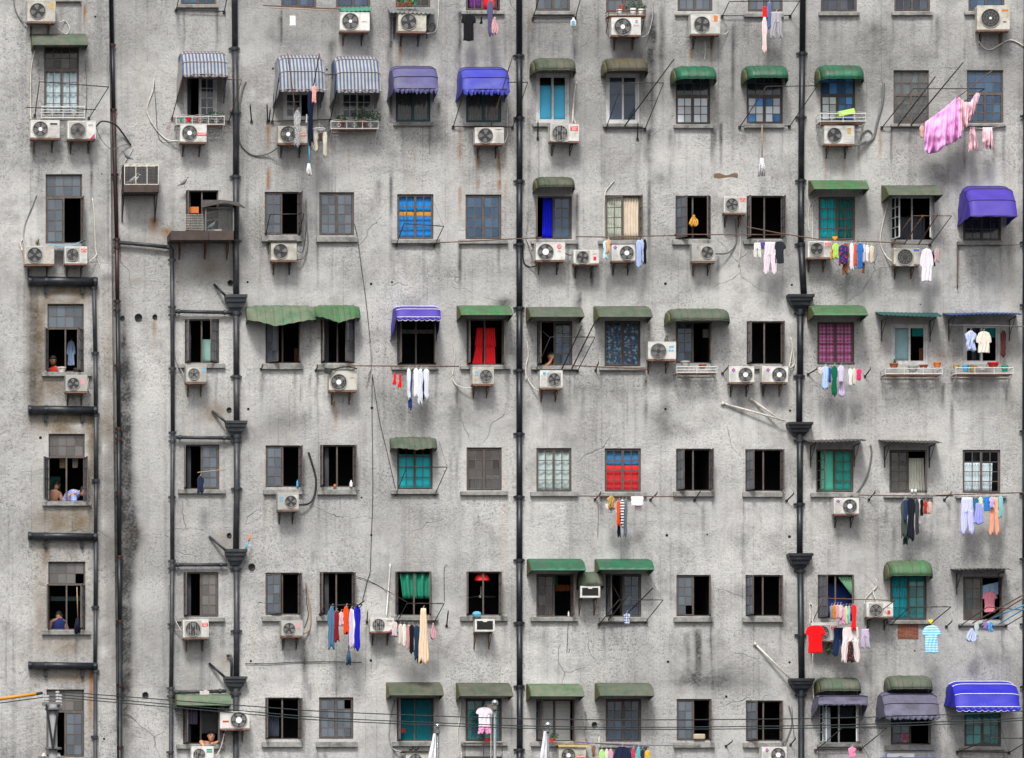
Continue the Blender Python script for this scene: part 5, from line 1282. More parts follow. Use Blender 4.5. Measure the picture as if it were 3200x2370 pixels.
cg = pm('scrap_sheet_green', (.06, .22, .15), .6, .3, 6); cgr = pm('scrap_sheet_grey', (.16, .17, .165), .6, .3, 6)
sheet_awning('01', 735, 1000, 62, 98, .45, cg, 'crumpled green sheet over the air conditioner in the top row', name='rain_sheet')
sheet_awning('01', 1155, 1550, 75, 118, .50, cgr, 'bent grey corrugated sheet over the air conditioner below the potted plants', name='rain_sheet')

# ------------------------------------------------------------------ air conditioners
SH = lambda x0, y0, x1, y1: [('b', x0, y0, x1, y1, red_pl, 'SHARP', white_pl)]
ac('00', (235,5,478,200), (323,98,68), 'aged air conditioner with a yellow sticker above the green hood awning', slat='v', mat=ac_cream, badges=[('b',425,20,460,78,gold_pl,'',None)], grille='none')
ac('00', (260,1035,512,1200), (345,1113,65), 'air conditioner with white hub, left of the pair under the window rack', 'w', badges=[('b',430,1060,492,1074,black_pl,'',None)])
ac('00', (578,1040,823,1208), (665,1125,65), 'air conditioner with a red and blue corner, right of the pair under the window rack', slat=None, square=True, grille='lines', badges=[('b',748,1070,803,1086,ac_white,'GREE',black_pl),('wedge',765,1150,812,1198)])
ac('00', (1550,1068,1778,1235), (1630,1147,65), 'air conditioner with red badge under the small flower box', 'w', hs_=.3, slat=None, badges=SH(1698,1142,1775,1168))
ac('01', (722,108,980,278), (813,185,70), 'air conditioner under the crumpled green sheet', 'w', hs_=.2, slat=None, badges=[('b',905,180,958,192,ac_white,'SHARP',red_pl)])
ac('01', (1222,110,1465,285), (1312,190,68), 'air conditioner under the bent grey sheet', slat=None, mat=ac_cream, grille='none')
ac('01', (188,1085,443,1245), (275,1157,70), 'air conditioner behind the hanging patterned cloth', 'w', slat=None, mat=ac_cream, badges=SH(360,1150,430,1172))
ac('01', (1885,1098,2135,1248), (1975,1170,65), 'slatted air conditioner below the bright blue awning', badges=[('b',2060,1110,2120,1122,ac_cream,'Fedders',black_pl)], grille='none')
ac('02', (858,152,1112,315), (955,232,73), 'air conditioner with a red and blue round emblem under a pot shelf', 'w', slat='v', badges=[('round',1057,169,1089,201,white_pl),('b',1035,208,1107,228,ac_white,'Hisense',black_pl)], mat=ac_white)
ac('02', (1540,125,1792,305), (1635,212,68), 'air conditioner with an orange sticker in the top row', slat='v', badges=[('b',1738,138,1772,187,orange_pl,'',None)], grille='none')
ac('02', (325,1065,575,1228), (407,1148,65), 'air conditioner with a red badge under the bright blue blinds', slat=None, square=True, grille='bars', badges=[('b',497,1085,562,1125,red_pl,'Midea|\u7f8e\u7684',white_pl)], hub='d')
ac('03', (1805,48,2085,270), (1918,158,80), 'large air conditioner with an orange strip at the upper right', 'w', hs_=.14, slat=None, mat=ac_cream, badges=[('b',2015,82,2072,97,orange_pl,'',None),('b',2027,186,2054,195,black_pl,'',None)], blades=False)
ac('03', (485,1082,745,1252), (572,1165,62), 'slatted air conditioner with a gold sticker under the lime box', badges=[('b',685,1102,715,1155,gold_pl,'',None)], grille='none')
ac('10', (210,520,467,690), (298,600,65), 'dull air conditioner left of the pale blue sheet', slat=None, square=True, mat=ac_cream, grille='none')
GZ = lambda x0, y0, x1, y1: [('b',x0,y0,x1,y1,red_pl,'Galanz|\u683c\u5170\u4ed5',white_pl)]
ac('10', (555,525,750,685), (622,598,53), 'small air conditioner with a red badge right of the pale blue sheet', square=True, badges=GZ(695,543,743,573))
ac('20', (562,5,752,160), (628,83,53), 'small air conditioner with a pink label on the stained bay', slat=None, mat=ac_grey, badges=[('b',690,38,725,90,pm('faded_pink_label',(.58,.28,.30),.6,.15,8),'',None)], grille='none')
ac('10', (1600,1542,1780,1706), (1670,1624,50), 'air conditioner with a blue animal mark beside the slim drainpipe', slat='h', square=True, grille='bars', mat=ac_grey, badges=[('beast',1738,1568,1772,1608)])
ac('11', (128,490,350,655), (210,567,63), 'aged air conditioner under a dark board', slat='v', mat=ac_cream, grille='none')
ac('21', (628,-30,870,150), (712,68,68), 'air conditioner with a cartoon sticker draped with a black bag', 'w', hs_=.32, slat=None, mat=ac_cream, badges=[('b',808,24,848,36,ac_cream,'Panasonic',black_pl)])
ac('21', (1860,-64,2045,97), (1975,15,53), 'air conditioner with its fan on the right under the red curtains', slat=None, square=True, mat=ac_cream, badges=[('beast',1876,-30,1908,14)])
ac('12', (207,490,460,655), (290,572,68), 'air conditioner with a round red emblem and two black letters', 'w', hs_=.4, slat=None, badges=[('round',387,505,427,545,red_pl),('b',388,552,424,572,ac_white,'LG',black_pl)], grille='none')
ac('12', (530,555,750,685), (607,620,53), 'small air conditioner with a red figure sticker', slat=None, square=True, badges=[('b',692,584,732,592,ac_white,'Panasonic',red_pl),('b',700,612,726,644,red_pl,'',None)], grille='none')
ac('12', (858,510,1062,660), (987,582,60), 'air conditioner between the peach cloth and the blue shirts', 'w', hs_=.34, badges=[('vee',870,520,908,552)])
ac('12', (1825,97,2017,247), (1893,165,53), 'small air conditioner with a red badge between two dark open windows', square=True, badges=GZ(1960,107,2010,138), grille='none')
ac('12', (1548,500,1752,665), (1680,578,53), 'greyish air conditioner with a blue and red numeral badge', square=True, mat=ac_grey, badges=[('b',1583,518,1610,546,ac_grey,'8',blue_pl)], grille='none')
ac('12', (1170,1345,1412,1508), (1258,1428,68), 'air conditioner with lined grille and a blue animal mark, a small cat on top', slat=None, grille='lines', badges=[('beast',1345,1372,1390,1428)], brk=(.12,.75))
ac('22', (240,-34,437,128), (362,45,53), 'air conditioner with right hand fan below the person with raised arm', square=True, badges=[('b',266,-18,290,4,cyan_pl,'',None)], grille='none')
ac('22', (1870,-67,2087,82), (2010,5,60), 'air conditioner with white hub and three winged mark, left of a pair', 'w', hs_=.34, badges=[('vee',1890,-52,1926,-18)])
ac('23', (-53,-67,172,80), (95,5,62), 'air conditioner with white hub beside the drainpipe, right of a pair', 'w', hs_=.34, badges=[('vee',-20,-52,16,-18)])
ac('13', (343,480,545,632), (418,550,55), 'small air conditioner with a red badge left of the bright laundry', square=True, badges=GZ(490,495,540,525), grille='none')
ac('13', (1082,540,1307,692), (1180,618,68), 'air conditioner with a blue badge left of the white shirt', square=True, mat=ac_cream, badges=[('b',1255,545,1302,565,blue_pl,'Panasonic',white_pl)], blades=False)
ac('21', (185,1020,370,1180), (298,1097,52), 'air conditioner with right hand fan fed by a looping black hose', slat=None, square=True, mat=ac_grey, badges=[('beast',200,1050,232,1094)], grille='none')
ac('23', (568,1063,785,1213), (705,1137,60), 'air conditioner with white hub below the mint green blind', 'w', hs_=.34, badges=[('vee',585,1080,625,1108)])
ac('30', (1578,460,1800,627), (1663,540,64), 'air conditioner with a red badge below the patched panes', square=True, grille='bars', badges=[('b',1742,488,1793,520,red_pl,'Midea|\u7f8e\u7684',white_pl)])
ac('30', (1897,1250,2153,1410), (2058,1325,70), 'air conditioner with a red strip mounted over the left drainpipe', 'w', hs_=.36, slat=None, badges=[('b',1920,1328,1972,1342,red_pl,'',None)])
ac('30', (1650,1550,1842,1700), (1717,1620,50), 'air conditioner with a green label just below a bare shouldered person', slat=None, badges=[('b',1782,1572,1830,1586,green_pl,'',None),('b',1782,1592,1830,1603,green_pl,'',None)], grille='bars')
ac('31', (217,468,403,612), (283,540,52), 'grey air conditioner with a pink label in the sixth row', slat=None, mat=ac_grey, badges=[('b',345,485,378,535,MATS['faded_pink_label'],'',None)], grille='none')
ac('31', (985,445,1190,575), (1057,505,52), 'air conditioner with barred fan partly behind small white washing', slat=None, grille='bars', badges=[('b',1122,462,1180,480,ac_white,'GREE',black_pl),('wedge',1130,540,1170,570)])
window_ac('31', (1885,455,2055,562), 'boxy through wall air conditioner with a dark grille below the hanging lamp')
window_ac('32', (588,170,759,270), 'boxy through wall air conditioner under the small domed hood')
ac('33', (848,312,1078,447), (928,380,53), 'air conditioner with a red figure sticker between two windows', slat=None, square=True, badges=[('b',1018,352,1066,360,ac_white,'Panasonic',red_pl),('b',1028,380,1052,412,red_pl,'',None)])
ac('33', (370,485,600,652), (462,575,62), 'air conditioner half hidden by the red polo shirt', slat=None, square=True, badges=[('b',540,513,592,545,red_pl,'Midea|\u7f8e\u7684',white_pl)])
ac('31', (1292,1590,1490,1700), (1375,1665,52), 'cream air conditioner cut by the frame under a pair of dark shoes', mat=ac_cream, slat=None)
ac('32', (405,1560,640,1700), (487,1628,60), 'air conditioner under a yellow fringed cover', 'w', hs_=.3, slat=None, mat=ac_cream, badges=SH(560,1625,632,1650))
ac('33', (-55,1555,160,1700), (85,1625,62), 'air conditioner with white hub at the bottom edge beside the right drainpipe', 'w', hs_=.34, badges=[('vee',-28,1568,8,1604)])
ac('33', (1045,1612,1280,6600), (1160,1690,55), 'grimy air conditioner cut by the frame under a blue board', mat=ac_grey, slat=None)
simple('33', 975, 1642, 1450, 1655, blue_pl, 'board', 'blue board lying beside the grimy air conditioner at the bottom', 'board', d=.5, dep=.45)
simple('11', 105, 470, 352, 486, dk, 'board', 'dark board lying on the aged air conditioner', 'board', d=.5, dep=.45)
simple('31', 1262, 1586, 1498, 1598, dk, 'board', 'dark board on the cream air conditioner with shoes', 'board', d=.52, dep=.45)
for i, x in enumerate((1340, 1386)):
    tag(MB().tube([P('31', x - 12, 1580, .52), P('31', x, 1568, .45), P('31', x + 8, 1560, .36)], .035, 8, r1=.045).build('shoe', black_pl, smooth=True), ('left' if i == 0 else 'right') + ' shoe of the dark pair on the board', 'shoe', 'dark pair of shoes on the board')
cv = MB()
for k in range(24):
    a = P('32', 398 + 270*k/24, 1535, .52); cv.box((a.x, -.52, a.z - .05 - .02*(k % 2)), (a.x + .028, -.505, a.z + .02))
cvm = pm('fringe_yellow', (.55, .42, .20), .8, .4, 18)
a = P('32', 396, 1528, .52); c = P('32', 668, 1540, .52)
e = empty('fringed_cover', a, 'yellow and white fringed cover on an air conditioner', 'cover'); cv.build('fringe', cvm, e); MB().box((a.x, -.52, a.z - .02), (c.x, -.1, a.z)).build('top', cvm, e)
# ------------------------------------------------------------------ racks and poles
rack('00', (300,995), (765,1020), (340,705), (935,750), 'drying rack in front of the net curtained tall window', hooks=3, stays=(((330,510),(340,705)),((945,430),(935,750))), back=False, b=STEP)
pole('00', ((225,925,.5),(825,945,.5)), 'thin rod across the rack of the net curtained window', mat=iron, b=STEP, r=.012)
rack('00', (1515,90), (1930,105), (1545,-40), (1955,-25), 'rack of the top row window beside the left drainpipe', hooks=0)
rack('00', (1480,1020), (1970,1050), (1570,672), (2080,690), 'rack in front of the striped awning beside the left drainpipe', hooks=2, mat=rust, stays=(((1940,560),(2080,690)),), b=0)
rack('01', (140,1050), (640,1035), (200,645), (725,645), 'rack holding the patterned cloth and white mop', hooks=3, back=True)
rack('01', (1697,1095), (2208,1100), (1815,710), (2338,710), 'rack in front of the bright blue awning', hooks=3, stays=(((1715,570),(1805,725)),((2190,570),(2338,710))))
rack('02', (808,1110), (1145,1112), (950,715), (1305,715), 'rack crossed by a long pole before the white sliding window', hooks=1, poles=(((970,1085),(1395,510)),))
rack('03', (-243,1095), (185,1090), (-13,745), (425,740), 'rack holding the mop beside the right drainpipe', hooks=4, mat=iron)
rack('03', (980,1100), (1340,1092), (1250,765), (1865,765), 'rack with three slanted poles before the pale curtain', hooks=0, poles=(((1120,1080),(1440,662)),((1230,1080),(1680,538))))
pole('03', ((1620,850,.9),(1940,600,1.2)), 'thin cane carrying the pink sheet', mat=bamboo, r=.012)
rack('02', (180,160), (545,158), (235,-20), (592,-20), 'rack with peg clips and a hanging white jug', hooks=0, back=True)
rack('02', (1810,142), (2395,140), (1870,15), (2475,10), 'rack in the top row holding grey trousers', hooks=3, d=.6, back=True)
rack('11', (85,420), (370,420), (120,250), (412,245), 'small rack above the aged air conditioner', hooks=1, back=False)
rack('11', (1205,515), (1535,518), (1275,330), (1615,352), 'rack hung on wires before the blue curtain with orange band', hooks=4, back=True, stays=(((1250,70),(1275,330)),((1497,68),(1615,352))))
rack('12', (205,1592), (565,1595), (330,1305), (715,1305), 'rack with two slanted poles over the raised arm window', hooks=2, poles=(((430,1578),(600,1210)),((515,1578),(712,1178))), stays=(((180,1175),(330,1315)),))
rack('13', (1070,508), (1395,512), (1240,262), (1580,262), 'bright barred rack before the white framed open window', hooks=2, poles=(((1170,508),(1330,268)),((1295,508),(1460,250))), mat=rust)
rack('21', (1205,1035), (1540,1035), (1295,800), (1645,800), 'rack hung from wires before the cyan blinds', hooks=4, stays=(((1180,575),(1295,800)),((1575,575),(1645,800))))
rack('31', (552,415), (835,420), (590,338), (915,330), 'rack loaded with denim and blue track top', hooks=3, poles=(((760,420),(930,300)),))
rack('31', (1210,490), (1530,490), (1300,320), (1618,322), 'rack carrying the long beige coat', hooks=4)
rack('32', (750,500), (1150,480), (920,290), (1300,290), 'rack with two canes and a checked cloth', hooks=2, poles=(((830,460),(1000,250)),((990,410),(1212,188))), stays=(((810,60),(930,280)),((1165,60),(1290,280))))
rack('33', (380,485), (870,455), (480,275), (1095,295), 'long rack loaded with small clothes beside the right drainpipe', hooks=2, mat=rust, back=False, stays=(((370,45),(425,160)),((835,70),(1050,285))))
rack('33', (1065,495), (1400,495), (1220,350), (1575,350), 'rack over the exposed brick patch', hooks=4)
rack('33', (1650,515), (2050,512), (1890,350), (2260,385), 'rack with a bundle of poles at the right edge', hooks=1)
for i, (a_, c_, m_, l_) in enumerate((((1760,490,.3),(2230,228,1.6),bamboo,'upper bamboo pole of the bundle at the right edge'),((1800,520,.3),(2230,255,1.6),bamboo,'lower bamboo pole of the bundle at the right edge'),((1850,480,.3),(2230,325,1.6),cyan_pl,'turquoise pole carrying the small blue cloths'),((1985,500,.3),(2230,352,1.6),cyan_pl,'lowest turquoise pole at the right edge'))):
    pole('33', (a_, c_), l_, mat=m_, r=.016)
rack('33', (410,1585), (800,1575), (640,1390), (1020,1393), 'rack before the white curtain in the bottom row', hooks=0)
rack('33', (1630,1600), (2075,1605), (1930,1480), (2270,1482), 'rack in the bottom right corner', hooks=2, stays=(((1745,1240),(1865,1425)),((1985,1340),(2070,1590))))
pole('01', ((60,48,.55),(730,80,.55)), 'upper reddish bamboo pole in the top row', mat=rust)
pole('01', ((125,68,.6),(712,95,.6)), 'lower pale bamboo pole in the top row', mat=bamboo_pale, r=.012)
pole('01', ((270,460,1.35),(340,955,1.1)), 'pole crossing the striped awning with the patterned cloth', mat=bamboo)
pole('01', ((546,462,1.35),(495,740,1.1)), 'shorter pole crossing the striped awning with the salmon rag', mat=iron)
pole('01', ((2210,480,1.5),(2020,1095,.4)), 'long cane leaning across the bright blue awning', mat=bamboo)
pole('11', ((1500,496,.55),(2460,448,.55)), 'long bamboo pole crossing the middle drainpipe')
pole('12', ((550,440,.5),(820,444,.5),(1410,430,.5)), 'dark pole above the pair of middle air conditioners')
pole('12', ((1398,422,.52),(2310,424,.52)), 'bamboo pole across the dark window with a yellow bag')
pole('13', ((-190,355,.6),(100,412,.6),(470,468,.6),(1185,495,.6)), 'long sloping pole carrying the bright laundry')
pole('11', ((795,1552,.55),(1745,1557,.55)), 'red brown pole with the red socks and navy trousers', mat=rust)
pole('12', ((520,1550,.4),(1180,1582,.4)), 'pole along the sill of the blue flowered curtains', mat=rust)
pole('22', ((572,1048,.5),(1430,1053,.5)), 'pole with the striped dress under the red cloth window')
pole('23', ((780,1040,.5),(1590,1048,.5)), 'pole with the dark trousers under the cream curtains')
pole('23', ((1445,1042,.52),(2240,1017,.52)), 'pole with the pastel washing at the right', mat=rust)
pole('13', ((1560,1202,.6),(2240,1214,.6)), 'grey rod under the blue sheet awning', mat=cab_grey)
pole('32', ((555,1512,.5),(1180,1556,.5)), 'violet plastic pole over the bottom laundry', mat=pm('violet_pole', (.16, .08, .25), .5, .2, 8))
pole('32', ((690,1520,.55),(1100,1538,.55),(1620,1548,.55)), 'grey pole over the navy shirt at the bottom', mat=cab_grey)
pole('20', ((1698,846,.7),(1952,818,.9)), 'pale stick poking out of the window with the navy mop', mat=bamboo_pale, r=.012)
pole('13', ((470,1530,.45),(745,1532,.45)), 'dark board rail carrying the green garment', mat=dk, r=.03)
for t, x, y, dx, dy, lab in (('01',100,1050,-5,-140,'black iron spike left of the striped awning'),('01',112,1040,10,-85,'shorter black iron spike left of the striped awning'),('00',2165,1050,-12,-140,'black iron hook right of the left drainpipe'),('02',222,1195,2,-140,'iron bar left of the red badged air conditioner'),('02',1080,1200,4,-130,'iron bar under the white sliding window'),('11',45,1580,14,-28,'iron peg left of the sill under the pleated awning'),('11',515,1592,14,-30,'iron peg between two sills under the pleated awnings'),('12',720,1590,24,-60,'iron peg with clips between the box awninged windows'),('22',715,1078,48,-52,'left iron arm holding the pole with the striped dress'),('22',1192,1080,56,-54,'right iron arm holding the pole with the striped dress'),('22',1570,1085,50,-75,'iron arm below the open dark window'),('23',160,1090,62,-62,'iron arm beside the right drainpipe'),('23',868,1078,52,-60,'left iron arm holding the pole with dark trousers'),('23',1518,1080,58,-55,'right iron arm holding the pole with dark trousers'),('13',835,1642,48,-62,'iron arm right of the small coloured laundry'),('13',345,1625,75,-45,'iron comb arm left of the small coloured laundry'),('33',1535,520,48,-45,'iron arm right of the pale blue shirt'),('33',195,1535,42,-52,'iron arm beside the lower right drainpipe'),('32',1842,1548,52,-38,'iron arm left of the bottom right dark window'),('31',1640,515,14,-120,'black rag hooked on the wall'),('31',955,480,6,-80,'iron hook left of the barred air conditioner'),('12',1812,1618,48,-55,'iron arm left of the winged mark air conditioners')):
    a = P(t, x, y, .02); c = P(t, x + dx, y + dy, .30)
    tag(MB().box(a + Vector((-.03, -.01, -.03)), a + Vector((.03, .02, .03))).tube([a, c], .017, 6).tube([c, c + Vector((.0, -.02, .05))], .01, 5).build('iron_bracket', iron), lab, 'bracket', 'iron arms fixed to the wall')
tag(MB().tube([P('32',484,480,.3), P('32',472,745,.3), P('32',492,740,.3), P('32',492,712,.3)], .009, 5).build('hooked_rod', iron), 'long hooked iron rod hanging below the purple curtain window', 'rod')
# ------------------------------------------------------------------ cables and hoses
for t, pts, lab, m_, r_ in (
 ('00',((118,-20),(128,70),(170,160),(232,208,.1)),'grey hose curling into the topmost air conditioner of the bay',cab_grey,.014),('00',((478,110,.3),(500,190,.2),(560,180),(598,245),(570,295),(500,250,.15)),'white coiled hose right of the topmost air conditioner of the bay',cab_white,.012),
 ('00',((300,430,.08),(268,600),(262,900),(268,1035,.1)),'pale conduit down the left of the net curtained window',cab_white,.014),('00',((735,520),(745,760),(742,960)),'thin pale conduit down the right of the net curtained window',cab_grey,.010),
 ('00',((828,1090,.3),(880,1045,.2),(985,1070,.3),(1050,1140,.1),(1125,1250)),'thick black hose arching over the corner drainpipe',cab_black,.022),('00',((830,1100,.3),(870,1200,.2),(960,1285,.25),(1060,1250,.1),(1130,1245)),'thin grey cable looping under the black hose',cab_grey,.010),
 ('00',((1322,680),(1315,780),(1265,940),(1320,1080),(1430,1200),(1548,1215,.2)),'pale hose sagging to the air conditioner under the small flower box',cab_white,.016),('00',((1326,690),(1340,900),(1360,1160),(1420,1230),(1548,1212,.2)),'thin dark cable beside the pale sagging hose',cab_black,.007),
 ('00',((2115,700),(2080,800),(2058,990),(2060,1200),(2120,1300),(2203,1340),(2320,1318,.1),(2390,1270,.3)),'grey double hose sagging right of the left drainpipe',cab_grey,.020),('00',((1140,1265),(1128,1310),(1060,1420),(1032,1560)),'white cord trailing past the bird cage',cab_white,.009),
 ('01',((1572,-10),(1565,180),(1545,270),(1465,290,.2)),'white conduit looping right of the bent sheet air conditioner',cab_white,.013),('01',((1470,230,.25),(1520,200,.1),(1540,240),(1500,280),(1468,240,.25)),'coiled grey hose behind the bent sheet air conditioner',cab_grey,.018),('01',((2170,840),(2160,1060),(2165,1160),(2135,1240,.2)),'pale hose right of the slatted air conditioner',cab_white,.012),
 ('02',((1215,10),(1205,170),(1170,290,.1),(1110,325,.3)),'taped conduit right of the round emblem air conditioner',cab_dash,.016),('02',((1795,180,.3),(1840,215,.1),(1858,270),(1830,295,.1),(1792,290,.3)),'white loop right of the orange stickered air conditioner',cab_white,.011),('02',((1660,350,.05),(1664,440),(1655,515)),'short white drain hose under the orange stickered air conditioner',cab_white,.012),
 ('02',((555,705),(535,820),(520,1060,.2)),'white wrapped pipe right of the bright blue blinds',cab_white,.022),('02',((535,820),(530,1000),(548,1062,.2)),'second thin pipe right of the bright blue blinds',cab_white,.013),('02',((880,1555),(810,1640),(800,1690)),'pale hose curving down beside the cream curtains',cab_white,.014),('12',((800,60),(786,300),(790,460)),'pale hose continuing beside the cream curtain window',cab_white,.013),
 ('03',((1815,360,.2),(1860,415),(1930,425),(2085,345),(2240,425)),'cream hose looping below the large air conditioner',cab_white,.018),('03',((995,705),(985,880),(940,1050),(905,1190),(830,1230,.1),(748,1255,.25)),'thick taped hose bundle right of the gold stickered air conditioner',cab_grey,.030),('03',((748,1255,.3),(850,1235,.1),(900,1170),(860,1120),(810,1160),(800,1200)),'coil of grey hose right of the gold stickered air conditioner',cab_grey,.018),
 ('10',((315,75),(270,190),(215,330),(200,460),(215,530,.2)),'white taped hose left of the bay window',cab_dash,.016),('10',((195,460),(178,500),(190,555,.1),(212,555,.2)),'small hose loop left of the dull air conditioner',cab_white,.014),('10',((795,110),(812,280),(820,530),(828,600,.1),(760,660,.25)),'white hose right of the bay window',cab_white,.014),('10',((828,600),(840,640),(856,690)),'loose end of white hose right of the bay',cab_white,.010),
 ('11',((430,120),(435,300),(445,500),(410,620,.1),(355,640,.2)),'grey hose right of the small rack',cab_grey,.018),('11',((432,140),(428,400),(400,570),(355,560,.3)),'thin dark cable right of the small rack',cab_black,.008),('11',((848,330),(875,460),(905,690),(945,980),(985,1360)),'long thin cable falling from the frosted window',cab_black,.009),
 ('11',((982,1360),(992,1460),(985,1580),(940,1660,.2)),'taped black and white hose left of the violet awning',cab_dash,.020),('11',((1690,1345),(1708,1440),(1700,1560),(1690,1640)),'white hose left of the red curtain window',cab_white,.014),('21',((1690,-20),(1700,60),(1760,110,.1),(1860,118,.2)),'white hose bending into the air conditioner under the red curtains',cab_white,.014),
 ('12',((130,215),(128,360),(120,440),(175,560,.2)),'black and white hose beside the middle drainpipe',cab_dash,.020),('12',((95,470),(100,650),(150,700),(212,690,.2)),'dark hose left of the round red emblem',cab_black,.016),('12',((462,585,.3),(495,600,.1),(528,592,.3)),'short dark hose between the two middle air conditioners',cab_black,.012),('12',((1920,290,.1),(1930,400),(1925,500),(1860,580,.1),(1755,588,.3)),'grey hose looping to the numeral badge air conditioner',cab_grey,.020),('12',((1958,340),(1965,500),(1948,700)),'thin white hose hanging between two dark windows',cab_white,.010),
 ('12',((128,1350),(140,1460),(120,1560),(122,1680)),'white hose beside the window with raised arm',cab_white,.018),('22',((120,0),(145,60),(190,120,.1),(238,140,.25)),'white hose reaching the air conditioner below the raised arm',cab_white,.014),('13',((450,85),(370,150),(345,260),(355,400,.1)),'cream cord left of the teal curtains',cab_white,.010),('13',((382,150),(384,300),(380,475,.2)),'white pipe left of the teal curtains',cab_white,.010),
 ('13',((1040,120),(990,320),(965,480),(1010,600),(1078,660,.25)),'white hose left of the white framed open window',cab_white,.016),('13',((195,1310),(205,1420),(180,1570,.2)),'left white hose hanging beside the right drainpipe',cab_white,.014),('13',((198,1315),(215,1440),(225,1540),(170,1580,.2)),'right white hose hanging beside the right drainpipe',cab_white,.014),('13',((238,1540),(245,1640)),'thin white line along the right drainpipe',cab_white,.007),
 ('20',((765,20),(755,100),(780,175)),'white cables behind the pink labelled air conditioner',cab_white,.012),('10',((1505,1460),(1525,1530),(1590,1640,.15)),'frayed white cable left of the blue animal mark',cab_dash,.012),('21',((452,670),(480,760),(515,900),(505,1030),(460,1110,.1),(372,1125,.2)),'thick black hose looping right of the grey unit',cab_black,.026),('21',((1000,0),(998,300),(1005,1000),(992,1400),(985,1652)),'long straight cable down the wall between the window pairs',cab_black,.008),
 ('21',((1000,0),(1060,380),(1130,680),(1200,985)),'cable slanting from the wall junction to the cyan window',cab_black,.008),('31',((985,-20),(980,60),(960,120),(915,300)),'cable dropping from the wall junction to the rack',cab_black,.008),('31',((850,85),(960,120),(1110,200),(1300,310,.4)),'cable tied across from the dark window to the netted one',cab_black,.008),('31',((1155,-20),(1140,200),(1120,440,.2)),'silver conduit running down to the barred air conditioner',bright,.022),
 ('31',((432,145),(445,230),(470,400),(460,540),(410,580,.15)),'brown taped hose beside the pink labelled grey unit',bamboo_pale,.020),('31',((428,140),(435,300),(450,420),(415,530)),'thin dark cable beside the brown taped hose',cab_black,.008),('23',((882,605),(890,700),(850,880),(760,1020),(680,1060,.2)),'grey conduit curving from the dark sheet awning',cab_grey,.022),
 ('30',((1452,150),(1448,260),(1455,480),(1490,540),(1572,555,.2)),'frayed pale cable crossing the slim drainpipe',cab_dash,.014),('30',((1455,300),(1490,420),(1560,560,.2)),'thin pale wire beside the frayed cable',cab_white,.007),('30',((1930,1440,.3),(1900,1560,.2),(1860,1640,.2)),'beige hose hanging below the red strip air conditioner',cab_white,.018),
 ('31',((1190,1150,.05),(1160,1260),(1145,1460),(1180,1570),(1262,1600,.2)),'taped conduit left of the teal corrugated panels',cab_dash,.020),('31',((1762,1150,.05),(1755,1300),(1735,1450),(1745,1652)),'cream conduit left of the hanging pink shorts',cab_white,.016),('31',((1770,1600),(1770,1700)),'short hose under the cream conduit',cab_white,.012),('32',((632,1245),(642,1340),(630,1420),(642,1495)),'white pipe stub with joints right of the slatted blind',cab_dash,.022),('32',((750,1470),(748,1560,.2)),'short white upright stub near the violet pole',cab_white,.018),
 ('33',((355,320),(362,400),(360,490,.2)),'left white hose entering the unit behind the red polo',cab_white,.014),('33',((360,320),(385,345),(388,430),(385,490,.2)),'right white hose entering the unit behind the red polo',cab_white,.014),('33',((386,745,.3),(384,960,.2),(398,1195,.1)),'white drain hose falling past the broad hopper head',cab_white,.013),('33',((930,115),(935,175),(880,230),(835,290),(830,400)),'white hose forking left above the red figure air conditioner',cab_white,.014),('33',((935,175),(905,225),(945,310,.2)),'white hose forking right above the red figure air conditioner',cab_white,.014),
 ('33',((180,1200),(200,1280),(205,1360),(170,1470),(110,1555,.2)),'grey hose beside the bottom right drainpipe',cab_grey,.018),('33',((205,1200),(225,1480)),'thin hanging wire beside the bottom right drainpipe',cab_black,.006),('31',((1650,-10),(1620,20),(1622,300)),'dark wire on the wall left of the hanging lamp',cab_black,.006),('22',((738,1090,.1),(742,1200),(738,1400)),'dark cord dangling from the pole end',cab_black,.006),
 ('31',((-10,836),(120,838),(330,825),(620,822),(910,828)),'black cable laid straight across the wall above the bottom row',cab_black,.010),('30',((2110,838),(2210,840)),'black cable end beside the left drainpipe',cab_black,.010),('13',((1630,490),(1632,620),(1630,880)),'brown strip hanging under the violet canopy',bamboo,.016),('13',((1625,500),(1900,512,.1),(2130,512,.1),(2200,490)),'dark wire stretched under the violet canopy',cab_black,.007),
 ('33',((810,1450),(820,1540),(880,1640)),'beige cord hanging right of the bottom white curtain',cab_white,.009),('01',((1490,1080),(1492,1330)),'thin crack like wire under the faded violet awning',cab_black,.004),('21',((540,-400,.02),(540,-390,.02)),'',None,0)):
    if lab: cable(t, pts, lab, m_, r_)
# ------------------------------------------------------------------ racks with pots
basket('00', 1517, 1005, 1930, 1072, 'white flower box under the striped awning by the left drainpipe', posts=4, orn=True, rows=2)
basket('01', 645, 1048, 1052, 1108, 'white ornamental window box under the third striped awning', posts=4, orn=True, rows=2)
basket('00', 368, 905, 738, 1000, 'white curved rack under the net curtained tall window', posts=3, orn=True, rows=5, d=.4)
basket('02', 830, 92, 1150, 138, 'dark pot shelf above the round emblem air conditioner', mat=rust, posts=5, rows=3)
basket('03', 452, 980, 842, 1045, 'grey shelf holding a lime box under the bright green awning', posts=3, orn=True, rows=3, d=.6)
basket('12', 1418, 1560, 1765, 1610, 'grey rack under the long weathered awning', posts=3, rows=3, d=.5)
basket('13', 1010, 1575, 1500, 1622, 'grey rack with clay pots under the half open sliding window', posts=4, rows=2, d=.6)
basket('13', 1617, 1570, 2110, 1618, 'grey rack crowded with basins at the right edge', posts=4, rows=2, d=.6)
basket('31', 1798, 1525, 2118, 1640, 'black rack with shoes and boxes under the pink shorts', mat=iron, posts=3, rows=2, d=.6)
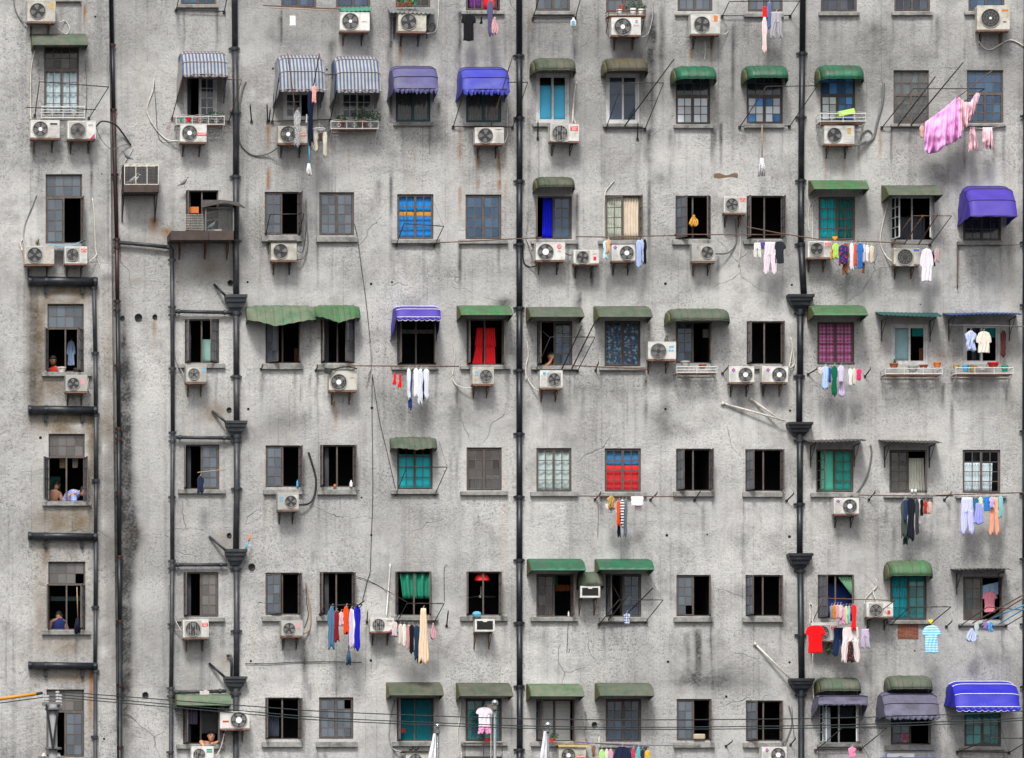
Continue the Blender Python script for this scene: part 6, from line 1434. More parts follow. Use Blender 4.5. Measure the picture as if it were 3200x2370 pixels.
for t, x0, y0, x1, y1, lab, m_ in (
 ('01',1290,22,1352,54,'terracotta pot in the middle of the top sill',terra),('01',1352,22,1385,55,'pale green pot on the top sill',green_pl),('01',1205,25,1240,56,'brown pot at the left of the top sill',terra),('01',1238,38,1290,58,'flat clay saucer on the top sill',terra),
 ('02',922,45,970,82,'clay pot left of the leafy plant on the pot shelf',terra),('02',1012,75,1072,128,'round white jar on the pot shelf',white_pl),('02',1082,80,1132,128,'second white jar at the right of the pot shelf',white_pl),('02',895,85,950,128,'white jar under the clay pot',white_pl),
 ('13',1045,1532,1122,1572,'broad terracotta pot at the left of the grey rack',terra),('13',1300,1545,1378,1575,'low terracotta bowl on the grey rack',terra),('13',1422,1522,1490,1572,'orange pot at the right of the grey rack',orange_pl),('13',1200,1552,1295,1600,'dim glass bowl on the grey rack',ac_grey),('13',1588,1542,1650,1580,'yellow brown pot at the left end of the crowded rack',gold_pl),('13',1735,1548,1800,1605,'ochre basin on the crowded rack',gold_pl),('13',1885,1525,1990,1560,'red basin on the crowded rack',red_pl),('13',1810,1555,1880,1590,'white bowl on the crowded rack',white_pl),('13',1670,1548,1730,1600,'pale blue tub on the crowded rack',cyan_pl),('13',2005,1550,2070,1600,'green tub at the right of the crowded rack',green_pl),
 ('31',1970,1478,2012,1512,'small red pot below the pink shorts',red_pl),('32',328,1480,362,1518,'red pot with a small plant before the slatted blind',red_pl),('12',1450,1512,1535,1562,'upturned grey pot on the rack under the weathered awning',ac_grey),('12',1605,1540,1675,1575,'low brown bowl on the rack under the weathered awning',terra),('00',1545,1018,1585,1050,'teal pot in the small flower box',green_pl),('00',1600,1015,1645,1050,'red pot in the small flower box',red_pl),('00',1690,1020,1740,1052,'brown pot in the small flower box',terra),('01',700,1040,770,1075,'dim pot at the left of the ornamental window box',terra),('01',880,1035,960,1075,'dim pot in the middle of the ornamental window box',terra),('10',500,1550,580,1600,'cream basin on the sill of the bay window',cab_white),('10',640,1560,705,1602,'dark basin on the sill of the bay window',ac_dark)):
    pot(t, x0, y0, x1, y1, m_, lab, d=.30 if t[0] != '1' or x0 < 1000 else .35)
for t, x0, y0, x1, y1, lab, n_, m_ in (('01',1285,-30,1380,25,'bright leafy plant in the top row flower pots',50,pm('leaf_bright',(.06,.20,.06),.6,.4,14)),('01',1215,-20,1265,22,'small seedling beside the bright leafy plant',20,MATS.get('leaf_bright')),('02',985,5,1150,80,'bushy plant on the pot shelf',80,leaf),('00',1760,955,1935,1020,'spiky plant in the small flower box',60,leaf),('01',835,890,965,1050,'tall bushy plant in the ornamental window box',120,leaf),('01',965,935,1070,1050,'bushy plant at the right of the ornamental window box',70,leaf),('01',690,985,780,1050,'low bushy plant at the left of the ornamental window box',50,leaf),('32',325,1430,400,1482,'small green plant in the red pot',26,leaf),('13',1060,1505,1120,1535,'tiny plant in the broad terracotta pot',14,leaf),('33',505,650,560,740,'green creeper under the red badged unit',26,leaf),('10',305,440,360,500,'dry weed growing from the wall above the dull air conditioner',22,bamboo_pale)):
    plant(t, x0, y0, x1, y1, lab, n_, d=.32, mat=m_)
lb = simple('03', 612, 945, 755, 992, pm('lime_box', (.45, .68, .10), .5, .1, 5), 'box', 'tilted lime green box on the grey shelf', 'box', d=.5, dep=.3); lb.rotation_euler = (0, radians(-12), 0)
simple('02', 503, 153, 553, 226, white_pl, 'jug', 'white jug with a blue label hanging from the top rack', 'jug', d=.5, rnd_=True)
MB().box(tuple(P('02', 512, 182, .592)), tuple(P('02', 540, 208, .590))).build('label_patch', cyan_pl, bpy.data.objects['jug'])
simple('31', 350, 908, 372, 970, cyan_pl, 'x', 'x', 'x') if False else None
simple('21', 347, 908, 366, 968, cyan_pl, 'spray_can', 'blue and white spray can on the sill above the blue marked unit', 'can', d=.05, rnd_=True)
simple('21', 665, 945, 692, 967, orange_pl, 'cup', 'small orange cup on the sill of the dark window', 'cup', d=.05, rnd_=True)
simple('21', 805, 912, 832, 968, white_pl, 'flask', 'white flask at the right end of the dark window sill', 'flask', d=.05, rnd_=True)
simple('32', 480, 385, 494, 432, white_pl, 'bottle', 'thin white bottle on the sill beside purple curtain', 'bottle', d=.05, rnd_=True)
simple('32', 1565, 1442, 1665, 1490, pm('stone_block', (.42, .36, .26), .9, .25, 9, bump=.4), 'stone_block', 'rough pale block on the sill of the bottom row', 'stone', d=.08, dep=.15, bev=.03)
simple('12', 2102, 1508, 2145, 1524, cyan_pl, 'tub', 'x', 'x') if False else None
simple('31', 618, 1400, 680, 1476, pm('yellow_bag', (.72, .42, .02), .6, .25, 14), 'paper_bag', 'yellow bag behind the shut bottom window', 'bag', d=-.12, dep=.1, bev=.03)
simple('31', 1865, 385, 1945, 438, pm('blue_bag', (.10, .35, .48), .6, .4, 16), 'bundle', 'pale blue bundle on the boxy air conditioner', 'bundle', d=.3, dep=.2, bev=.08)
for i, x in enumerate((1232, 1262)):
    simple('23', x, 985, x + 22, 1018, white_pl, 'shoe', ('left' if i == 0 else 'right') + ' white shoe on the sill by the cream curtains', 'shoe', d=.06, dep=.12, grp='white shoes on the sill', bev=.03)
sh = MB().loft([[P('10', 415 + 320*u, 500 + 12*sin(u*5) - 40*max(0, u - .75)*4*v, .1 + .25*v) + Vector((0, 0, -.05*v + .02*sin(u*8))) for u in np.linspace(0, 1, 9)] for v in (0, .5, 1)]).build('plastic_sheet', pm('pale_blue_sheet', (.20, .30, .38), .45, .3, 5, bump=.4, bscale=8), solid=.008)
tag(sh, 'pale blue sheet lying across the sill above the two bay air conditioners', 'sheet')
bg_ = MB().loft([[P('21', 590 + 280*u, -60 + 10*sin(u*7) + 40*v*(.3 if u > .2 else 1.3), .5 + .05*sin(u*9)) for u in np.linspace(0, 1, 12)] for v in (0, .5, 1)]).build('plastic_bag', black_pl, solid=.01)
tag(bg_, 'torn black bag wrapped over the cartoon stickered air conditioner', 'bag')
rag = MB().loft([[P('30', 1720 + 80*u, 1068 + 58*v + 6*sin(u*8), .20 + .02*sin(u*9)) for u in np.linspace(0, 1, 8)] for v in (0, .5, 1)]).build('rag', pm('pale_rag', (.5, .48, .45), .9, .2, 10), solid=.01)
tag(rag, 'pale rag draped over the branch pipe above the green awning', 'rag')
# ------------------------------------------------------------------ bird cages and pigeons
def wires(e, t, x0, y0, x1, y1, d, nx_, nz_, mat, r=.003):
    m = MB(); a = P(t, x0, y0, d); c = P(t, x1, y1, d)
    for k in range(nx_ + 1): x = a.x + (c.x-a.x)*k/nx_; m.box((x - r, a.y - r, c.z), (x + r, a.y + r, a.z))
    for k in range(nz_ + 1): z = c.z + (a.z-c.z)*k/nz_; m.box((a.x, a.y - r, z - r), (c.x, a.y + r, z + r))
    o = m.build('wire_mesh', mat, e); o['kind'] = 'stuff'; return o
e = empty('bird_cage', P('10', 1220, 0, .3, 0), 'bird cage of pale bars on a rusty bracket shelf', 'bird cage')
a, c = P('00', 1072, 1415, .62, 0), P('00', 1362, 1588, .62, 0)
fr = MB()
for x in np.linspace(a.x, c.x, 4): fr.box((x - .009, -.629, c.z), (x + .009, -.611, a.z))
for z in (a.z, c.z, c.z + (a.z - c.z)*.93): fr.box((a.x, -.628, z - .009), (c.x, -.612, z + .009))
fr.build('front_bars', cab_white, e)
tp = MB(); 
for x in np.linspace(a.x, c.x, 6): tp.tube([(x, -.61, a.z), (x, -.02, a.z + .05)], .012, 5)
tp.box((a.x, -.04, a.z + .03), (c.x, -.01, a.z + .07)); tp.build('roof_bars', cab_white, e)
for x in (a.x, c.x): MB().box((x - .012, -.6, c.z), (x + .012, -.02, a.z)).build('side_board', board, e)
wires(e, '00', 1076, 1440, 1358, 1585, .605, 24, 12, cab_grey, .0022)
MB().box((a.x + .02, -.05, c.z + .01), (c.x - .02, -.03, a.z - .01)).build('back_board', ac_dark, e)
f1, f2 = P('10', 1085, 0, .6, 0), P('10', 1365, 70, .6, 0)
MB().box((a.x - .02, -.66, c.z - .20), (c.x + .02, -.02, c.z - .016)).build('shelf_board', board, e, bevel=.006)
for x in (a.x, c.x - .02):
    MB().box((x - .015, -.04, c.z - .85), (x + .015, -.003, c.z - .201)).tube([(x, -.03, c.z - .82), (x, -.6, c.z - .21)], .014, 5).build('bracket', iron, e)
bird('00', 1145, 1582, .27, 'pale pigeon inside the barred cage', 1, d=.45, b=0, mat=pm('pigeon_white', (.5, .52, .53), .7, .2, 20))
bird('00', 1168, 1582, .24, 'white pigeon beside the pale one inside the barred cage', 1, d=.3, b=0, mat=MATS['pigeon_white'])
bird('00', 1096, 1388, .27, 'dark pigeon perched on top of the barred cage', -1, d=.45, b=0)
bird('00', 1580, 1612, .27, 'dark pigeon perched on the casement post of the pigeon loft', 1, d=.25, b=0)
e = empty('pigeon_loft', P('10', 1740, 400, .5, 0), 'wire pigeon loft with a slanted roof on a rusty shelf', 'pigeon loft')
a, c = P('10', 1470, 395, .85, 0), P('10', 2010, 470, .85, 0)
MB().box((a.x, -.85, c.z + .03), (c.x, -.02, a.z)).build('shelf_board', board, e, bevel=.006)
MB().box((a.x, -.87, c.z), (a.x + (c.x-a.x)*.6, -.845, a.z + .01)).build('front_board', board, e)
MB().box((a.x + (c.x-a.x)*.61, -.87, c.z), (c.x, -.845, a.z + .01)).build('front_board', board, e)
for px in (1545, 1765, 1955):
    q = P('10', px, 470, .1, 0); MB().box((q.x - .016, -.05, q.z - .48), (q.x + .016, -.004, q.z)).tube([(q.x, -.04, q.z - .44), (q.x, -.7, q.z - .01)], .016, 5).build('bracket', rust, e)
a, c = P('10', 1770, 190, .82, 0), P('10', 2008, 392, .82, 0)
fr = MB()
for x in (a.x, c.x):
    for y in (-.82, -.1): fr.box((x - .016, y - .016, c.z), (x + .016, y + .016, a.z))
fr.box((a.x, -.83, a.z - .02), (c.x, -.80, a.z)); fr.build('frame', cab_grey, e)
wires(e, '10', 1772, 192, 2006, 390, .815, 22, 18, cab_grey, .0022)
wires(e, '10', 1600, 252, 1755, 380, .70, 9, 6, cab_white, .003); wires(e, '10', 1630, 246, 1755, 370, .45, 8, 6, cab_grey, .003)
for (xa, ya, xb, yb) in ((1775,243,1920,205),(1775,305,1880,278)): MB().tube([P('10', xa, ya, .75, 0), P('10', xb, yb, .3, 0)], .013, 6).build('perch', bamboo_pale, e, smooth=True)
MB().loft([[P('10', x, y, d, 0) for x, y, d in row] for row in (((1745,128,.05),(1900,128,.05),(2040,140,.05)),((1730,190,.9),(1935,148,.95),(2112,195,1.0)))]).build('roof_sheet', dk, e, solid=.02)
MB().add([P('10', 1748, 130, .1, 0), P('10', 1768, 192, .82, 0), P('10', 1768, 392, .82, 0), P('10', 1748, 380, .1, 0)], [(0, 1, 2, 3)]).build('side_panel', ac_dark, e, solid=.01)
MB().box(tuple(P('10', 1610, 185, .03, 0)), tuple(P('10', 1710, 237, .05, 0))).build('orange_board', orange_pl, e)
MB().box(tuple(P('10', 1790, 392, .55, 0)), tuple(P('10', 1900, 384, .4, 0))).build('nest', white_pl, e)
bird('10', 1822, 388, .30, 'grey pigeon standing inside the wire pigeon loft', 1, d=.6, b=0, mat=pm('pigeon_grey', (.22, .28, .30), .7, .3, 24))
cat = MB().loft([[P('12', 1330 + u, 1345 - z, .30) + Vector((rx*cos(2*pi*k/10), ry*sin(2*pi*k/10), 0)) for k in range(10)] for u, z, rx, ry in ((0,-2,.05,.07),(0,12,.055,.08),(-2,26,.045,.06),(0,36,.035,.04),(2,44,.042,.045),(2,52,.035,.04),(2,57,.01,.01))], closed=True)
for q in (-.022, .022):
    p = P('12', 1332, 1291, .32); cat.add([p + Vector((q - .012, 0, 0)), p + Vector((q + .012, 0, 0)), p + Vector((q, 0, .035)), p + Vector((q, .012, 0))], [(0, 1, 2), (0, 2, 3), (1, 3, 2)])
tag(cat.build('cat', pm('cat_fur', (.10, .085, .075), .9, .5, 30), smooth=True), 'small dark cat sitting on an air conditioner', 'cat')
# ------------------------------------------------------------------ curtains, blinds, panels
WH = (.72, .73, .74)
net = pm('net_curtain', (.62, .66, .70), .9, .2, 6); grn = pm('net_green', (.008, .20, .12), .7, .35, 5)
ging = pattern_mat('pink_gingham', 'check', (.90, .04, .34), (.92, .40, .64), 11); flor = pattern_mat('blue_floral', 'spot', (.55, .66, .78), (.13, .21, .36), 12, duty=.40)
blu_v = pm('curtain_vivid_blue', (.005, .015, .80), .8, .15, 5); cyan_b = pm('blind_cyan', (.01, .78, .88), .6, .12, 3); sky_b = pm('blind_sky_blue', (.10, .58, 1.0), .6, .25, 1.5)
teal_b = pm('curtain_teal', (.01, .42, .47), .7, .2, 3); teal_d = pm('curtain_deep_teal', (.008, .22, .20), .7, .25, 3); red_c = pm('curtain_red', (.80, .012, .022), .8, .15, 6)
for t, x0, y0, x1, y1, m_, lab, kw in (
 ('01',1950,-290,2072,90,red_c,'red curtain in the top row window',{}),('01',1838,-290,1948,86,(.30,.06,.36),'magenta curtain in the top row window',{}),('00',388,600,674,990,net,'white net curtain in the tall second row window',{}),
 ('01',1222,800,1345,1030,(.05,.05,.07),'dark lace curtain at the left under the faded violet awning',{}),('01',1358,800,1480,1030,(.05,.05,.07),'dark lace curtain at the right under the faded violet awning',{}),('01',1825,800,1950,1035,(.05,.045,.05),'dark lace curtain at the left under the blue awning',{}),('01',1965,800,2092,1035,(.05,.045,.05),'dark lace curtain at the right under the blue awning',{}),
 ('02',228,738,470,1045,sky_b,'bright sky blue blind in the white sliding window',{'flat':1}),('02',832,748,1070,1045,(.06,.08,.15),'slate blue blind in the white sliding window',{'flat':1}),('03',1085,610,1380,1055,(.52,.60,.62),'pale curtain behind three slanted poles',{}),
 ('11',1222,85,1518,228,(.02,.27,.75),'blue upper part of the banded curtain',{'pl':7,'amp':.004}),('11',1222,228,1518,262,(.85,.32,.05),'orange band across the blue curtain',{'pl':7,'amp':.004}),('11',1222,262,1518,452,(.02,.25,.72),'blue lower part of the banded curtain',{'pl':7,'amp':.004}),('11',1812,90,2102,452,(.16,.25,.38),'blue grey curtain behind shut panes',{'pl':9}),
 ('12',266,105,352,458,blu_v,'vivid blue curtain in the half open window',{'xa':258}),('12',362,100,506,458,(.03,.16,.60),'duller blue curtain behind the shut casement',{}),('12',948,100,1088,465,(.62,.53,.42),'cream curtain in the open half of the window',{}),('12',812,95,940,465,(.66,.62,.52),'cream curtain behind the ajar casement',{}),
 ('13',443,100,592,465,(.01,.62,.68),'bright teal curtain behind the left casement',{}),('13',598,100,742,465,teal_d,'deep teal curtain behind the right casement',{}),('13',1692,280,1996,470,(.02,.06,.08),'dark curtain under the violet canopy',{}),
 ('11',1900,1225,1952,1388,red_c,'left red curtain, upper tier',{'pl':4,'xa':1884}),('11',1892,1380,1952,1545,red_c,'left red curtain, lower tier',{'pl':4,'xa':1856}),('11',1968,1225,2052,1388,red_c,'right red curtain, upper tier',{'pl':5,'xb':2064}),('11',1968,1380,2056,1545,red_c,'right red curtain, lower tier',{'pl':5,'xb':2062}),
 ('12',808,1185,1095,1550,flor,'blue flowered curtain behind the ajar casements',{}),('13',432,1190,735,1535,ging,'pink gingham curtain under the clean green awning',{'d':-.105,'amp':.008}),('13',1088,1215,1206,1515,(.42,.55,.60),'pale blue grey blind in the sliding window',{'flat':1}),('13',1238,1210,1345,1300,(.01,.22,.20),'rolled teal blind in the open half of the sliding window',{}),('13',1850,1210,1985,1310,(.01,.22,.20),'short teal blind behind the washing',{}),
 ('21',1222,690,1514,985,cyan_b,'bright cyan blind under the pleated mossy awning',{'flat':1}),('21',1845,885,1950,998,(.36,.37,.35),'left grey half curtain',{}),('21',1975,870,2105,998,(.36,.37,.35),'right grey half curtain',{}),('22',218,645,506,1005,(.62,.64,.62),'pale grey curtain behind shut panes',{'pl':4}),
 ('22',806,645,1102,790,(.06,.22,.42),'blue cloth above the red one behind shut panes',{'amp':.003,'d':-.135}),('22',806,785,1102,1003,pm('cloth_scarlet',(.85,.008,.012),.8,.12,5),'bright red cloth behind shut panes',{'amp':.005}),('23',458,660,566,1010,(.12,.62,.44),'mint green blind in the open half',{'flat':1}),('23',580,660,726,1010,(.05,.48,.38),'mint green blind behind the shut half',{'flat':1}),
 ('23',1212,722,1340,1018,(.66,.66,.58),'cream curtain in the open half under the dark sheet',{'xb':1352}),('23',1060,790,1198,1012,(.58,.57,.50),'cream curtain behind the shut half under the dark sheet',{}),('23',1684,762,1830,1014,(.78,.78,.82),'left white curtain behind shut panes',{}),('23',1838,766,1930,1014,(.78,.78,.82),'right white curtain behind shut panes',{'xb':1922}),
 ('31',1236,66,1502,280,grn,'green netting draped across the open window',{'xa':1262,'xb':1490,'pl':4,'amp':.05}),('32',222,150,350,430,(.11,.03,.12),'purple curtain behind the shut casement',{}),('33',430,148,735,446,pm('blue_inside',(.01,.03,.17),.8,.3,3),'blue cloth deep inside the window over the small clothes',{'d':-.5,'flat':1}),('33',600,92,738,250,(.22,.44,.26),'green curtain tied back in the corner',{'xa':720,'xb':738}),
 ('33',1062,75,1196,455,(.02,.66,.76),'cyan curtain behind the left casement',{}),('33',1206,75,1356,455,teal_d,'dark teal curtain behind the right casement',{}),('33',470,1215,535,1522,(.62,.66,.72),'white curtain blown aside under the torn canopy',{'xa':468,'xb':540,'pl':3}),
 ('10',1738,1325,1812,1525,(.28,.48,.42),'pale mint door panel inside the window with an angled casement',{'d':-.35,'flat':1}),('11',330,1400,370,1525,(.22,.10,.07),'dim brown cloth inside the window under the long pleated awning',{'d':-.5}),('11',1235,1240,1530,1275,(.30,.30,.26),'row of pale packets on a shelf inside the window under the scalloped awning',{'d':-.5}),('13',1120,270,1350,470,(.11,.12,.15),'dim grey cloth inside the white framed open window',{'d':-.5}),('12',1440,1180,1500,1260,(.10,.11,.12),'dim scrap behind the casement under the long weathered awning',{'d':-.4}),('12',1640,1235,1690,1310,(.42,.44,.42),'pale plastic bag inside the window under the long weathered awning',{'d':-.4}),('20',430,880,520,1085,(.03,.12,.10),'dim green cupboard inside the bay window',{'d':-.9,'flat':1}),('30',435,260,725,300,(.07,.12,.12),'dim shelf across the inside of the broken pane window',{'d':-.6,'flat':1}),('32',370,160,505,215,(.32,.10,.05),'reddish shelf inside the window with the purple curtain',{'d':-.5}),('32',362,85,392,160,(.02,.30,.10),'green cloth at the top of the window with the purple curtain',{'d':-.25}),('31',105,1300,200,1480,(.06,.07,.10),'dim curtain at the left of the bottom dark window',{'d':-.5}),('32',2045,90,2080,425,(.07,.07,.09),'dim curtain at the left of the open window by the slanting pipe',{'d':-.4}),('13',1300,1400,1345,1525,(.25,.10,.05),'brown cabinet inside the half open sliding window',{'d':-.4,'flat':1}),('33',610,1210,735,1300,(.10,.11,.14),'dim cloth inside the window under the torn canopy',{'d':-.5}),
 ('30',1730,1245,1868,1440,(.34,.36,.38),'pale wall board behind the person at the sill',{'d':-.9,'flat':1}),('30',1600,1240,1700,1360,(.15,.13,.20),'lilac cloth scrap hanging in the window with a person',{'pl':4})):
    curtain(t, x0, y0, x1, y1, m_, lab, **{k: (bool(v) if k == 'flat' else v) for k, v in kw.items()})
for (x0, x1) in ((1228,1330),(1375,1475)):
    curtain('01', x0, 985, x1, 1032, (.55,.56,.58), ('left' if x0 < 1300 else 'right') + ' white lace hem under the faded violet awning', d=-.13)
for (x0, x1) in ((1828,1935),(1978,2085)):
    curtain('01', x0, 988, x1, 1036, (.55,.56,.58), ('left' if x0 < 1900 else 'right') + ' white lace hem under the blue awning', d=-.13)
cor = pm('panel_teal_corrugated', (.008, .20, .25), .5, .2, 4)
for i, (x0, x1) in enumerate(((1238, 1358), (1368, 1508))):
    a = P('31', x0, 1150, -.12); c = P('31', x1, 1498, -.12); rows = []
    for k in range(61):
        x = a.x + (c.x - a.x)*k/60; y = .12 + .012*sin(k*pi/2.5*1.0)
        rows.append([(x, y, c.z), (x, y, a.z)])
    tag(MB().loft(rows).build('corrugated_panel', cor, solid=.004), ('left' if i == 0 else 'right') + ' teal corrugated panel closing the window', 'panel', 'teal panels closing a window')
bl = pm('blind_slat_white', (.55, .56, .56), .6, .1, 5)
for i, (x0, x1) in enumerate(((240, 355), (365, 500))):
    a = P('32', x0, 1160, -.13); c = P('32', x1, 1495, -.13)
    e = empty('slatted_blind', c, ('left' if i == 0 else 'right') + ' half of the white slatted blind', 'blind', 'white slatted blinds')
    for k in range(30):
        z = c.z + (a.z - c.z)*k/30; MB().box((a.x, .125 + .0, z), (c.x, .14, z + (a.z - c.z)/30*.82)).build('slat', bl, e)
pw = MB(); p = P('31', 1265, 1412, .02)
for k in range(5):
    a0 = 2*pi*k/5 + .3; q = .085
    pw.add([p, p + Vector((q*cos(a0), -.015, q*sin(a0))), p + Vector((q*.55*cos(a0 + .8), -.05, q*.55*sin(a0 + .8)))], [(0, 1, 2)])
tag(pw.build('pinwheel', pm('red_foil', (.72, .03, .01), .5, .15, 8), solid=.004), 'red paper pinwheel before the teal corrugated panel', 'pinwheel')
lp = P('31', 1945, 118, -.25); rows = []
for z, r_ in ((-.02, .19), (.05, .185), (.10, .155), (.145, .10), (.165, .03)): rows.append([lp + Vector((r_*cos(2*pi*k/18), r_*sin(2*pi*k/18)*.7, z)) for k in range(18)])
tag(MB().loft(rows, closed=True).build('lamp_shade', pm('lamp_red', (.85, .02, .015), .6, .1, 5), smooth=True), 'round red lamp shade hanging at the top of the open window', 'lamp')
fp = P('31', 1935, 250, -.5); fe = empty('ceiling_fan', fp, 'dim ceiling fan inside the window with the red lamp', 'fan')
MB().tube([fp + Vector((0, 0, .22)), fp], .015, 6).tube([fp, fp - Vector((0, 0, .06))], .05, 10).build('motor', cab_white, fe)
for k in range(3):
    a0 = 2*pi*k/3 + .4; MB().add([fp + Vector((.05*cos(a0), .05*sin(a0), -.02)), fp + Vector((.42*cos(a0 - .1), .42*sin(a0 - .1), -.02)), fp + Vector((.42*cos(a0 + .12), .42*sin(a0 + .12), -.05)), fp + Vector((.05*cos(a0 + .8), .05*sin(a0 + .8), -.04))], [(0, 1, 2, 3)]).build('blade', cab_grey, fe, solid=.006)
pf = P('33', 1168, 1480, -.06); m = MB()
for k in range(40):
    v = Vector((RN.gauss(0, 1), RN.gauss(0, .6), RN.gauss(0, 1))).normalized()*.10; w_ = v.cross(Vector((.3, 1, .2))).normalized()*.04
    m.add([pf + v*.4, pf + v + w_, pf + v*1.15, pf + v - w_], [(0, 1, 2, 3)])
tag(m.build('flower_ball', pm('pink_petals', (.66, .12, .22), .7, .25, 9), solid=.003), 'pink flower ball behind the casement under the sagging canopy', 'flower')
curtain('33', 1155, 1290, 1192, 1440, (.45, .38, .42), 'pale strip of cloth above the pink flower ball', d=-.13, pl=2)

# ------------------------------------------------------------------ laundry
bw = pattern_mat('cloth_black_white', 'spot', (.06, .06, .065), (.50, .50, .50), 46, duty=.42); zeb = pattern_mat('cloth_black_white_stripe', 'h', (.02, .02, .02), (.8, .8, .8), 14, duty=.45)
prt = pattern_mat('cloth_flower_print', 'spot', (.55, .08, .05), (.02, .02, .025), 22, duty=.3); nvr = pattern_mat('cloth_navy_red_print', 'spot', (.45, .03, .06), (.02, .03, .16), 16, duty=.35)
lbs = pattern_mat('cloth_pale_blue_stripe', 'h', (.18, .52, .78), (.50, .74, .88), 16); pks = pattern_mat('cloth_pink_white_stripe', 'v', (.82, .50, .50), (.85, .82, .82), 26); chk = pattern_mat('cloth_blue_check', 'check', (.05, .12, .35), (.72, .76, .82), 16)
NAVY, BLK, GRY = (.008, .014, .038), (.010, .010, .013), (.33, .34, .36)
